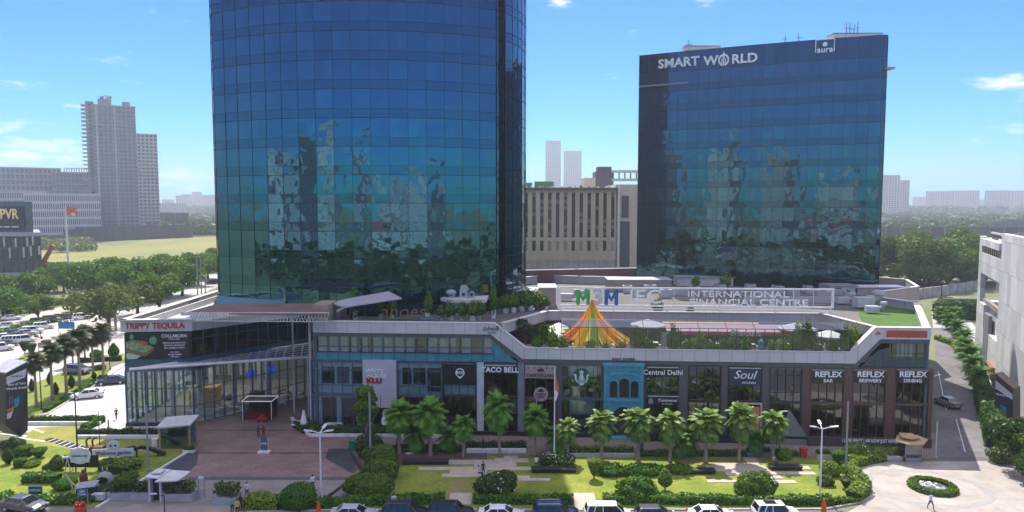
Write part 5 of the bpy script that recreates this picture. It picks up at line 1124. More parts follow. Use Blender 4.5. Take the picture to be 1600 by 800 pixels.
# side-road palms (right)
gs_ = 'low palms along the side road'
s0 = palm('low palm at the bend of the side road, nearest the green roof', gs_, 41, 1.8, 2.6, 44, False, leafG, G(1495, 528))
for (px, py, sc, lab) in [(1508, 545, 1, 'low palm second from the bend'), (1505, 560, 1.0, 'low palm third from the bend'), (1516, 575, 1.05, 'low palm middle of the side road row'), (1520, 592, 1.0, 'low palm before the hedge fence'), (1530, 612, 1.0, 'low palm nearest the leaning billboard'), (1482, 515, 1.0, 'low palm behind the podium corner'), (1470, 505, 1.0, 'dark low palm under the back wall'), (1490, 508, 1.1, 'broad low palm below the grey wall')]:
    c = copy_tree(s0); place(c, G(px, py), random.uniform(0, 6), sc, lab)
# ---- bushes and hedges ---------------------------------------------------
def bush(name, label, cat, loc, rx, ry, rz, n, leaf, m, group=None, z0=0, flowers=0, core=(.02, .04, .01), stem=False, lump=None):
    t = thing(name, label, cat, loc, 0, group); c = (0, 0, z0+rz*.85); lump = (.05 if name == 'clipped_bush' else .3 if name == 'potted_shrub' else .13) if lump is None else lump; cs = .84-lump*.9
    mb = MB(); mb.ball(c, rx*cs, ry*cs, rz*cs, 14, jit=.05); mb.build('dark_core', mat('leaf_core', core, .9), t, False)  # solid dark core, its colour stands for the shade inside the leaves
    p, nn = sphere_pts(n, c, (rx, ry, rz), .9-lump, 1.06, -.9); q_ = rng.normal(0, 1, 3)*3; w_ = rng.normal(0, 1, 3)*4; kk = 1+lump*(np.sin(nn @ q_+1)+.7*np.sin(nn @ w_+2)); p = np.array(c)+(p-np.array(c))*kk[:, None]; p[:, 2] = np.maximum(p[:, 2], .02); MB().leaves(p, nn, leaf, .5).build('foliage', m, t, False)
    if flowers: p, nn = sphere_pts(flowers, c, (rx, ry, rz), 1.02, 1.08, -.1); MB().leaves(p, nn, .16, .3, aspect=1).build('flowers', petal, t, False)
    if stem: MB().cyl((0, 0, 0), (0, 0, z0+.3), .07, n=6).build('stem', bark, t, False)
    return t
def hedge(label, pxs, wd, h, leaf, m, group=None, dens=55, name='hedge', kink=.0):
    pts = [Vector(G(*p)) for p in pxs]; t = thing(name, label, 'hedge', pts[0], 0, group); core = MB(); fol = MB(); P_ = []; Nn = []
    for a, b in zip(pts[:-1], pts[1:]):
        d = b-a; Ln = d.length; d.normalize(); s = Vector((-d.y, d.x, 0))
        q = [a-s*wd*.42, b-s*wd*.42, b+s*wd*.42, a+s*wd*.42]; core.prism([(v.x, v.y) for v in q], 0, h*.9)
        n = int(Ln*(wd+2*h)*dens); u = rng.uniform(0, 1, n)*Ln; k = rng.uniform(-.5-h/wd, .5+h/wd, n)
        x = np.clip(k, -.5, .5)*wd; z = np.where(np.abs(k) <= .5, h, h-(np.abs(k)-.5)*wd); z = z+rng.normal(0, .06, n)+.08*np.sin(u*2.1+a.x); x = x+np.where(np.abs(k) > .5, np.sign(k)*rng.normal(0, .05, n), 0)
        P_.append(np.array(a)+np.outer(u, np.array(d))+np.outer(x, np.array(s))+np.outer(np.maximum(z, .03), [0, 0, 1]))
        nx = np.where(np.abs(k) > .5, np.sign(k), 0); nz_ = np.where(np.abs(k) <= .5, 1, .2); Nn.append(np.outer(nx, np.array(s))+np.outer(nz_, [0, 0, 1]))
    core.build('dark_core', MATS.get('leaf_core') or mat('leaf_core', (.02, .04, .01), .9), t); fol.leaves(np.concatenate(P_), np.concatenate(Nn).astype(float), leaf, .55); fol.build('foliage', m, t); return t  # core is a dark box painted as the shaded inside of the hedge
hedge('front hedge of leafy shrubs behind the two black cars and the silver car', [(490, 793), (570, 788), (695, 785)], 1.1, .75, .2, leafG)
hedge('front hedge behind the white sedan and dark car', [(740, 785), (896, 786)], 1.1, .7, .2, leafG); hedge('front hedge behind the white van and white cars', [(942, 785), (1180, 787), (1300, 788)], 1.1, .75, .2, leafG)
hedge('front hedge corner patch with pale leaves by the red cone', [(1300, 788), (1340, 783)], .8, .5, .2, leafA)
hedge('clipped hedge curving along the ring drive', [(1332, 783), (1350, 768), (1338, 752), (1324, 738), (1330, 728), (1352, 722), (1378, 718)], 1.5, 1.0, .17, leafC); hedge('clipped long hedge right of the garden by the kiosk', [(1345, 712), (1412, 713)], 1.0, .9, .17, leafC)
hedge('low dark hedge along the promenade by the first palms', [(605, 706), (722, 705)], .9, .7, .18, leafB); hedge('low dark hedge by the grey planters', [(728, 700), (822, 700)], .8, .7, .18, leafB); hedge('low clipped hedge over the white planter, right of the flagpole', [(890, 708), (990, 709)], .7, .8, .18, leafC)
hedge('low hedge along the promenade behind the light palms', [(998, 712), (1165, 712)], .8, .6, .18, leafG); hedge('low hedge between the palms and the red bin', [(1208, 712), (1246, 712)], .8, .6, .18, leafG)
hedge('planted dark strip in front of the white terrace edge', [(470, 664), (487, 676), (560, 677), (690, 678)], 2.2, .8, .25, leafB, dens=30)
hedge('thick leafy hedge next to the round clipped bush at the drive edge', [(384, 790), (440, 792)], 2.0, 1.0, .2, leafC)
bush('clipped_bush', 'large round clipped bush by the lamp post at the drive edge', 'bush', G(466, 794), 1.75, 1.5, 1.35, 3000, .16, leafG)
bush('clipped_bush', 'large boxy clipped bush at the corner of the shaded lawn', 'bush', G(577, 774), 2.5, 1.5, 1.2, 4500, .17, leafA); bush('clipped_bush', 'clipped bush right behind the large boxy one', 'bush', G(596, 748), 1.95, 1.3, 1.15, 3200, .17, leafA)
bush('clipped_bush', 'rounded bush at the back of the clipped cluster', 'bush', G(594, 727), 1.95, 1.3, 1.3, 3200, .17, leafA); bush('clipped_bush', 'dark bush at the promenade corner beside the lamp post', 'bush', G(578, 713), 1.6, 1.3, 1.5, 2000, .17, leafB)
bush('flowering_bush', 'wide bush with white flowers on the shaded lawn', 'bush', G(777, 773), 2.2, 1.5, 1.25, 3600, .2, leafB, flowers=60)
bush('leafy_bush', 'round dark leafy bush in front of the sunny lawn left of the pear shaped topiary', 'bush', G(994, 779), 1.95, 1.4, 1.15, 3200, .2, leafG); bush('leafy_bush', 'large leafy bush on the sunny lawn above the white sedan', 'bush', G(1179, 776), 1.95, 1.5, 1.3, 3400, .22, leafA)
bush('ground_shrub', 'low spreading shrub right of the cone topiary', 'shrub', G(955, 741), 1.6, 1.1, .6, 1200, .24, leafG); bush('ground_shrub', 'wide low shrub patch under the light palms', 'shrub', G(1005, 741), 2.6, 1.1, .55, 1800, .24, leafG); bush('ground_shrub', 'low shrub with paler leaves beside the wide patch', 'shrub', G(1062, 738), 1.5, .9, .5, 900, .24, leafA)
bush('ground_shrub', 'leafy shrub at the flagpole foot with white flowers', 'shrub', G(870, 728), 1.9, 1.0, .9, 1500, .2, leafA, flowers=70); bush('ground_shrub', 'pale green shrub by the stone slabs near the red bin', 'shrub', G(1225, 718), .9, .7, .7, 700, .2, leafC)
def topiary(label, loc, r, z0, h, m, shape='cone'):
    t = thing('topiary', label, 'topiary', loc); P_ = []; prof = []
    n = 10
    for i in range(n+1):
        q = i/n
        rr = {'cone': r*(.18+.82*q**.7), 'pear': r*(math.sin(math.pi*(q**.72)*.93+.06)*1.0), 'ball': r*math.sin(math.pi*(.06+.88*q)), 'box': r}[shape]
        prof.append((rr, z0+h*q))
    if shape == 'cone': prof.append((r*.55, z0+h*1.08))
    MB().lathe([(a*.93, b) for a, b in prof], n=14).build('dark_core', MATS['leaf_core'], t, False)  # dark solid filling, shade between the leaves put into its colour
    for (a, z1), (b, z2) in zip(prof[:-1], prof[1:]):
        k = max(6, int((a+b)*3.14*math.hypot(z2-z1, b-a)*110)); th = rng.uniform(0, 6.283, k); u = rng.uniform(0, 1, k); rr = a+(b-a)*u; P_.append(np.stack([rr*np.cos(th), rr*np.sin(th), z1+(z2-z1)*u], 1))
    tp_ = prof[-1]; k = int(tp_[0]**2*3.14*110)+4; th = rng.uniform(0, 6.283, k); rr = tp_[0]*np.sqrt(rng.uniform(0, 1, k)); P_.append(np.stack([rr*np.cos(th), rr*np.sin(th), np.full(k, tp_[1])], 1))
    P_ = np.concatenate(P_); c = np.array([0, 0, z0+h*.5]); MB().leaves(P_, (P_-c)/np.linalg.norm(P_-c, axis=1)[:, None], .13, .45).build('foliage', m, t, False)
    MB().cyl((0, 0, 0), (0, 0, z0+.2), .08, n=6).build('trunk', bark, t, False); return t
topiary('cone shaped topiary with flat top on the sunny lawn', G(928, 748), .78, .35, 1.75, leafC, 'cone'); topiary('pear shaped topiary on a thin stem on the sunny lawn', G(1039, 767), .75, .4, 2.0, leafC, 'pear')
topiary('dark goblet topiary near the ring hedge', G(1322, 763), .65, .1, .9, leafB, 'cone'); topiary('large flat-topped topiary by the ring drive hedge', G(1310, 730), .9, .2, 1.6, leafG, 'cone')
bush('clipped_bush', 'golden clipped bush below the right lamp post', 'bush', G(1300, 743), .95, .8, .8, 1300, .15, leafC); bush('clipped_bush', 'low golden bush left of the goblet topiary', 'bush', G(1290, 758), .9, .7, .6, 1000, .15, leafD); bush('clipped_bush', 'square golden bush beside the right lamp post', 'bush', G(1290, 738), .7, .6, .7, 900, .15, leafC); bush('flowering_bush', 'bright shrub with white flowers at the ring drive corner', 'bush', G(1340, 718), 2.0, 1.0, 1.0, 1700, .2, leafC, flowers=40)
# island in the ring drive
isl = thing('round_planter', 'oval planted island with rocks in the ring drive', 'planter', G(1457, 763)); c = Vector((0, 0, 0)); mb = MB(); mb.lathe([(2.35, 0), (2.3, .35), (1.5, .38), (1.45, .12)], n=28); mb.build('kerb', MATS['leaf_core'], isl, False)
th = rng.uniform(0, 6.283, 3000); rr = rng.uniform(1.5, 2.4, 3000); zz_ = np.where(rr > 2.3, rng.uniform(0, .4, 3000), .45+rng.normal(0, .04, 3000)); P_ = np.stack([rr*np.cos(th), rr*np.sin(th), zz_], 1)
MB().leaves(P_, P_*np.array([.3, .3, 0])+np.array([0, 0, .6]), .13, .5).build('foliage', leafA, isl, False); MB().cyl((0, 0, .05), (0, 0, .22), 1.45, n=24).build('gravel_bed', mat('dark_gravel', (.09, .09, .1), .9), isl, False)
mb = MB()
for i in range(26): a = random.uniform(0, 6.28); r = random.uniform(.1, 1.3); mb.ball((r*math.cos(a), r*math.sin(a), .28), random.uniform(.08, .24), n=6, jit=.3)
rk = mb.build('rocks', white, isl, False)
# shrubs on the terrace (behind glass) and roof
gt = 'potted shrubs behind the terrace glass'
sh0 = None
protos = []
for k, m_ in enumerate([leafC, leafA, leafG]):
    t = bush('potted_shrub', ['lime potted shrub behind the terrace glass at the foot of the tent', 'mid green potted shrub left of the tent behind the glass', 'tall dark potted shrub by the left slope of the terrace'][k], 'potted shrub', (0, 0, 0), .8, .6, .8, 600, .22, m_, gt, z0=.5)
    MB().lathe([(.3, 0), (.4, .6)], n=10).build('pot', white if k else brown, t, False); protos.append(t)
def onT(px, v_, z=10.25): p = FM @ Vector((U(px, 540, v_), v_, z)); return p
place(protos[0], onT(922, .8), 0, 1.0); place(protos[1], onT(880, .7), 0, 1.1); place(protos[2], onT(850, 1.0), 0, (1, 1, 1.9))
for (px, v_, k, sc, lab) in [(862, .8, 0, (1, 1, 1.7), 'tall lime shrub beside the left end of the glass screen'), (838, .9, 2, 1.1, 'dark shrub in the left slope corner of the terrace'), (995, .9, 2, (1.1, 1, 1.8), 'tall dark shrub right of the tent'), (1012, .8, 1, 1.1, 'green shrub in front of the printed screen'), (970, .8, 0, .9, 'low lime shrub at the right tent foot'),
                        (1052, 1, 1, (1.3, 1, 1.9), 'bushy green shrub below the left end of the pink awning'), (1072, .8, 1, 1.0, 'low shrub second under the pink awning'), (1092, .9, 0, (1.2, 1, 1.4), 'yellow green shrub under the pink awning'), (1130, .8, 2, 1.1, 'dark low shrub behind the middle of the glass'), (1145, .9, 1, 1.3, 'round shrub left of the Biscuit lettering'),
                        (1165, .8, 2, 1.2, 'dark shrub below the Biscuit lettering'), (1205, .8, 0, 1.0, 'pale shrub right of the blue tank'), (1225, .9, 0, 1.1, 'lime shrub under the right awning end'), (1245, 1, 0, (1.2, 1, 2.0), 'tall lime shrub under the grey parasol'), (1262, .9, 1, (1.3, 1, 2.2), 'tall green shrub right of the tall lime one'), (1278, .8, 2, 1.0, 'low dark shrub between two tall ones'),
                        (1300, .9, 1, (1.2, 1, 1.2), 'broad bright shrub under the pale parasol'), (1322, 1, 1, (1.2, 1, 2.0), 'tall shrub at the right end of the terrace'), (1335, 2, 0, (1.2, 1, 1.9), 'last lime shrub by the right slope'), (945, .8, 1, .8, 'small shrub in the middle of the tent front'), (1110, .9, 1, 1.0, 'small rounded shrub among the awning tables')]:
    c = copy_tree(protos[k]); place(c, onT(px, v_), random.uniform(0, 6), sc, lab)
gr_ = 'roof garden shrubs'
for (px, py, k, sc, lab) in [(595, 500, 2, (1, 1, 1.6), 'dark shrub at the left post of the blue glass room'), (556, 500, 2, (1, 1, 2.2), 'tall dark shrub at the left of the blue glass room'), (612, 500, 1, (1, 1, 1.5), 'shrub left of the gold lettering'), (668, 498, 1, (1, 1, 1.7), 'shrub right of the gold lettering'), (688, 500, 2, 1.0, 'low shrub left of the roof kiosk'),
                        (705, 500, 1, 1.2, 'broad leafy shrub in front of the roof kiosk left side'), (722, 500, 2, 1.2, 'dark shrub at the kiosk wall'), (738, 501, 1, 1.3, 'leafy shrub at the kiosk door'), (748, 499, 1, 1.2, 'shrub at the right kiosk corner'), (771, 498, 2, (1, 1, 2.2), 'conical dark shrub by the parapet bend'),
                        (790, 489, 1, 1.3, 'first shrub of the bed before the tan huts'), (802, 488, 1, 1.4, 'second shrub of the bed before the tan huts'), (815, 486, 2, 1.5, 'dark shrub of the bed before the tan huts'), (828, 485, 1, 1.5, 'tall green shrub of the bed before the tan huts'), (840, 484, 0, 1.4, 'lime shrub of the bed before the tan huts'), (853, 484, 2, 1.0, 'small shrub at the right end of the tan hut bed'),
                        (1134, 452, 0, 1.4, 'lime roof shrub in front of the dark block'), (1087, 452, 0, 1.2, 'orange tipped roof shrub left of the lime one'), (1250, 450, 2, 1.6, 'dim roof shrub at the dark block foot'), (1028, 492, 1, 1.2, 'round shrub on the back parapet right of the tent apex'), (1078, 494, 1, .8, 'small shrub on the back parapet above the awning')]:
    c = copy_tree(protos[k]); place(c, G(px, py, 13.2 if py > 480 else 13.2), random.uniform(0, 6), sc, lab, gr_)
tb, cb = tree_proto(51, 1.7, 5.2, 12, 1500, .22, None, 2.2, .7); t = thing('small_tree', 'small potted tree on the terrace left of the tent', 'tree', (0, 0, 0)); tb.build('trunk', bark, t, False); cb.build('crown', leafB, t, False); place(t, onT(820, 3.0), 0, .85)
# left garden: shaped bushes
gb_ = 'clipped shapes in the left garden'
for (px, py, r, z0, h, sh, m_, lab) in [(20, 701, 1.4, 0, 1.2, 'ball', leafD, 'pale grey green round bush left of the billboard foot'), (20, 711, .7, 0, 2.2, 'ball', leafB, 'dark topped topiary beside the pale round bush'), (13, 725, .55, 0, 1.9, 'ball', leafB, 'stacked dark topiary near the left border'), (38, 712, .95, 0, 1.1, 'box', leafG, 'square green topiary below the billboard'),
                           (30, 713, .6, 0, 1.2, 'ball', leafD, 'dull grey green bush touching the square topiary'), (61, 715, .9, .1, .9, 'cone', leafG, 'green goblet topiary in the middle of the left lawn'), (32, 729, .65, 0, .9, 'box', leafG, 'small drum topiary on the left lawn'), (50, 728, .9, 0, .6, 'ball', leafC, 'flat lime cushion bush on the left lawn'),
                           (90, 735, .85, .1, 1.7, 'pear', leafD, 'tall upright egg topiary near the barrel sign'), (77, 735, .7, 0, .8, 'ball', leafB, 'low dark bush left of the egg topiary'), (108, 723, .8, 0, .7, 'box', leafG, 'low clipped block behind the barrel sign'), (102, 763, 1.2, 0, 1.1, 'ball', leafG, 'round end bush of the low curved hedge'),
                           (166, 733, .8, 0, 1.0, 'box', leafG, 'green drum bush between the two signs')]:
    t = topiary(lab, G(px, py), r, z0, h, m_, sh); t['group'] = gb_
for (px, py, r, h, lab) in [(50, 612, .45, 2.1, 'dark cone shrub nearest the pylon in the palm lawn'), (78, 601, .45, 2.1, 'dark cone shrub second in the palm lawn'), (87, 617, .45, 2.0, 'dark cone shrub beside the second palm'), (112, 606, .5, 2.2, 'dark cone shrub under the tallest palm'), (147, 592, .4, 1.2, 'low dark shrub by the blue car')]:
    t = topiary(lab, G(px, py), r, 0, h, leafB, 'pear'); t['group'] = 'dark cone shrubs in the palm lawn'
topiary('upright egg shaped shrub right of the far palms', G(178, 560), 1.0, .2, 2.8, leafG, 'pear'); topiary('rounded shrub under the far palms', G(151, 563), 1.2, .1, 2.0, leafG, 'ball')
mp_ = mat('brown_planter', (.14, .05, .04), .6)
for (px, py, m_, lab) in [(39, 558, leafB, 'dark goblet shrub on the far verge, left one'), (50, 562, leafB, 'dark goblet shrub on the far verge, right one'), (73, 556, mp_, 'brown goblet shaped vase on the far verge')]: t = topiary(lab, G(px, py), .9, 1.2, 1.8, m_, 'cone'); t['group'] = 'goblets on the far verge'
hedge('low curved hedge in front of the left lawn', [(40, 752), (92, 753)], 1.3, .9, .18, leafG); hedge('leafy flower border along the lower left lawn', [(28, 787), (60, 785), (120, 786), (150, 782)], 1.3, .6, .22, leafG); hedge('leafy border at the lower left corner', [(0, 785), (18, 792)], 1.2, 1.1, .22, leafG)
hedge('planted strip along the slanting drive edge', [(150, 777), (190, 756), (205, 745)], 1.6, .6, .22, leafA); hedge('leafy mound behind the rabbit statue', [(180, 742), (205, 728)], 3.0, .9, .25, leafC, dens=28)
hedge('dark clipped strip by the drop-off', [(45, 659), (163, 658)], .7, .7, .2, leafB); hedge('clipped diagonal strip beside the drop-off', [(160, 659), (130, 674)], .8, .8, .2, leafG); hedge('low dark hedge at the foot of the left wing', [(122, 679), (245, 679)], .6, .7, .2, leafB)
hedge('trimmed edge along the palm lawn', [(70, 644), (120, 615), (165, 588)], .7, .5, .2, leafG); hedge('dark shrub rows on the palm lawn by the dark car', [(100, 583), (165, 577)], .8, .7, .25, leafB); hedge('low edge hedge along the far verge', [(122, 567), (190, 563)], .6, .8, .25, leafB)
hedge('hedge along the highway median', [(0, 524), (60, 508), (148, 484)], 2.0, 1.2, .5, leafA, dens=8); hedge('hedge along the far highway verge', [(10, 494), (95, 475)], 3.0, 1.6, .5, leafC, dens=8); hedge('dark hedge at the near edge of the field', [(60, 423), (180, 424)], 5.0, 3.5, 1.0, leafB, dens=2)
t = thing('low_wall', 'low white wall edge of the planted drop-off island', 'wall', G(45, 664)); a = G(45, 664); b = G(160, 663); MB().box(a.x, a.y-.25, 0, b.x, a.y+.05, .5).build('wall', white, t)
t = thing('low_wall', 'low white wall edge in front of the left wing lawn', 'wall', G(122, 685)); a = G(122, 685); b = G(252, 685); MB().box(a.x, a.y-.2, 0, b.x, a.y+.1, .45).build('wall', white, t)
# side road greenery
hedge('dark dense hedge wall along the side road', [(1536, 628), (1548, 665), (1556, 700)], 2.2, 2.6, .35, leafB, dens=18); hedge('bright climbing hedge along the side road fence', [(1528, 600), (1538, 632)], 1.6, 2.4, .35, leafG, dens=18); hedge('low bright hedge round the bend of the side road', [(1463, 530), (1490, 540), (1500, 552)], 1.2, .9, .3, leafC, dens=18)
hedge('dark shrubbery under the back fence', [(1465, 500), (1530, 498)], 4, 4.5, .6, leafB, dens=7); hedge('pale grassy bank below the fence wall', [(1470, 492), (1478, 480)], 3, 3, .5, leafD, dens=8)
tb, cb = tree_proto(61, 3.2, 6.8, 18, 5200, .26, None, 1.2, .8); t = thing('tree', 'dark leafy tree at the right border below the billboard', 'tree', (0, 0, 0)); tb.build('trunk', bark, t, False); cb.build('crown', leafB, t, False); place(t, G(1598, 742), 0, 1.0); 
c = copy_tree(t); place(c, G(1625, 770), 2, 1.0, 'dark tree just outside the right border'); c = copy_tree(t); place(c, G(1580, 708), 3.4, .72, 'low dark tree under the leaning billboard')
bush('rough_bush', 'rough dry bush at the edge of the ring drive', 'bush', G(1566, 722), 1.6, 1.2, 1.0, 900, .22, leafD)
# ================================================================== CARS
glassc = mat('car_glass', (.012, .016, .02), .06, spec=.8); lampc = mat('headlamp_glass', (.7, .72, .75), .1); tailc = mat('tail_lamp', (.35, .01, .01), .2); rimm = mat('alloy', (.5, .5, .52), .3, .8)
def paint(n_, c): return mat('paint_'+n_, c, .25, var=.03, coat=.6)
CARP = {'sedan': dict(L=4.5, W=.88, H=1.46, body=[(-2.25, .66, .72, .42), (-2.12, .80, .98, .30), (-1.35, .88, 1.03, .24), (0, .88, .96, .22), (.95, .88, .96, .22), (1.75, .84, .82, .24), (2.12, .74, .68, .3), (2.25, .58, .55, .38)], cab=(-1.75, 1.15, -1.05, .35)),
        'hatch': dict(L=3.9, W=.84, H=1.52, body=[(-1.95, .68, .80, .42), (-1.88, .8, 1.02, .30), (-1.2, .84, 1.02, .24), (0, .84, .98, .22), (.9, .84, .98, .22), (1.5, .8, .84, .24), (1.84, .7, .68, .3), (1.95, .55, .56, .38)], cab=(-1.88, 1.15, -1.5, .35)),
        'suv': dict(L=4.5, W=.93, H=1.78, body=[(-2.25, .74, .9, .5), (-2.15, .88, 1.15, .38), (-1.4, .93, 1.16, .3), (0, .93, 1.12, .28), (1.0, .93, 1.12, .28), (1.85, .88, 1.0, .3), (2.15, .8, .82, .36), (2.25, .66, .66, .42)], cab=(-2.15, 1.2, -1.85, .55)),
        'mpv': dict(L=4.6, W=.9, H=1.78, body=[(-2.3, .74, .85, .45), (-2.22, .86, 1.08, .34), (-1.4, .9, 1.08, .26), (0, .9, 1.04, .24), (1.1, .9, 1.02, .24), (1.8, .85, .9, .26), (2.18, .75, .72, .32), (2.3, .6, .58, .4)], cab=(-2.2, 1.55, -1.95, .75))}
def car(label, kind, pm, loc, rz, group=None, extras=None, z=0):
    c = CARP[kind]; t = thing('parked_car', label, 'car', (loc[0], loc[1], 0), rz, group); H = c['H']; W = c['W']; body = MB(); st = c['body']; rings = []
    for (x, hw, zt, zb) in st: rings.append([(x, -hw*.86, zb), (x, -hw, zb+.16), (x, -hw, (zb+zt)/2+.05), (x, -hw*.97, zt-.06), (x, -hw*.86, zt), (x, 0, zt+.045), (x, hw*.86, zt), (x, hw*.97, zt-.06), (x, hw, (zb+zt)/2+.05), (x, hw, zb+.16), (x, hw*.86, zb)])
    vs = [v for r in rings for v in r]; m_ = 11; n_ = len(rings); fs = [(i*m_+k, i*m_+(k+1) % m_, (i+1)*m_+(k+1) % m_, (i+1)*m_+k) for i in range(n_-1) for k in range(m_)]+[tuple(range(m_))[::-1], tuple(range((n_-1)*m_, n_*m_))]
    body.add(vs, [f[::-1] for f in fs]); body.build('body', pm, t, False, smooth=False)
    xr0, xf0, xr1, xf1 = c['cab']; zb = st[3][2]-.02; hw0 = W*.86; hw1 = W*.66; xm = (xr1+xf1)/2
    cab = MB(); zt = H-.06
    def sec(q, bulge=0): return (xr0+(xr1-xr0)*q, xf0+(xf1-xf0)*q, hw0+(hw1-hw0)*q, zb+(zt-zb)*q)
    lv = [sec(0), sec(.5), sec(1)]; vs = []
    for (xr, xf, hw, zz) in lv: vs += [(xr, -hw*.88, zz), (xr+.12, -hw, zz), (xf-.2, -hw, zz), (xf, -hw*.8, zz), (xf, hw*.8, zz), (xf-.2, hw, zz), (xr+.12, hw, zz), (xr, hw*.88, zz)]
    cab.add(vs, [(a*8+k, a*8+(k+1) % 8, (a+1)*8+(k+1) % 8, (a+1)*8+k) for a in range(2) for k in range(8)]+[tuple(range(16, 24))]); cab.build('windows', glassc, t, False)
    rf = MB(); xr, xf, hw = xr1-.05, xf1+.06, hw1+.03
    rf.add([(xr, -hw*.85, zt), (xr+.15, -hw, zt), (xf-.25, -hw, zt), (xf, -hw*.78, zt), (xf, hw*.78, zt), (xf-.25, hw, zt), (xr+.15, hw, zt), (xr, hw*.85, zt)]+[(xr+.12, -hw*.7, H), (xf-.2, -hw*.7, H), (xf-.2, hw*.7, H), (xr+.12, hw*.7, H)],
           [(0, 1, 8), (1, 2, 9, 8), (2, 3, 9), (3, 4, 10, 9), (4, 5, 10), (5, 6, 11, 10), (6, 7, 11), (7, 0, 8, 11), (8, 9, 10, 11), (7, 6, 5, 4, 3, 2, 1, 0)])
    for sg_ in (-1, 1):
        for (q0x, q1x, wd) in [(xf0-.12, xf1-.02, .05), (xm+.05, xm+.05, .045), (xr0+.1, xr1+.06, .09)]:
            rf.cyl((q0x, sg_*(hw0-.0), zb), (q1x, sg_*(hw1+.01), zt), wd, wd, 5)
        if kind in ('suv', 'mpv'): rf.cyl((xr0+.75, sg_*hw0, zb), (xr1+.75, sg_*(hw1+.01), zt), .05, .05, 5)
    rf.build('roof', pm, t, False)
    r = .34 if kind in ('suv',) else .31
    for sx_ in (-1, 1):
        for sy_ in (-1, 1):
            x = sx_*c['L']*.31; y = sy_*(W-.1); wh = MB().cyl((x, y-.1, r), (x, y+.11, r), r, n=16).build('wheel', rubber, t, False)
            MB().cyl((x, y+sy_*.115, r), (x, y+sy_*.13, r), r*.62, n=12).build('rim', rimm, wh, False)
    xe = st[-1][0]; xb_ = st[0][0]
    for sy_ in (-1, 1):
        MB().box(xe-.25, sy_*W*.78-.14, .58, xe-.03, sy_*W*.78+.10, .74 if kind != 'suv' else .82).build('headlight', lampc, t, False)
        MB().box(xb_-.02, sy_*W*.76-.13, .74, xb_+.2, sy_*W*.76+.11, .95).build('tail_lamp', tailc, t, False)
        MB().box(xf0-.45, sy_*(W+.1)-.1, zb+.02, xf0-.28, sy_*(W+.1)+.08, zb+.17).build('mirror', pm, t, False)
    MB().box(xe-.06, -.5, .36, xe+.01, .5, .56).build('grille', black, t, False)
    MB().box(xe+.0, -.26, .42, xe+.025, .26, .52).box(xb_-.025, -.26, .5, xb_, .26, .62).build('number_plate', white, t, False)
    for e in (extras or []):
        if e == 'sunroof': MB().box(xm-.55, -.42, H+.004, xm+.55, .42, H+.015).build('sunroof', glassc, t, False)
        if e == 'rails':
            for sy_ in (-1, 1): MB().cyl((xr1+.2, sy_*hw1*.85, H+.05), (xf1-.2, sy_*hw1*.85, H+.05), .025, n=5).build('roof_rail', chrome, t, False)
    return t
pw_ = paint('white', (.78, .79, .80)); ps_ = paint('silver', (.45, .48, .52)); pk_ = paint('black', (.012, .013, .018)); pd_ = paint('dark_grey', (.07, .075, .085)); pb_ = paint('dark_blue', (.01, .03, .09)); pv_ = paint('violet_grey', (.08, .09, .18)); pg_ = paint('grey', (.25, .26, .28))
gc = 'cars parked along the garden kerb'; YC = 64.7
def kx(px): return P(px, 795, YC).x
car('silver sedan parked leftmost of the kerb row, by the lamp post', 'sedan', ps_, (kx(552), YC+.1), 0, gc); car('black suv with bright window trim behind the white flyer person', 'suv', pk_, (kx(632), YC+.15), 0, gc, ['rails']); car('black suv parked in front of the pale garden ramp', 'suv', pk_, (kx(704), YC+.2), 0, gc)
car('white sedan parked below the white flowering bush', 'sedan', pw_, (kx(783), YC), 0, gc); car('dark blue suv right of the white sedan', 'suv', pb_, (kx(869), YC+.1), 0, gc, ['rails']); car('dark grey hatchback squeezed between the blue suv and the white van', 'hatch', pd_, (kx(900), YC+2.3-2.3), .0, gc) if False else None
car('white people carrier with red tail lamps beside the second garden ramp', 'mpv', pw_, (kx(950), YC), 0, gc); car('dark grey hatchback under the leafy bush', 'hatch', pd_, (kx(1024), YC-.1), 0, gc); car('white sedan in front of the sunny lawn, left of the sunroof car', 'sedan', pw_, (kx(1112), YC-.1), 0, gc)
car('white suv with black sunroof at the right end of the kerb row', 'suv', pw_, (kx(1214), YC+.1), 0, gc, ['sunroof']); car('dark grey sedan at the lower left corner', 'sedan', pd_, (P(38, 792, 67).x, 67.0), -.25, gc)
car('white sedan driving past the palm lawn', 'sedan', pw_, G(137, 622), math.radians(203)); car('blue sedan standing beside the left wing', 'sedan', pb_, G(174, 600), math.radians(203)); car('dark violet suv on the drive behind the palms', 'suv', pv_, G(121, 584), math.radians(-8))
car('silver sedan driving up the side road', 'sedan', pg_, G(1480, 634), math.radians(93))
gtf = 'cars queueing on the highway'
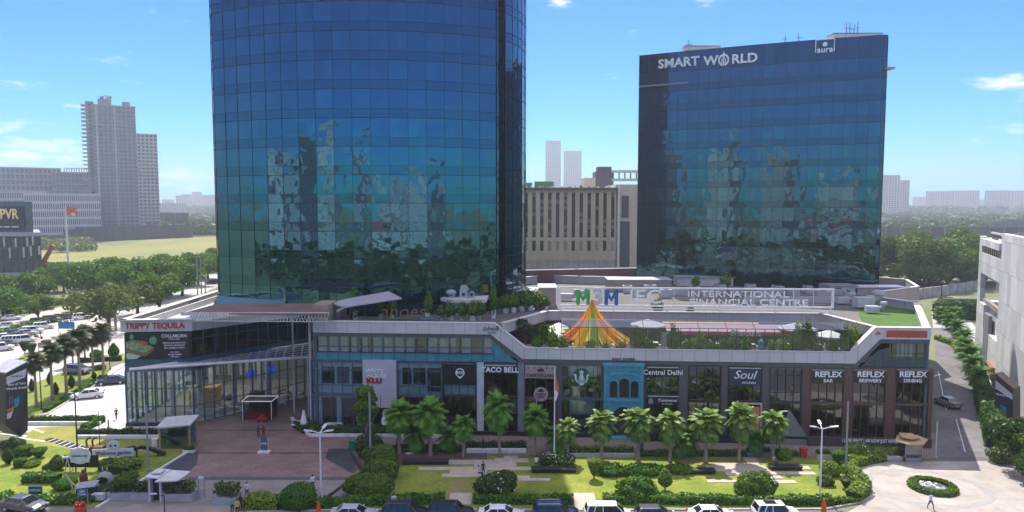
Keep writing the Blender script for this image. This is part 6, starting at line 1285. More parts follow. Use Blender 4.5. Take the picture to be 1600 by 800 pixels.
for (px, py, k, m_, rz, lab) in [(6, 533, 'suv', pw_, 20, 'white suv cut by the left border in the queue'), (20, 536, 'suv', pw_, 22, 'white suv second in the near lane'), (37, 535, 'mpv', pw_, 25, 'white van at the head of the near lane'), (2, 548, 'suv', pw_, 22, 'white car lowest at the left border'),
                            (28, 515, 'sedan', ps_, 18, 'silver car in the far lane under the median'), (44, 518, 'sedan', pg_, 20, 'grey car behind the silver one'), (68, 514, 'suv', pw_, 22, 'white suv leading the far lane'), (81, 503, 'suv', pv_, 22, 'blue grey car by the median hedge'), (58, 512, 'sedan', pk_, 22, 'black car beside the white leading suv'),
                            (22, 524, 'sedan', pd_, 20, 'dark car between the two lanes'), (40, 524, 'sedan', ps_, 20, 'silver car in the middle lane'), (107, 498, 'sedan', pd_, 25, 'dark car ahead of the scooters'), (128, 499, 'suv', pw_, 25, 'white car nearest the olive tree'), (331, 444, 'suv', pk_, 200, 'black car far away beside the tall tower'),
                            (10, 520, 'sedan', pw_, 20, 'white sedan half hidden by the median'), (88, 473, 'hatch', pw_, 20, 'small white car beyond the verge trees')]:
    car(lab, k, m_, G(px, py), math.radians(rz+12), gtf)
for (px, py, k, m_, lab) in [(51, 521, 'suv', pw_, 'white car between the silver cars in the middle of the queue'), (12, 512, 'sedan', ps_, 'silver car at the left border beside the median hedge'), (94, 498, 'sedan', pw_, 'white sedan behind the blue grey car at the median'), (62, 507, 'suv', pk_, 'black suv close to the median hedge'), (30, 529, 'hatch', pb_, 'small dark blue car in the middle lane'), (10, 541, 'sedan', pd_, 'dark sedan in the near lane at the border'), (147, 488, 'sedan', ps_, 'silver car just left of the olive tree crown'), (175, 476, 'sedan', pw_, 'white car half under the bright roadside trees'),
                        (46, 489, 'sedan', pw_, 'white car on the far carriageway behind the verge'), (118, 473, 'suv', pd_, 'dark car on the far carriageway below the trees'), (72, 484, 'hatch', ps_, 'small silver car on the far carriageway'), (18, 500, 'sedan', pw_, 'white car on the service lane by the far verge')]: car(lab, k, m_, G(px, py), math.radians(32), gtf)
# ================================================================== PEOPLE
def person(label, loc, rz, pose='stand', top=(.6, .6, .62), leg=(.03, .03, .035), group=None, z=0.0, h=1.72, cat='person'):
    J = {'pelvis': (0, 0, .95, .13, .10), 'waist': (0, 0, 1.12, .125, .09), 'chest': (0, 0.0, 1.34, .155, .10), 'neck': (0, 0, 1.5, .05, .05), 'head': (0, -.01, 1.62, .085, .1), 'crown': (0, 0, 1.70, .06, .07)}
    E = [('pelvis', 'waist'), ('waist', 'chest'), ('chest', 'neck'), ('neck', 'head'), ('head', 'crown')]
    for s, n_ in ((1, 'l'), (-1, 'r')):
        sw = {'stand': 0, 'walk': .24*s, 'sit': 0}[pose]
        if pose == 'sit':
            J['hip'+n_] = (s*.1, 0, .93, .09, .09); J['knee'+n_] = (s*.12, -.42, .93, .065, .065); J['ank'+n_] = (s*.12, -.46, .52, .045, .045); J['toe'+n_] = (s*.12, -.62, .49, .035, .03)
            J['elb'+n_] = (s*.26, -.08, 1.13, .042, .042); J['wri'+n_] = (s*.16, -.32, 1.05, .03, .03); J['han'+n_] = (s*.12, -.40, 1.03, .032, .024)
        else:
            J['hip'+n_] = (s*.1, 0, .9, .09, .09); J['knee'+n_] = (s*.11, -sw*.8-.02, .5, .06, .06); J['ank'+n_] = (s*.11, -sw*1.3+.03, .09, .042, .042); J['toe'+n_] = (s*.12, -sw*1.3-.13, .04, .035, .03)
            J['elb'+n_] = (s*.25, sw*.5+.02, 1.12, .042, .042); J['wri'+n_] = (s*.27, sw*.9-.06, .88, .03, .03); J['han'+n_] = (s*.27, sw*1.0-.09, .79, .034, .026)
        J['sho'+n_] = (s*.19, 0, 1.42, .065, .065)
        E += [('pelvis', 'hip'+n_), ('hip'+n_, 'knee'+n_), ('knee'+n_, 'ank'+n_), ('ank'+n_, 'toe'+n_), ('chest', 'sho'+n_), ('sho'+n_, 'elb'+n_), ('elb'+n_, 'wri'+n_), ('wri'+n_, 'han'+n_)]
    names = list(J); me = bpy.data.meshes.new('body'); k = h/1.78
    me.from_pydata([tuple(c*k for c in J[n][:3]) for n in names], [(names.index(a), names.index(b)) for a, b in E], [])
    o = bpy.data.objects.new('tmp', me); COL.objects.link(o); md = o.modifiers.new('s', 'SKIN'); md.use_smooth_shade = True
    for i, n in enumerate(names): me.skin_vertices[0].data[i].radius = (J[n][3]*k, J[n][4]*k); me.skin_vertices[0].data[i].use_root = (i == 0)
    sb = o.modifiers.new('u', 'SUBSURF'); sb.levels = 1; sb.render_levels = 1
    dg = bpy.context.evaluated_depsgraph_get(); dg.update(); m2 = bpy.data.meshes.new_from_object(o.evaluated_get(dg)); bpy.data.objects.remove(o)
    mt = mat('cloth_%02d%02d%02d' % tuple(int(99*c) for c in top), top, .85, scale=4); ml = mat('cloth_%02d%02d%02d' % tuple(int(99*c) for c in leg), leg, .85, scale=4)
    m2.materials.clear()
    for m_ in (skin, mt, ml, hairm): m2.materials.append(m_)
    for p in m2.polygons:
        c = p.center/k
        if c.z > 1.5: idx = 0
        elif pose == 'sit': idx = 1 if (c.z > 1.0 and c.y > -.22) else (0 if c.y < -.24 and c.z > 1.0 else 2)
        else: idx = 1 if c.z > .97 and not (abs(c.x) > .2 and c.z < 1.1) else (0 if abs(c.x) > .2 else 2)
        if c.z < (.08 if pose != 'sit' else .53): idx = 3
        p.material_index = idx
    t = thing('person', label, cat, (loc[0], loc[1], z-(0 if pose != 'sit' else .40*0)), rz, group)
    m2.name = 'body'; b = bpy.data.objects.new('body', m2); COL.objects.link(b); b.parent = t
    zc = 1.66*k; mb = MB(); mb.ball((0, .015, zc+.02), .098*k, .105*k, .105*k, 12); hh = mb.build('hair', hairm, t, False, smooth=True)
    for v in hh.data.vertices:
        if v.co.y < -.02 and v.co.z < zc+.03: v.co.y = -.02
    MB().ball((-.035*k, -.105*k, 1.64*k), .012, n=6).ball((.035*k, -.105*k, 1.64*k), .012, n=6).build('eyes', black, t, False)
    MB().xz([(-.012, 1.60*k), (.012, 1.60*k), (.0, 1.65*k)], -.125*k, -.09*k).build('nose', skin, t, False)
    if pose == 'sit':
        for ch in t.children: ch.location.z = -.5*k
    return t
W_ = (.75, .76, .78); K_ = (.02, .02, .025)
person('person in a white shirt and black trousers walking across the drive', G(489, 766), math.radians(200), 'walk', W_, K_); person('man in a white shirt standing behind the hedge at the drive edge', G(386, 778), 0, 'stand', W_, K_)
person('person in a green top standing at the kerb by the planter', G(363, 802), 1, 'stand', (.15, .45, .3), K_); person('person in dark clothes in the small group by the hedge', G(376, 798), -.4, 'stand', K_, K_); person('person in a yellow top in the small group by the hedge', G(371, 806), .2, 'stand', (.6, .5, .12), K_)
person('person in black walking on the red plaza', G(404, 685), 3.4, 'walk', (.03, .05, .05), K_); person('person in dark red clothes on the red plaza behind the notice stand', G(412, 685), 3.0, 'stand', (.18, .02, .03), (.14, .02, .03)); person('person in white by the dark kiosk under the canopy', G(433, 636), .5, 'stand', W_, (.3, .3, .32))
person('person in black walking on the pale drop-off', G(182, 656), .3, 'walk', K_, K_); person('person in black standing on the stone slabs behind the flowering bush', G(755, 744), .3, 'stand', K_, K_); person('person in black on the promenade near the small palms', G(755, 706), 1, 'stand', K_, K_)
person('man in a white shirt sitting on the dark bench below the flagpole', G(838, 735), 3.0, 'sit', W_, K_, z=.5); person('person in black sitting beside the man in white on the bench', G(847, 735), 3.2, 'sit', K_, K_, z=.5); person('man in grey sitting on the left end of the sunny bench', G(1209, 733), .5, 'sit', (.35, .37, .36), K_, z=.5)
person('person in pale clothes sitting on the slabs left of the standing person', G(748, 748), 1.2, 'sit', (.5, .55, .6), K_, z=.3); person('man in a white shirt walking on the ring drive below the island', G(1454, 796), .2, 'walk', (.6, .62, .8), (.02, .03, .08)); person('person with a flyer standing beside the black suv', G(615, 799)+Vector((0, .3, 0)), .2, 'stand', W_, K_)
person('guard in dark clothes by the drop-off wall', G(170, 676), 2, 'stand', (.06, .06, .07), K_)
# scooters with riders
def scooter(label, loc, rz, group):
    t = thing('scooter', label, 'scooter', (loc[0], loc[1], 0), rz, group)
    for x in (-.6, .6): w_ = MB().cyl((x, -.06, .26), (x, .06, .26), .26, n=14).build('wheel', rubber, t, False)
    MB().box(-.85, -.17, .45, .05, .17, .8).box(-.05, -.15, .3, .5, .15, .4).xz([(.45, .3), (.62, .3), (.45, 1.0), (.35, 1.0)], -.16, .16).build('body', red, t, False); MB().box(-.75, -.15, .8, .05, .15, .9).build('seat', black, t, False); MB().cyl((.38, -.33, 1.05), (.38, .33, 1.05), .025, n=6).build('handlebar', black, t, False)
    return t
for i, (px, py, lab, tp_) in enumerate([(60, 530, 'white shirted', W_), (95, 535, 'red clothed', (.35, .1, .06)), (97, 508, 'dark clothed', K_), (107, 506, 'grey clothed', (.3, .3, .3))]):
    g_ = G(px, py); scooter('scooter ridden by the %s rider on the highway' % lab, g_, math.radians(40), 'scooters on the highway'); person('%s scooter rider on the highway' % lab, g_, math.radians(40+90), 'sit', tp_, K_, z=.92, group='scooter riders')
# ================================================================== STREET FURNITURE
def lamp3(label, px, py, h=7.2):
    t = thing('street_lamp', label, 'street lamp', G(px, py)); MB().cyl((0, 0, 0), (0, 0, h), .11, .075, 10).build('pole', white, t, False)
    for k in range(3):
        a = math.radians([-160, -20, 80][k]); d = Vector((math.cos(a), math.sin(a), 0)); hd = MB().cyl(Vector((0, 0, h-.12)), d*.8+Vector((0, 0, h+.18)), .05, .05, 6).build('arm', white, t, False)
        p = d*1.15+Vector((0, 0, h+.26)); M_ = Matrix.Translation(p) @ Matrix.Rotation(a, 4, 'Z') @ Matrix.Rotation(-.2, 4, 'Y'); MB(M_).box(-.42, -.14, -.05, .38, .14, .06).build('lamp_head', white, t, False)
    return t
lamp3('white three-armed street lamp beside the plaza drive', 502, 784); lamp3('white three-armed street lamp at the right end of the sunny garden', 1281, 776)
def pole(label, px, py, h, m, r=.09, name='lamp_post', arm=0, head=True):
    t = thing(name, label, 'lamp post', G(px, py)); MB().cyl((0, 0, 0), (0, 0, h), r, r*.75, 10).build('pole', m, t, False)
    MB().cyl((0, 0, 0), (0, 0, .25), r*2, n=10).build('base', m, t, False)
    if head:
        if arm: MB().cyl((0, 0, h-.1), (arm, 0, h+.1), .04, n=6).build('arm', m, t, False)
        MB().box((arm or 0)-.3, -.1, h+.05, (arm or 0)+.3, .1, h+.14).build('lamp_head', lgrey, t, False)
    return t
pole('plain grey pole beside the slim tree and clipped bushes', 579, 727, 8.6, grey, .13, head=False); pole('plain grey pole at the ring drive hedge', 1321, 745, 8.4, grey, .12, head=False); pole('thin dark pole by the sunny garden near the last palm', 1217, 715, 5.5, dark, .06, arm=.6)
pole('grey pole at the lower end of the left lawn', 232, 736, 7.6, grey, .12, head=False); pole('dark lamp post with a small head by the stepped path', 121, 706, 7.2, dark, .09, arm=-.5); pole('thin dark post on the lawn before the left wing', 156, 697, 4.4, dark, .05, head=False); pole('thin post between the first two palms', 596, 705, 7, dark, .05, head=False)
pole('dark post among the slender palms', 65, 640, 6.8, dark, .09, head=False); pole('dark post beside the tequila wing', 172, 577, 6.5, dark, .08, head=False); pole('tan pole beside the olive roadside tree', 181, 517, 8.5, mat('tan_pole', (.35, .26, .18), .8), .28, head=False); pole('dark post with a wall lamp at the court', 446, 634, 1.6, white, .05, arm=.4)
pole('low bollard with a lamp at the side road corner', 1462, 716, 4.4, lgrey, .08, head=False); pole('curved grey lamp arm rising from the lower left road', 258, 815, 2.6, dark, .06, arm=-1.0)
for (px, py, h_, lab) in [(309, 464, 22, 'tall lamp mast by the highway, left of the pair'), (315, 462, 20, 'tall lamp mast by the highway, right of the pair'), (321, 458, 16, 'shorter mast nearest the tall tower')]: pole(lab, px, py, h_*.6, grey, .2, arm=2.0)
# flags
t = thing('flagpole', 'very tall white flagpole with a saffron and white flag at the field edge', 'flagpole', G(107, 424)); fp = G(107, 424); hh = P(107, 321, fp.y).z
MB().cyl((0, 0, 0), (0, 0, hh), .5, .28, 10).build('pole', white, t, False)
vs = []; 
for i in range(9):
    for k in range(4): vs.append((.3+i*.55, .35*math.sin(i*.9), hh-.2-k*1.25-.12*i-.2*math.sin(i*.8)))
f_ = MB(); f_.add(vs, [(i*4+k, i*4+k+1, (i+1)*4+k+1, (i+1)*4+k) for i in range(8) for k in range(3)]); f_.cur = 0; o = f_.build('flag', [mat('saffron', (.75, .14, .02), .7), white, mat('flag_orange', (.7, .2, .1), .7)], t, False)
for i, p in enumerate(o.data.polygons): p.material_index = 0 if (i % 3) != 2 else (1 if 3 < i//3 < 7 else 0)
t = thing('flagpole', 'white flagpole with a hanging saffron and white flag in the garden', 'flagpole', G(866, 729)); fp = G(866, 729); hh = P(865, 574, fp.y).z
MB().cyl((0, 0, 0), (0, 0, hh), .09, .05, 8).build('pole', white, t, False); vs = []
for i in range(7):
    w_ = [.1, .25, .4, .5, .45, .3, .1][i]
    for k in range(4): vs.append((-.02+w_*k/3, .08*math.sin(k*2+i), hh-.4-i*.52-.15*k))
o = MB().add(vs, [(i*4+k, i*4+k+1, (i+1)*4+k+1, (i+1)*4+k) for i in range(6) for k in range(3)]).build('flag', [MATS['saffron'], white, mat('flag_green', (.03, .2, .05), .7)], t, False)
for i, p in enumerate(o.data.polygons): p.material_index = 0 if i//3 < 4 else 1
MB().cyl((0, 0, 0), (0, 0, .3), .6, n=12).build('base', white, t, False)
# bins, planters, benches on the promenade
def bin_(label, px, py, m, s=1.0):
    t = thing('litter_bin', label, 'litter bin', G(px, py)); MB().prism([(-.35*s, -.3*s), (.35*s, -.3*s), (.35*s, .3*s), (-.35*s, .3*s)], 0, .95*s).build('body', m, t, False); MB().box(-.4*s, -.35*s, .95*s, .4*s, .35*s, 1.08*s).build('lid', m, t, False); return t
bin_('red litter bin on the promenade behind the bare soil', 706, 704, red, .9); bin_('red litter bin at the garden edge near the right lamp', 1255, 714, mat('bright_red', (.5, .02, .01), .5), 1.0); gnb = mat('bin_green', (.02, .18, .12), .5); bin_('green litter bin by the dark bush at the promenade corner', 551, 703, gnb, 1.1); bin_('green litter bin right of the turquoise shop', 1001, 704, mat('bin_teal', (.02, .25, .22), .5), .9)
bin_('green banner box standing by the BAR bay', 1266, 676, MATS['bin_teal'], 1.0).location.z = 1.1
bin_('white litter bin on the soil near the first palms', 645, 703, lgrey, .8); bin_('small white bin beside the bus shelter', 243, 697, white, .9)
def planter(label, x0, x1, py, m, hgt=.6, dp=.6, leafy=None):
    a = G(x0, py); b = G(x1, py); t = thing('planter', label, 'planter', a); mb = MB(); mb.box(a.x, a.y, 0, b.x, a.y+dp, hgt); mb.build('box', m, t)
    n = max(1, int((b.x-a.x)/2)); mb = MB()
    for k in range(1, n): mb.box(a.x+(b.x-a.x)*k/n-.02, a.y-.01, .02, a.x+(b.x-a.x)*k/n+.02, a.y, hgt)
    if mb.f: mb.build('joint', dark, t)
    if leafy:
        k = int((b.x-a.x)*260); P_ = np.stack([rng.uniform(a.x+.1, b.x-.1, k), rng.uniform(a.y+.05, a.y+dp-.05, k), hgt+rng.uniform(0, 1, k)**.7*leafy[1]], 1); MB().leaves(P_, np.tile([0, 0, 1.], (k, 1)), .2, 1.0).build('foliage', leafy[0], t)
    return t
pg2 = mat('planter_grey', (.36, .38, .41), .6)
planter('long grey planter left of the guard kiosk', 167, 237, 782, pg2, .75, 1.2, (leafB, 1.0)); planter('grey planter right of the guard kiosk', 251, 301, 784, pg2, .75, 1.2, (leafD, 1.1)); planter('grey planter with dry grass across the drive gap', 331, 372, 789, pg2, .7, 1.2, (leafD, 1.3))
planter('white planter bench along the promenade left of the flagpole', 729, 822, 708, white, .45, .5); planter('white low planter bench right of the flagpole', 890, 992, 715, lgrey, .4, .5); planter('white bench box near the right lamp post', 1276, 1301, 718, lgrey, .6, .6, (leafG, .4)); planter('grey bench box on the promenade behind the last palms', 1167, 1206, 712, grey, .4, .6, (leafG, .4))
planter('small white planter beside the bus shelter', 285, 303, 708, white, .35, .5, (leafA, .4)); planter('small white block planter near the soil bed', 634, 646, 710, white, .15, .4)
# guard kiosk with grey-white roof
p = G(244, 785); t = thing('guard_kiosk', 'guard kiosk with an angular white roof between the grey planters', 'kiosk', p)
MB().box(-.75, 0, 0, -.55, 1.3, 2.4).box(.35, 0, 0, .55, 1.3, 2.4).build('wall', lgrey, t, False); MB().box(-.55, .6, 0, .35, .7, 2.4).build('door', black, t, False)
def slab(mb, pts, th=.12): n = len(pts); mb.add([tuple(q) for q in pts]+[(q[0], q[1], q[2]-th) for q in pts], [tuple(range(n)), tuple(range(n, 2*n))[::-1]]+[(i, n+i, n+(i+1) % n, (i+1) % n) for i in range(n)])
mb = MB(); slab(mb, [(-1.2, .2, 2.55), (.4, -.2, 2.6), (.8, 1.6, 2.8), (-.7, 1.9, 2.8)]); slab(mb, [(.3, -.7, 2.45), (2.3, -.2, 2.35), (2.7, 1.0, 2.5), (2.8, 1.6, 2.6), (.8, 1.7, 2.7)]); slab(mb, [(-.7, .5, 2.85), (.3, .4, 2.9), (.4, 1.3, 2.95), (-.4, 1.4, 2.95)]); mb.build('roof', mat('kiosk_white', (.6, .6, .62), .5), t, False); MB().cyl((2.6, 1.0, 0), (2.6, 1.0, 2.4), .06).build('post', grey, t, False)
p = G(1425, 722); t = thing('guard_kiosk', 'glass guard kiosk with a leaf shaped orange roof at the ring drive', 'kiosk', p)
MB().box(-.8, 0, 0, 1.1, 1.5, 2.2).build('wall', glassmat('kiosk_glass', (.3, .33, .33), .15), t, False); MB().box(-.85, -.05, 0, -.75, .05, 2.3).box(1.05, -.05, 0, 1.15, .05, 2.3).box(-.85, -.05, 0, 1.15, .0, .5).build('frame', grey, t, False)
mb = MB(); slab(mb, [(-1.9, .2, 2.5), (-.9, -.7, 2.4), (.8, -.8, 2.4), (1.9, .3, 2.6), (1.4, 1.6, 2.7), (-1.0, 1.6, 2.7)]); slab(mb, [(-1.2, .2, 2.95), (-.2, -.2, 2.85), (.9, .1, 2.9), (.6, 1.3, 3.0), (-.9, 1.4, 3.05)]); mb.build('roof', mat('kiosk_orange', (.48, .33, .17), .6), t, False)
t = thing('ground_slab', 'low pale kerb slab beside the orange roofed kiosk', 'slab', G(1375, 720)); a = G(1375, 720); b = G(1432, 719); MB().box(a.x, a.y, 0, b.x, a.y+.9, .3).build('slab', lgrey, t)
# bus shelter like glass box with orange posts
p = G(275, 704); t = thing('glass_shelter', 'glass shelter with orange timber posts and a sloping grey roof', 'shelter', p)
for (x, y) in [(-1.9, .0), (1.5, .4), (-1.7, 2.0), (1.6, 2.2)]: MB().box(x-.1, y-.1, 0, x+.1, y+.1, 3.0).build('post', wood, t, False)
MB().box(-1.8, .02, .2, 1.4, .05, 3.0).build('glass_pane', G_teal, t, False); MB().box(-1.8, 2.0, .2, 1.5, 2.05, 2.9).build('back_panel', mat('print_blue', (.13, .2, .27), .6, scale=2, var=.6), t, False); MB().box(-1.85, -.03, 0, 1.55, .3, .2).build('base', wood, t, False)
mb = MB(); slab(mb, [(-2.2, -.3, 2.95), (1.8, .1, 3.2), (1.9, 2.4, 3.75), (-2.2, 2.2, 3.5)], .18); mb.build('roof', lgrey, t, False)
# dark kiosk under the canopy
p = G(402, 656); t = thing('food_kiosk', 'dark red food kiosk with a lit white top frame under the canopy', 'kiosk', p)
MB().box(-2.0, 0, 0, 2.0, 2.5, 1.1).build('counter', mat('kiosk_red', (.09, .01, .01), .4), t, False); MB().box(-2, 2.4, 1.1, 2, 2.5, 2.6).build('back', black, t, False); MB().box(-2.1, -.1, 2.5, 2.1, 2.6, 2.6).build('roof', black, t, False)
MB().box(-2.15, -.16, 2.6, 2.15, -.1, 2.7).box(-2.15, 2.6, 2.6, 2.15, 2.66, 2.7).box(-2.15, -.1, 2.6, -2.1, 2.6, 2.7).box(2.1, -.1, 2.6, 2.15, 2.6, 2.7).build('trim', mat('lit_trim', (.8, .8, .75), .5, emis=(1, .95, .85, .2)), t, False)
for x in (-2, 2): MB().box(x-.05, -.05, 0, x+.05, .05, 2.5).build('post', white, t, False)
t = thing('toy_car', 'small red ride-on vehicle in front of the dark kiosk', 'ride-on', G(410, 659)); MB().prism([(-.6, -.3), (.6, -.3), (.6, .3), (-.6, .3)], .2, .6).box(-.3, -.25, .6, .3, .25, .9).build('body', mat('bright_red', (.5, .02, .01), .5), t, False); MB().cyl((-.4, -.34, .2), (-.4, .34, .2), .2, n=10).build('wheel', rubber, t, False); MB().cyl((.4, -.34, .2), (.4, .34, .2), .2, n=10).build('wheel', rubber, t, False)
# notice stand etc.
def stand(label, px, py, w_, h_, m, z0=.5, lines=(), name='sign_board', cat='sign', lm=None, frame=grey, rz=0):
    p = G(px, py); t = thing(name, label, cat, p, rz); MB().box(-w_/2, -.04, z0, w_/2, .04, z0+h_).build('board', m, t, False); MB().box(-w_/2-.05, -.02, 0, -w_/2+.03, .06, z0+h_).box(w_/2-.03, -.02, 0, w_/2+.05, .06, z0+h_).build('post', frame, t, False)
    for (s, z_, sz) in lines: text(t, s, (0, -.07, z0+h_*z_), sz, lm or letw, 0, 'CENTER', .01, .01, 1, 'lettering', 0, False)
    return t
stand('white framed notice stand on the plaza near the two people', 413, 707, .9, 1.6, mat('notice_blue', (.08, .10, .2), .5), .3, [('OPEN', .5, .3)], frame=white)
MB().box(-.7, -.4, 0, .7, .4, .18).build('base', white, bpy.data.objects[[o.name for o in bpy.data.objects if o.get('label', '').startswith('white framed notice')][0]], False)
stand('small white parking sign post on the drive', 315, 777, .55, .3, white, 1.9); stand('teal sign board on two posts above the lower left border', 56, 784, 1.3, .8, mat('sign_teal', (.02, .10, .12), .5), .8, [('GARDEN', .5, .28)])
stand('small blue sign board at the bottom of the left garden', 130, 789, .9, .7, mat('sign_blue2', (.02, .10, .35), .5), .9, [('KEEP', .7, .25), ('CLEAN', .3, .25)]); stand('blue road sign on a thin post by the highway', 105, 535, 3.4, 1.5, mat('road_sign_blue', (.03, .15, .35), .5), 3.0); stand('small grey sign post on the far verge', 65, 561, 1.0, 1.0, grey, 2.2)
stand('white tilted sign board by the large clipped bushes', 590, 752, .8, .9, mat('sign_mint', (.25, .4, .35), .5), .7)
# left garden attractions
p = G(126, 738); t = thing('barrel_sign', 'white barrel shaped garden sign with dark small writing', 'sign', p); mb = MB(); disc2(mb, 0, 1.9, 1.2, .95, -.06, .06, 20); mb.box(-1.05, -.07, 1.15, 1.05, .07, 2.7); mb.build('board', mat('garden_white', (.62, .64, .66), .5), t, False); text(t, 'GARDEN CAFE', (0, -.1, 1.9), .26, ink, 0, 'CENTER', .01, .01, 1, 'lettering', 0, False); MB().box(-.6, 0, 0, -.5, .1, 1.2).box(.5, 0, 0, .6, .1, 1.2).build('post', dark, t, False)
MB().box(-1.9, .2, .5, 1.9, .3, 1.9).build('backboard', black, t, False)
p = G(178, 724); t = thing('welcome_sign', 'slanted white plank sign in script with a round mask shape above it', 'sign', p, .12); MB().box(-2.3, -.05, .8, 2.2, .05, 1.75).build('board', mat('garden_white', (.62, .64, .66), .5), t, False); text(t, 'Welcome garden', (0, -.08, 1.25), .62, ink, 0, 'CENTER', .01, .01, .9, 'lettering', .2, False)
mb = MB(); disc2(mb, 0, 2.15, .7, .55, -.05, .05, 16); mb.build('mask', MATS['garden_white'], t, False); mb = MB(); disc2(mb, -.25, 2.1, .14, .12, -.08, -.055, 10); disc2(mb, .25, 2.1, .14, .12, -.08, -.055, 10); mb.build('eye_hole', black, t, False); MB().box(-1.9, .06, 0, -1.8, .12, 1.0).box(1.7, .06, 0, 1.8, .12, 1.0).build('post', dark, t, False)
p = G(214, 714); t = thing('wave_bench', 'long black wave shaped bench with a raised middle arch', 'bench', p, .12); mb = MB(); prof = [(-3.0, .45), (-2.2, .8), (-1.2, 1.25), (-.4, 1.4), (0, 1.1), (.4, 1.4), (1.4, 1.2), (2.4, .7), (3.2, .45)]
mb.xz(prof+[(x, z-.35) for x, z in prof[::-1]], -.25, .25); mb.build('seat', black, t, False)
for x in (-2.4, -1.2, 0, 1.2, 2.4): MB().box(x-.06, -.1, 0, x+.06, .1, .75).build('leg', black, t, False)
p = G(165, 764); t = thing('rabbit_statue', 'grey rabbit shaped statue with a dark oval mouth', 'statue', p); MB().lathe([(1.0, 0), (1.0, .15), (.75, .2), (.7, .5), (.62, .55)], n=14, sy=.7).lathe([(.6, .55), (.85, .9), (.85, 1.3), (.6, 1.7), (.2, 1.9)], n=14, sy=.6).cyl((-.2, 0, 1.8), (-.28, 0, 2.5), .12, .04).cyl((.2, 0, 1.8), (.26, 0, 2.5), .12, .04).build('body', mat('statue_grey', (.33, .33, .33), .8, bump=.3), t, False, smooth=True)
mb = MB(); disc2(mb, 0, 1.15, .55, .32, -.62, -.45, 16); mb.build('mouth', black, t, False)
p = G(131, 757); t = thing('statue', 'dark red seated figure statue under the barrel sign', 'statue', p); MB().lathe([(.5, 0), (.5, .3), (.35, .35), (.42, .6), (.32, 1.1), (.14, 1.3)], n=12).ball((0, 0, 1.5), .2, n=10).cyl((-.3, 0, 1.1), (-.1, -.4, .8), .09, .07).cyl((.3, 0, 1.1), (.1, -.4, .8), .09, .07).build('body', mat('statue_red', (.13, .04, .035), .7), t, False, smooth=True); MB().ball((0, .03, 1.62), .2, .2, .12, 8).build('hat', mat('tan_hat', (.35, .25, .15), .8), t, False)
p = G(134, 781); t = thing('display_cart', 'dark display cart with an upright lid below the red figure', 'cart', p, .1); MB().box(-.9, 0, .3, .9, .7, 1.2).build('body', mat('cart_dark', (.03, .045, .05), .5), t, False); mb = MB(); slab(mb, [(-1, -.2, 1.25), (1, -.2, 1.45), (1, .9, 1.7), (-1, .9, 1.5)], .06); mb.build('lid', grey, t, False); MB().cyl((0, .3, 0), (0, .3, .3), .2).build('base', dark, t, False)
p = G(126, 806); t = thing('red_statue', 'bright red bumpy animal shaped statue at the bottom of the left garden', 'statue', p); MB().lathe([(.75, 0), (.85, .6), (.75, 1.2), (.5, 1.5)], n=14, sy=.7).ball((-.35, -.1, 1.75), .42, n=10).ball((.35, -.1, 1.75), .42, n=10).build('body', mat('statue_scarlet', (.55, .03, .01), .45), t, False, smooth=True); t.scale = (.68,)*3; MB().ball((-.2, -.5, 1.8), .1, n=8).ball((.25, -.5, 1.8), .1, n=8).build('eyes', white, t, False)
for (px, py, lab) in [(498, 810, 'orange traffic cone shape by the silver sedan'), (1287, 806, 'red traffic cone by the front hedge end')]:
    t = thing('traffic_cone', lab, 'traffic cone', G(px, py), 0, 'cones at the kerb'); MB().lathe([(.35, 0), (.35, .05), (.28, .06), (.22, .9), (.1, 1.6), (.05, 1.7)], n=12).build('body', mat('cone_orange', (.65, .08, .01), .5), t, False); MB().lathe([(.225, .8), (.17, 1.15)], n=12).build('stripe', mat('cone_orange2', (.7, .2, .1), .5), t, False)
p = G(146, 712); t = thing('carved_seat', 'dark brown carved box seat with two curled horns', 'seat', p, .05); MB().box(-1.3, 0, 0, 1.0, .9, 1.0).build('box', mat('seat_brown', (.12, .055, .035), .7), t, False)
for x in (-.9, -.2):
    o = MB(); pts = [(x, .4, 1.0), (x-.1, .4, 1.6), (x+.1, .4, 2.0), (x+.5, .4, 2.1)]
    for a, b in zip(pts[:-1], pts[1:]): o.cyl(a, b, .12, .1, 8)
    o.build('horn', MATS['seat_brown'], t, False)
p = G(106, 737); t = thing('telescope', 'white telescope on angled legs near the egg topiary', 'telescope', p); MB().cyl((-.5, 0, 1.6), (.5, 0, 1.75), .16, n=10).build('tube', white, t, False); MB().cyl((0, 0, 1.6), (-.3, 0, 0), .06).cyl((0, 0, 1.6), (.45, -.2, 0), .06).cyl((0, 0, 1.6), (.4, .4, 0), .06).build('leg', offw, t, False)
p = G(113, 779); t = thing('leaning_frame', 'pale bent wooden frame left of the display cart', 'frame', p); MB().tube([(-.6, 0, 2.6), (-.1, 0, 1.8), (.1, 0, 1.0), (-.4, 0, 0)], .09).tube([(-.1, 0, 1.8), (.5, 0, 1.2)], .07).build('frame', mat('pale_wood', (.5, .42, .28), .7), t, False)
p = G(152, 785); t = thing('utility_box', 'small pale utility box by the slanting drive edge', 'box', p); MB().box(-.6, 0, .2, .6, .6, .8).build('body', lgrey, t, False); MB().box(-.5, .1, 0, .5, .5, .2).build('base', dark, t, False)
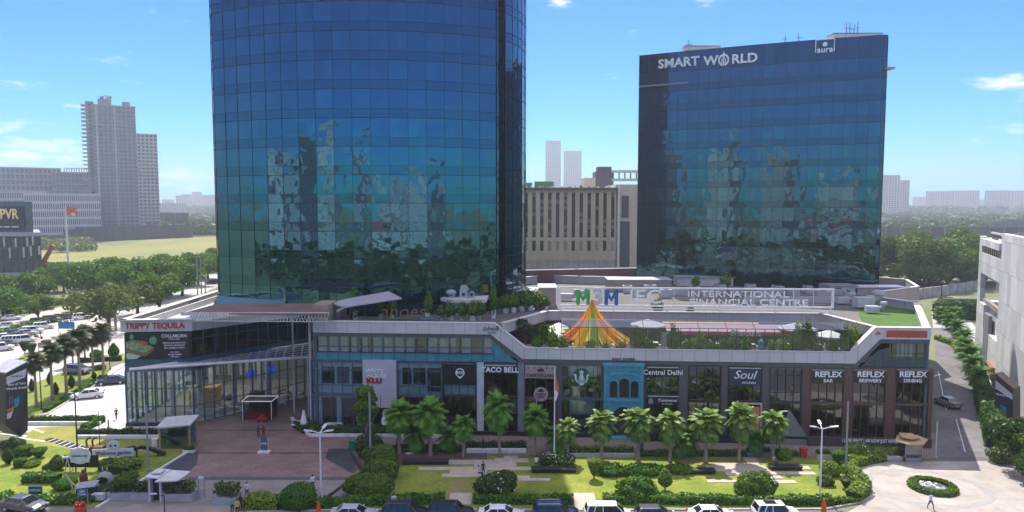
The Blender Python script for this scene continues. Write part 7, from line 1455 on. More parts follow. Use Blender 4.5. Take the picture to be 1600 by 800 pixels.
# folded white parasols by the left podium end
def closedpar(label, px, py):
    t = thing('folded_parasol', label, 'parasol', G(px, py), 0, 'folded white parasols by the podium'); MB().lathe([(.55, .3), (.42, 1.2), (.12, 2.6)], n=10).build('canopy', white, t, False); MB().cyl((0, 0, 0), (0, 0, 2.7), .04).build('pole', grey, t, False)
closedpar('folded white parasol at the left end of the podium planting', 475, 671); closedpar('thin folded white parasol right of the slim tree', 601, 671)
for (px, py, lab) in [(467, 668, 'white terrace chair beside the first folded parasol'), (522, 672, 'long white lounge bench inside the planting'), (570, 672, 'white table by the slim tree'), (660, 672, 'pale terrace table behind the tallest dark palm')]:
    t = thing('lounge_bench', lab, 'bench', G(px, py)); MB().box(-1.0, -.4, .4, 1.0, .4, .5).box(-1, .35, .5, 1, .45, .9).build('seat', white, t, False); MB().box(-.9, -.3, 0, -.8, .3, .4).box(.8, -.3, 0, .9, .3, .4).build('leg', grey, t, False)
t = thing('play_net', 'grey green mesh tent beside the BAR bay', 'tent', F and (FM @ Vector((U(1232, 680, -1.2), -1.2, 0))), ANG); MB().add([(-1.6, 0, 0), (2.8, 0, 0), (0, 0, 4.2), (-1.6, -1.2, 0), (2.6, -1.2, 0)], [(0, 1, 2), (3, 4, 2), (0, 3, 2), (1, 4, 2)]).build('mesh', mat('net_grey', (.13, .15, .14), .8), t, False)
t = thing('wooden_doorframe', 'pale orange wooden door frame between the Soul bay palms', 'door frame', FM @ Vector((U(1166, 680, -.5), -.5, 0)), ANG); z5 = Z(1166, 632, -.5); MB().box(-1.9, 0, 0, -1.7, .2, z5).box(1.7, 0, 0, 1.9, .2, z5).box(-1.9, 0, z5, 1.9, .2, z5+.2).build('frame', mat('peach_frame', (.55, .4, .32), .6), t, False); MB().box(.5, .05, 0, 1.6, .1, z5-.3).build('panel', wood, t, False)
# spider-like dark arches near first palms
for (px, lab) in [(640, 'dark arched rack on the promenade behind the first palm'), (690, 'dark arched rack right of the tallest palm')]:
    p = G(px, 695); t = thing('arched_rack', lab, 'rack', p, 0, 'arched racks'); o = MB()
    for k in range(10): a0 = math.pi*k/10; a1 = math.pi*(k+1)/10; o.cyl((1.7*math.cos(a0), 0, 1.9*math.sin(a0)), (1.7*math.cos(a1), 0, 1.9*math.sin(a1)), .06, n=5)
    o.build('arch', dark, t, False)
# ================================================================== BILLBOARD PYLONS
def prism_face(poly3, off, mb):
    n = len(poly3); q = [Vector(p)+off for p in poly3]; mb.add([tuple(p) for p in poly3]+[tuple(p) for p in q], [tuple(range(n)), tuple(range(n, 2*n))[::-1]]+[(i, n+i, n+(i+1) % n, (i+1) % n) for i in range(n)])
YB = 86.0
t = thing('billboard_pylon', 'black faceted advertising pylon with a slanted white top at the left border', 'billboard', P(30, 682, YB))
f_ = [P(9, 584, YB+.0), P(43, 566, YB+1.2), P(43.5, 672, YB+1.2), P(33, 682, YB+.6), P(9, 665, YB)]; mb = MB(); off = Vector((-3.2, 1.4, 0)); prism_face(f_, off, mb); mb.build('body', mat('pylon_black', (.03, .03, .033), .35), t)
mb = MB(); up = Vector((0, 0, .12)); top = [f_[0]+up*.2, f_[1]+up*.2, f_[1]+off+up*.2, f_[0]+off+up*.2]; mb.add([tuple(p) for p in top]+[tuple(p+up) for p in top], [(0, 1, 2, 3), (4, 5, 6, 7), (0, 1, 5, 4), (1, 2, 6, 5), (2, 3, 7, 6), (3, 0, 4, 7)]); mb.build('top_cap', lgrey, t)
def onface(px, py, out=-.04): 
    q = (px-9)/(43-9); p = P(px, py, YB+1.2*q+out); return p
def panel_on(poly, m, nm, out, parent=t):
    mb = MB(); mb.add([tuple(onface(x, y, out)) for x, y in poly], [tuple(range(len(poly)))]); return mb.build(nm, m, parent)
pnav = mat('ad_navy', (.035, .035, .06), .5); pwh = mat('ad_white', (.60, .58, .66), .5)
panel_on([(10, 589), (41, 576), (41, 644), (11, 655)], pwh, 'advert_panel', -.03); panel_on([(10, 601), (41, 589), (41, 632), (11, 642)], pnav, 'dark_picture', -.05); panel_on([(22, 624), (30, 619), (31, 634), (23, 637)], mat('ad_blue', (.02, .25, .45), .5), 'blue_picture', -.07)
panel_on([(11, 640), (24, 634), (20, 641), (11, 647)], mat('ad_orange', (.6, .15, .05), .5), 'orange_corner', -.07)
for k, x in enumerate((14, 18, 33, 37)): panel_on([(x, 632-k), (x+2.4, 631-k), (x+1.8, 620-k*1.3), (x+.4, 620-k*1.3)], mat('ad_figure', (.25, .16, .14), .6), 'figure_picture', -.07)
aF = math.atan2(1.2, f_[1].x-f_[0].x)
for (s_, px, py, sz, m_) in [('THE MALL', 26, 588, .3, ink), ('Best of Two', 26, 600, .42, letw), ('Worlds Await', 26, 606.5, .42, letw), ('BOOK YOUR TABLE NOW', 26, 642, .2, ink), ('CALL US', 30, 656, .26, mat('ad_yellow', (.5, .5, .03), .5))]:
    text(t, s_, onface(px, py, -.1), sz, m_, aF, 'CENTER', .01, .012, .85, 'lettering', 0, True)
YB2 = 92.0
t = thing('billboard_pylon', 'leaning printed banner billboard beside the side road trees', 'billboard', P(1570, 690, YB2))
f_ = [P(1555, 583, YB2+1), P(1583, 607, YB2-.8), P(1583, 690, YB2-.8), P(1555, 680, YB2+1)]; mb = MB(); prism_face(f_, Vector((1.6, .9, 0)), mb); mb.build('body', mat('pylon_brown', (.06, .045, .04), .5), t)
def on2(px, py, out=-.05): q = (px-1555)/28; return P(px, py, YB2+1-1.8*q+out)
def pan2(poly, m, nm, out): mb = MB(); mb.add([tuple(on2(x, y, out)) for x, y in poly], [tuple(range(len(poly)))]); return mb.build(nm, m, t)
pan2([(1555.5, 594), (1582, 616), (1582, 672), (1555.5, 652)], pnav, 'advert_panel', -.05); pan2([(1555.5, 594), (1582, 616), (1582, 625), (1555.5, 607)], pwh, 'white_strip', -.08); pan2([(1563, 632), (1573, 637), (1571, 652), (1564, 648)], mat('ad_blue', (.02, .25, .45), .5), 'blue_picture', -.08); pan2([(1555.5, 640), (1582, 660), (1582, 672), (1555.5, 654)], mat('ad_pale', (.35, .38, .5), .5), 'pale_strip', -.09)
text(t, 'Worlds Await', on2(1569, 618, -.12), .42, letw, math.atan2(-1.8, f_[1].x-f_[0].x), 'CENTER', .01, .01, .8, 'lettering', 0, True)
# ================================================================== BUILDINGS AROUND
def bandblock(label, name, X0, X1, Y, dep, H, floors, bays, wm, gm_, frac=.6, bw=.6, group=None, roofm_=None, cat='building', z0=0, slabs=False, top_extra=None, rz=0, vs=0.12):
    cx_ = (X0+X1)/2; rz = rz or -math.atan2(cx_, Y); t = thing(name, label, cat, (cx_, Y, 0), rz, group); hw = (X1-X0)/2; MB().box(-hw, 0, z0, hw, dep, H).build('wall', wm, t, False); fh = (H-z0)/floors
    for f in range(floors):
        mb = MB(); a = z0+f*fh+fh*(1-frac)/2; b = a+fh*frac
        for k in range(bays):
            x0 = -hw+2*hw*(k+.5-bw/2)/bays; x1 = -hw+2*hw*(k+.5+bw/2)/bays; mb.box(x0, -vs, a, x1, .02, b)
        nb = max(1, int(bays*dep/(2*hw)))
        for k in range(nb):
            y0 = dep*(k+.5-bw/2)/nb; y1 = dep*(k+.5+bw/2)/nb; mb.box(hw-.02, y0, a, hw+vs, y1, b); mb.box(-hw-vs, y0, a, -hw+.02, y1, b)
        mb.build('window_band', gm_, t, False)
    if slabs:
        mb = MB()
        for f in range(1, floors+1): mb.box(-hw-.6, -.8, z0+f*fh-.25, hw+.6, 0, z0+f*fh)
        mb.build('balcony_slabs', slabs if not isinstance(slabs, bool) else wm, t, False)
    MB().box(-hw-.3, -.3, H, hw+.3, dep+.3, H+.8).build('roof', roofm_ or wm, t, False); return t
wgrey = mat('tower_grey', (.27, .27, .30), .7, scale=.02); wpale = mat('tower_pale', (.42, .42, .42), .8, scale=.02); wglass = mat('far_window', (.05, .07, .10), .15, spec=.6); wglassl = mat('far_window_pale', (.12, .16, .2), .15, spec=.6)
def PX(px, Y): return P(px, 340, Y).x
def PZ(py, Y): return P(800, py, Y).z
Y = 600.
t = bandblock('tall grey residential tower with balconies, the highest on the left', 'high_rise', PX(157, Y), PX(214, Y), Y, 30, PZ(166, Y), 34, 9, wgrey, wglassl, .66, .72, slabs=wpale); 
MB().box(-21, 2, 0, -15, 22, PZ(160, Y)).build('wing_wall', mat('core_grey', (.23, .22, .22), .8, scale=.02), t, False); mb = MB()
for f in range(34): mb.box(-24.5, 4, 3+f*3.3, -21, 18, 3.4+f*3.3)
mb.build('balcony', wpale, t, False); mb = MB()
for f in range(34): mb.box(-19, 1.7, 2+f*3.3, -17, 2.0, 4+f*3.3)
mb.build('window_band', wglass, t, False); MB().box(-12, 2, PZ(166, Y), -2, 14, PZ(155, Y)).box(6, 4, PZ(166, Y), 12, 12, PZ(157, Y)).build('plant_room', wgrey, t, False); MB().box(-.6, -.6, 0, .6, -.1, PZ(166, Y)).box(-14, -1.0, 0, -12.6, -.1, PZ(166, Y)).build('fin', wpale, t, False)
text(t, 'M3M', (PX(172, Y)-0, Y+1, PZ(152.5, Y)), 5.0, wgrey, 0, 'CENTER', .2, .02, 1, 'lettering', 0, True)
Y = 680.; bandblock('second residential tower, paler and lower, right of the tall grey one', 'high_rise', PX(214, Y), PX(248, Y), Y, 25, PZ(210, Y), 28, 6, wpale, wglass, .55, .6, slabs=white)
Y = 640.; bandblock('long stepped white apartment slab left of the grey high-rise', 'apartment_slab', PX(-60, Y), PX(85, Y), Y, 25, PZ(262, Y), 12, 24, wpale, wglassl, .7, .75, slabs=wpale); bandblock('lower right part of the long apartment slab with an open roof frame', 'apartment_slab', PX(85, Y), PX(146, Y), Y+4, 25, PZ(270, Y), 11, 12, wgrey, wglassl, .7, .8, slabs=wpale)
t = thing('roof_frame', 'open white frame on the roof of the apartment slab', 'roof frame', (PX(120, Y), Y+4, PZ(270, Y))); mb = MB(); x0, x1 = PX(98, Y), PX(145, Y); z0_, z1_ = PZ(269, Y), PZ(263, Y)
for k in range(13): x = x0+(x1-x0)*k/12; mb.box(x-.3, Y+5, z0_, x+.3, Y+5.6, z1_)
mb.box(x0, Y+4.9, z1_, x1, Y+5.7, z1_+.6); mb.build('frame', wpale, t)
Y = 560.; bandblock('white office block with a dense grid of upright windows', 'office_block', PX(50, Y), PX(150, Y), Y, 22, PZ(304, Y), 6, 36, mat('grid_white', (.55, .55, .56), .7), wglass, .7, .5); bandblock('pale gridded block behind the advertising building', 'office_block', PX(-60, Y), PX(50, Y), Y+10, 22, PZ(300, Y), 7, 36, wpale, wglass, .7, .5)
# hazy far skyline
fw = mat('far_pale', (.58, .54, .52), .8, scale=.01); fg = mat('far_glass', (.12, .14, .16), .3)  # wall tone made paler to add to the fading by haze
for (x0, x1, top, Y, fl, by, lab) in [(248, 290, 318, 1500, 8, 12, 'long hazy low block right of the pale tower'), (276, 284, 306, 2300, 14, 2, 'slim hazy tower left of the tall glass tower'), (285, 300, 304, 2500, 14, 5, 'hazy block pair near the tall glass tower'), (302, 316, 300, 2600, 14, 5, 'hazy stepped tower near the tall glass tower'), (318, 345, 305, 2400, 12, 8, 'hazy block cut by the tall glass tower'), (255, 272, 312, 2600, 10, 5, 'low hazy towers at the foot of the clouds'),
                                 (1366, 1372, 282, 1500, 20, 2, 'narrow part of the beige residential tower'), (1372, 1402, 274, 1480, 22, 8, 'beige residential tower right of the dark block'), (1402, 1418, 282, 1500, 20, 5, 'lower shoulder of the beige residential tower'), (1448, 1486, 299, 2200, 12, 12, 'long hazy slab block, left half'), (1486, 1525, 298, 2230, 12, 12, 'long hazy slab block, right half'),
                                 (1540, 1572, 298, 2200, 12, 10, 'hazy slab block near the right border'), (1574, 1620, 298, 2250, 12, 12, 'hazy slab block at the right border'), (1426, 1446, 308, 2800, 8, 6, 'small hazy block between two slabs'), (1526, 1540, 312, 2900, 6, 4, 'very faint low block near the right border'),
                                 (852, 876, 220, 2150, 40, 8, 'tall pale tower faint in the haze, left of the pair'), (880, 908, 236, 2200, 36, 8, 'rounded pale tower faint in the haze, right of the pair')]:
    bandblock(lab, 'hazy_tower', PX(x0, Y), PX(x1, Y), Y, (PX(x1, Y)-PX(x0, Y))*.6, PZ(top, Y), fl, by, fw, fg, .55, .6, 'distant towers')
# town band in the haze: low houses
gh = 'low houses of the far town'
hcol = [mat('house_a', (.42, .38, .34), .8), mat('house_b', (.5, .48, .46), .8), mat('house_c', (.33, .27, .24), .8), mat('house_d', (.36, .38, .4), .8)]
k = 0
for i in range(64):
    px = random.uniform(1368, 1600) if i < 44 else random.uniform(250, 345); Y = random.uniform(700, 1500); x = PX(px, Y); w_ = random.uniform(6, 16); h_ = random.uniform(5, 12)
    t = thing('low_house', '', 'house', (x, Y, 0), 0, gh); MB().box(-w_/2, 0, 0, w_/2, w_, h_).box(-w_*.1, w_*.3, h_, w_*.3, w_*.7, h_+2.4).build('wall', hcol[i % 4], t, False); MB().box(-w_/2-.3, -.3, h_, w_/2+.3, w_*.28, h_+.5).build('roof', hcol[(i+1) % 4], t, False)
    mb = MB()
    for a in range(max(1, int(w_/4))):
        for b in range(max(1, int(h_/3.5))): mb.box(-w_/2+1+a*4, -.15, 1+b*3.4, -w_/2+2.8+a*4, 0, 2.6+b*3.4)
    mb.build('window', wglass, t, False); t['label'] = 'flat-roofed low house in the hazy town right of the dark block' if i < 44 else 'flat-roofed low house in the haze left of the tall tower'
    t['group'] = gh if i < 44 else 'low houses beyond the field'
# far tree belts
def belt(name, label, x0, x1, Y0, Y1, n, R, H, leafsz, m):
    mb = MB()
    for i in range(n):
        Y = random.uniform(Y0, Y1); x = PX(random.uniform(x0, x1), Y); r = R*random.uniform(.6, 1.3)
        p, nn = sphere_pts(90, (x, Y, H*random.uniform(.35, .6)), (r, r, H*.5), .7, 1.05, -.3); mb.leaves(p, nn, leafsz, .5)
    o = mb.build(name, m); tag(o, label, 'trees', None, 'stuff'); return o
belt('far_woods', 'belt of trees reading as one mass in the hazy town', 1366, 1610, 620, 1700, 330, 13, 12, 3.0, leafB); belt('field_woods', 'scrub and tree mass behind the field and dark fences', 170, 345, 640, 1500, 200, 14, 12, 3.2, leafB); belt('scrub_trees', 'rough scrub left of the dark metal enclosure', 60, 135, 430, 560, 70, 7, 5, 1.6, leafD); belt('horizon_woods', 'dim tree line along the horizon', -100, 1700, 1700, 3600, 420, 40, 22, 9, leafB)
# dark fence walls
def fencewall(label, pts, z, m, th=1.0, ribs=0):
    t = thing('fence_wall', label, 'fence', (pts[0][0], pts[0][1], 0), 0, 'dark metal fences'); mb = MB(); wall_path(mb, pts, 0, z, th); mb.build('panel', m, t)
    if ribs:
        mb = MB()
        for a, b in zip(pts[:-1], pts[1:]):
            n = int(math.hypot(b[0]-a[0], b[1]-a[1])/ribs)
            for k in range(n+1): x = a[0]+(b[0]-a[0])*k/max(1, n); y = a[1]+(b[1]-a[1])*k/max(1, n); mb.box(x-.15, y-th/2-.2, 0, x+.15, y-th/2-.02, z+.3)
        mb.build('post', grey, t)
dfm = brickmat('dark_hoarding', (.055, .05, .06), (.075, .07, .08), (.03, .03, .035), 3, 100, .15, 'xz', .6)
def gp_(px, py, Y=None): p = G(px, py); return (p.x, p.y)
def hZ(py, Y): return CH-(py-318)*Y/FPX
fencewall('black corrugated enclosure in the middle of the field edge', [gp_(134, 378), gp_(300, 371), gp_(298, 364)], 11.5, dfm, 1, 6); fencewall('dark wall left of the black enclosure', [(PX(50, 560), 560), (PX(137, 560), 560)], 9.5, dfm, 1, 8); fencewall('second dark wall above the black enclosure', [(PX(137, 680), 680), (PX(340, 680), 680)], 12, dfm, 1, 10)
fencewall('upper dark wall running behind the tent roof', [(PX(180, 760), 760), (PX(294, 760), 760)], 20, dfm, 1, 12); fencewall('low brown wall on the near side of the scrub', [gp_(62, 378), gp_(134, 384)], 4.0, mat('low_wall_brown', (.12, .11, .11), .8), .8)
fencewall('left side of the black enclosure', [gp_(134, 378), (PX(134, 720), 640)], 11.5, dfm)
fencewall('very long dark fence behind the right trees', [(PX(1340, 500), 500), (PX(1500, 480), 480), (PX(1640, 470), 470)], 14, mat('fence_brown', (.12, .10, .11), .8, scale=.1, var=.3), 1, 9)
fencewall('grey panel fence continuing beyond the white building', [(PX(1550, 520), 520), (PX(1650, 520), 520)], 17, mat('fence_grey', (.2, .2, .23), .8), 1, 6)
t = thing('shed_roof', 'white gabled canopy roof above the black enclosure', 'canopy', G(157, 352)); Y = 640.; mb = MB(); x0, x1 = PX(133, Y), PX(181, Y); z0_ = PZ(344, Y); z1_ = PZ(340, Y); mb.add([(x0, Y, z0_), (x1, Y, z0_), (x1-5, Y+12, z1_), (x0+5, Y+12, z1_), (x1, Y+24, z0_), (x0, Y+24, z0_)], [(0, 1, 2, 3), (3, 2, 4, 5)]); mb.build('roof', white, t); MB().box(x0+2, Y+2, 0, x0+3, Y+3, z0_).box(x1-3, Y+2, 0, x1-2, Y+3, z0_).build('post', grey, t)
t = thing('small_tent', 'small white pyramid tent beside the flagpole', 'tent', G(114, 360)); Y = 600.; cx_ = PX(112, Y); MB().add([(cx_-5, Y, PZ(344, Y)), (cx_+5, Y, PZ(344, Y)), (cx_+5, Y+10, PZ(344, Y)), (cx_-5, Y+10, PZ(344, Y)), (cx_, Y+5, PZ(338, Y))], [(0, 1, 4), (1, 2, 4), (2, 3, 4), (3, 0, 4)]).build('canopy', white, t); MB().box(cx_-4.8, Y+.2, 0, cx_-4.5, Y+.5, PZ(344, Y)).box(cx_+4.5, Y+.2, 0, cx_+4.8, Y+.5, PZ(344, Y)).build('post', grey, t)
t = thing('crane_arm', 'slanted rust red steel beam by the advertising building', 'beam', G(66, 418)); Y = 290.; a = P(66, 413, Y); b = P(83, 383, Y); MB().cyl(a, b, 1.1, .7, 8).build('beam', mat('rust_red', (.38, .09, .05), .7), t); MB().cyl(P(70, 414, Y), P(72, 402, Y), .5, .5, 6).build('strut', MATS['rust_red'], t)
# advertising building at the left border
Y = 262.; t = thing('cinema_building', 'dark office building with a large PVR sign at the left border', 'building', (PX(20, Y), Y, 0)); x0, x1 = PX(-70, Y), PX(62, Y); zz = lambda py: PZ(py, Y)
def slant(a, b, y0, y1): return [(a, y0), (b, y0), (b*y1/y0-1, y1), (a, y1)]
MB().prism(slant(x0, x1, Y, Y+30), zz(427), zz(366)).build('wall', mat('cinema_dark', (.06, .065, .07), .4), t); MB().prism(slant(x0, PX(51, Y+1), Y+1, Y+28), zz(365), zz(315)).build('upper_block', mat('cinema_mottled', (.04, .07, .09), .5, scale=1.5, col2=(.10, .15, .18)), t)
MB().prism(slant(x0-.5, x1+.5, Y-.6, Y+30), zz(369), zz(363)).prism(slant(x0-.5, x1+.4, Y-.8, Y+30), zz(431), zz(426)).build('band', mat('cinema_band', (.38, .38, .40), .6), t)
for r in range(3):
    for k in range(9):
        a = PX(-40+k*11.3, Y); MB().box(a, Y-.25, zz(387+r*19-1), PX(-40+k*11.3+8.6, Y), Y-.02, zz(371+r*19)).build('window', blueglass, t)
for (px, py, h_) in [(6, 386, 16), (24, 386, 14), (42, 385, 14), (51, 383, 16), (14, 404, 17), (36, 402, 16), (47, 400, 16), (60, 398, 14)]: MB().box(PX(px-1.3, Y), Y-.6, zz(py), PX(px+1.3, Y), Y-.25, zz(py-h_)).build('fin', lgrey, t)
MB().box(PX(30, Y), Y+3, 0, PX(42, Y), Y+9, zz(428)).build('column', mat('orange_column', (.35, .08, .04), .7), t); MB().prism(slant(x0, PX(56, Y+8), Y+8, Y+28), 0, zz(428)).build('ground_wall', dark, t)
s_ = thing('cinema_sign', 'black panel with PVR in gold letters on the advertising building', 'sign', P(10, 342, Y)); MB().box(PX(-30, Y), Y+.6, zz(359), PX(36, Y), Y+.95, zz(323)).build('panel', mat('sign_black', (.02, .018, .018), .5), s_)
text(s_, 'PVR', P(14, 335, Y+.5), 5.2, mat('sign_gold', (.75, .5, .22), .5, emis=(.8, .5, .2, .15)), 0, 'CENTER', .1, .02, .75, 'lettering', 0, True); text(s_, "DIRECTOR'S CUT", P(6, 347.5, Y+.5), 2.6, mat('sign_faint', (.09, .08, .08), .6), 0, 'CENTER', .1, .0, .9, 'lettering', 0, True); text(s_, 'THE LUXURY CINEMAS', P(14, 354.5, Y+.5), .9, letw, 0, 'CENTER', .05, .01, .8, 'lettering', 0, True)
# beige building between the towers
Y = 215.; x0, x1 = PX(700, Y), PX(962, Y); zz = lambda py: PZ(py, Y); t = thing('beige_building', 'beige building with tall dark window strips between the two glass towers', 'building', ((x0+x1)/2, Y, 0)); MB().box(x0, Y, 0, x1, Y+25, zz(293)).build('wall', beige, t)
slotm = mat('slot_window', (.025, .025, .03), .3); pl_ = mat('slot_panel', (.30, .29, .28), .7)
for k in range(19):
    px = 736+k*12.3+(11.0 if 0 else 0)
    f_ = MB().box(PX(px-2.6, Y), Y-.05, zz(371), PX(px+2.6, Y), Y+.1, zz(301)).build('window', slotm, t); mb = MB()
    for q in range(7):
        if random.random() < .45: z1 = 302+q*10; mb.box(PX(px-2.4, Y), Y-.12, zz(z1+6), PX(px+2.4, Y), Y-.06, zz(z1))
    if mb.f: mb.build('pane', mat('slot_pane', (.17, .16, .18), .3), f_)
    MB().box(PX(px-2.6, Y), Y-.08, zz(392), PX(px+2.6, Y), Y+.1, zz(376)).build('lower_window', slotm if random.random() < .35 else pl_, t); MB().box(PX(px-5.2, Y), Y-.5, zz(405), PX(px-3.4, Y), Y, zz(298)).build('pilaster', beige, t)
MB().box(x0-1, Y-.8, zz(297), x1+.5, Y+26, zz(293.5)).build('cornice', mat('cornice_dark', (.12, .11, .09), .8), t); MB().box(x0, Y-.3, zz(420), x1, Y-.02, zz(406)).build('base_panels', brickmat('base_panels', (.42, .40, .36), (.45, .43, .39), (.2, .2, .19), 1.6, 6, .05, 'xz', .7), t)
mb = MB(); mb.box(PX(820, Y), Y+3, zz(293), PX(832, Y), Y+8, zz(285)); mb.box(PX(836, Y), Y+3, zz(293), PX(866, Y), Y+8, zz(283)); mb.build('roof_hut', mat('green_tarp', (.12, .25, .16), .8), t); mb = MB()
for k in range(30): a = random.uniform(820, 960); mb.box(PX(a, Y), Y+2, zz(293), PX(a+random.uniform(1, 5), Y), Y+4, zz(293-random.uniform(1, 4)))
mb.build('roof_clutter', lgrey, t)
t = thing('beige_wing', 'beige wing with grey glass and a white mast beside the dark glass block', 'building', (PX(980, Y), Y+2, 0)); x0, x1 = PX(962, Y), PX(1040, Y); MB().box(x0, Y+1, 0, x1, Y+25, zz(288)).build('wall', beige, t); MB().box(PX(972, Y), Y+.8, zz(340), PX(983, Y), Y+1.05, zz(306)).box(PX(970, Y), Y+.8, zz(418), PX(985, Y), Y+1.05, zz(346)).build('window', mat('wing_glass', (.10, .11, .12), .3), t); MB().box(PX(965, Y), Y, 0, PX(968.5, Y), Y+.9, zz(290)).build('mast', white, t)
t = thing('roof_block', 'dark grey roof block with an open white frame behind the beige building', 'building', (PX(955, 260), 262, 0)); Y2 = 262.; q = lambda py: PZ(py, Y2); MB().box(PX(930, Y2), Y2, 0, PX(958, Y2), Y2+10, q(268)).box(PX(935, Y2), Y2+2, q(268), PX(956, Y2), Y2+9, q(260)).build('wall', mat('roof_block_grey', (.13, .12, .13), .7), t); MB().box(PX(955, Y2), Y2-1, q(270), PX(1010, Y2), Y2+1, q(266)).box(PX(955, Y2), Y2-1, q(283), PX(1010, Y2), Y2+1, q(279)).build('frame', lgrey, t)
mb = MB()
for k in range(6): mb.box(PX(957+k*9, Y2), Y2-.8, q(280), PX(958+k*9, Y2), Y2+.8, q(269))
mb.build('post', dark, t); MB().box(PX(912, Y2), Y2, 0, PX(930, Y2), Y2+10, q(278)).build('side_block', beige, t)
# white building at the right
A = Vector((88.5, 133, 0)); B = Vector((66.5, 88, 0)); d = (B-A).normalized(); rz_ = math.atan2(d.y, d.x)
# local frame: x runs from the far corner towards the viewer, y points away from the road
WM = Matrix.Translation(A) @ Matrix.Rotation(rz_, 4, 'Z'); Lw = (B-A).length
whp = brickmat('white_cladding', (.56, .57, .58), (.80, .80, .80), (.3, .3, .3), 2.4, 4.8, .03, 'xz', .6, .5, .5)
wb = thing('white_building', 'white panel clad building with shifted window bands at the right border', 'building', A, rz_)
def WB(mb, nm, m): return mb.build(nm, m, wb, False)
# y local: rotate +90 from d ; for d pointing (-.44,-.9) the +y side is (+.9,-.44): away from the road
WB(MB().box(0, .8, 0, 50, 40, 11.8).box(0, 9, 11.8, 50, 40, 16.4).box(14, .8, 15.0, 50, 40, 24.0).box(0, .8, 16.4, 14, 40, 23.6), 'wall', whp)
WB(MB().box(0, 0, 0, 3.0, .8, 23.9).box(3, .0, 17.2, 22, .8, 21.0).box(3, -.3, 22.4, 22, .8, 23.6).box(3, 0, 0, 50, .8, 7.5).box(22, 0, 7.5, 50, .8, 25.2).box(3, 0, 7.5, 8, .8, 11.8), 'facade_panels', whp)
for k in range(9): WB(MB().box(4+k*1.95, .1, 21.0, 5.4+k*1.95, .75, 22.4), 'window', slotm)
WB(MB().box(3, .4, 11.8, 22, 1.0, 12.6), 'balcony_parapet', mat('balcony_brown', (.33, .28, .24), .7)); WB(MB().box(3, 3, 12, 22, 3.2, 16.4), 'recess_wall', mat('recess_brown', (.23, .18, .14), .8))
for k in range(6): WB(MB().box(9+k*2.1, 2.8, 12.2, 10.6+k*2.1, 3, 16.2), 'window', slotm)
WB(MB().box(9, -.05, 0.0, 14, .5, 10.6), 'dark_panel', mat('grey_panel', (.2, .2, .21), .6)); WB(MB().box(6, 1, 23.6, 20, 30, 24.6), 'roof_block', mat('roof_dark', (.07, .07, .075), .8)); WB(MB().box(6, .8, 24.6, 20, 1.2, 24.9).box(10, 4, 24.6, 10.4, 25, 24.95).box(16, 4, 24.6, 16.4, 25, 24.95), 'roof_rail', lgrey)  # plain dark grey panel low on the white front
WB(MB().box(16, -.6, 0, 22, 0, 3.2), 'brick_base', mat('brick_brown', (.25, .11, .06), .8, scale=2))
# back fences near right trees
fencewall('grey white corrugated fence wall behind the side road', [gp_(1425, 468), gp_(1470, 462), gp_(1532, 452)], 3.2, mat('fence_pale', (.36, .33, .30), .8, scale=.3, var=.3), .5, 5); fencewall('plain grey low wall below the corrugated fence', [gp_(1476, 490), gp_(1540, 490)], 4.2, mat('plain_grey_wall', (.24, .24, .25), .8), .5)
t = thing('fence_wall', 'dark slatted fence at the hedge of the side road', 'fence', G(1536, 628)); mb = MB(); a = G(1538, 592); b = G(1552, 640)
for k in range(18): p = a.lerp(b, k/17); mb.box(p.x-.05, p.y-.05, 0, p.x+.05, p.y+.05, 2.4)
mb.build('slats', dark, t); mb = MB(); wall_path(mb, [(a.x, a.y), (b.x, b.y)], 2.3, 2.45, .15); mb.build('rail', lgrey, t)
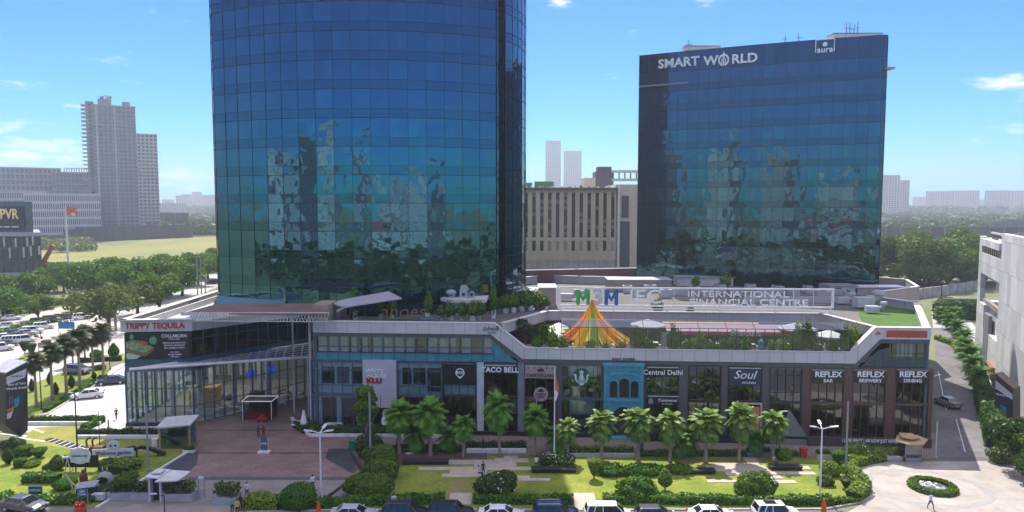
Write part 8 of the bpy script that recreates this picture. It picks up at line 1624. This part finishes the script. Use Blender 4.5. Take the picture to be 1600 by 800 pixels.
# ================================================================== THE CITY BEHIND THE CAMERA (seen mirrored in the glass towers)
gR = 'buildings mirrored in the towers'
rp2 = mat('mirror_pale', (.8, .78, .76), .8); rp3 = mat('mirror_pink', (.55, .25, .23), .8); rp4 = mat('mirror_grey', (.62, .6, .6), .8)
for i, (x, y, w_, dp_, h_, fl, by, m_, lab) in enumerate([(-175, -60, 34, 24, 56, 17, 8, rp4, 'tall grey housing tower behind the viewpoint, far left'), (-228, -30, 34, 24, 52, 16, 8, rp2, 'tall pale housing tower behind the viewpoint, outermost left'), (-128, -110, 30, 22, 64, 20, 7, rp2, 'highest pale housing tower behind the viewpoint'),
        (-86, -150, 26, 22, 58, 18, 6, rp4, 'grey housing tower behind the viewpoint, second from the middle'), (-55, -250, 40, 22, 48, 14, 8, rp2, 'pale slab tower straight behind the viewpoint'), (-18, -105, 44, 20, 24, 6, 10, rp2, 'low pale block with a pink parapet behind the viewpoint'), (35, -180, 28, 22, 46, 12, 6, rp4, 'medium grey block behind the viewpoint'),
        (75, -230, 36, 22, 46, 13, 8, rp2, 'medium pale block behind the viewpoint, right'), (130, -160, 30, 22, 46, 13, 7, rp4, 'grey tower behind the viewpoint, far right'), (10, -330, 50, 22, 44, 12, 10, rp2, 'distant pale block behind the viewpoint'), (-300, -140, 40, 22, 54, 16, 8, rp4, 'distant grey tower behind the viewpoint'), (180, -260, 40, 22, 48, 14, 8, rp2, 'distant pale block behind the viewpoint, right')]):
    t = bandblock(lab, 'mirrored_building', x-w_/2, x+w_/2, y, dp_, h_, fl, by, m_, wglassl, .5, .45, gR, rz=math.pi)
    if 'pink' in lab: MB().box(-w_/2-.4, -1.4, h_-4.0, w_/2+.4, -.9, h_+1).build('parapet', rp3, t, False)
mb = MB()
for i in range(260):
    x = random.uniform(-260, 220); y = random.uniform(-95, 18) if abs(x) > 60 else random.uniform(-95, -12); r = random.uniform(4, 8); h_ = random.uniform(6, 12)
    p, nn = sphere_pts(70, (x, y, h_*.55), (r, r, h_*.5), .7, 1.05, -.4); mb.leaves(p, nn, 2.0, .5)
tag(mb.build('woodland', leafB), 'belt of trees behind the viewpoint that the glass towers mirror', 'trees', None, 'stuff')
# ================================================================== HAZE
hz = MB().box(-4290, -520, -1.2, 4290, 4290, 235).build('haze', bpy.data.materials.new('haze_air')); hm = hz.data.materials[0]; hm.use_nodes = True; tt_ = hm.node_tree; tt_.nodes.clear()
ho_ = N(tt_, 'ShaderNodeOutputMaterial'); pv = N(tt_, 'ShaderNodeVolumePrincipled'); pv.inputs['Color'].default_value = (.86, .93, 1.0, 1); pv.inputs['Density'].default_value = .0003; pv.inputs['Anisotropy'].default_value = .35
tt_.links.new(pv.outputs[0], ho_.inputs['Volume']); tag(hz, None, None, None, 'stuff'); hz['label'] = 'pale blue haze over the city'
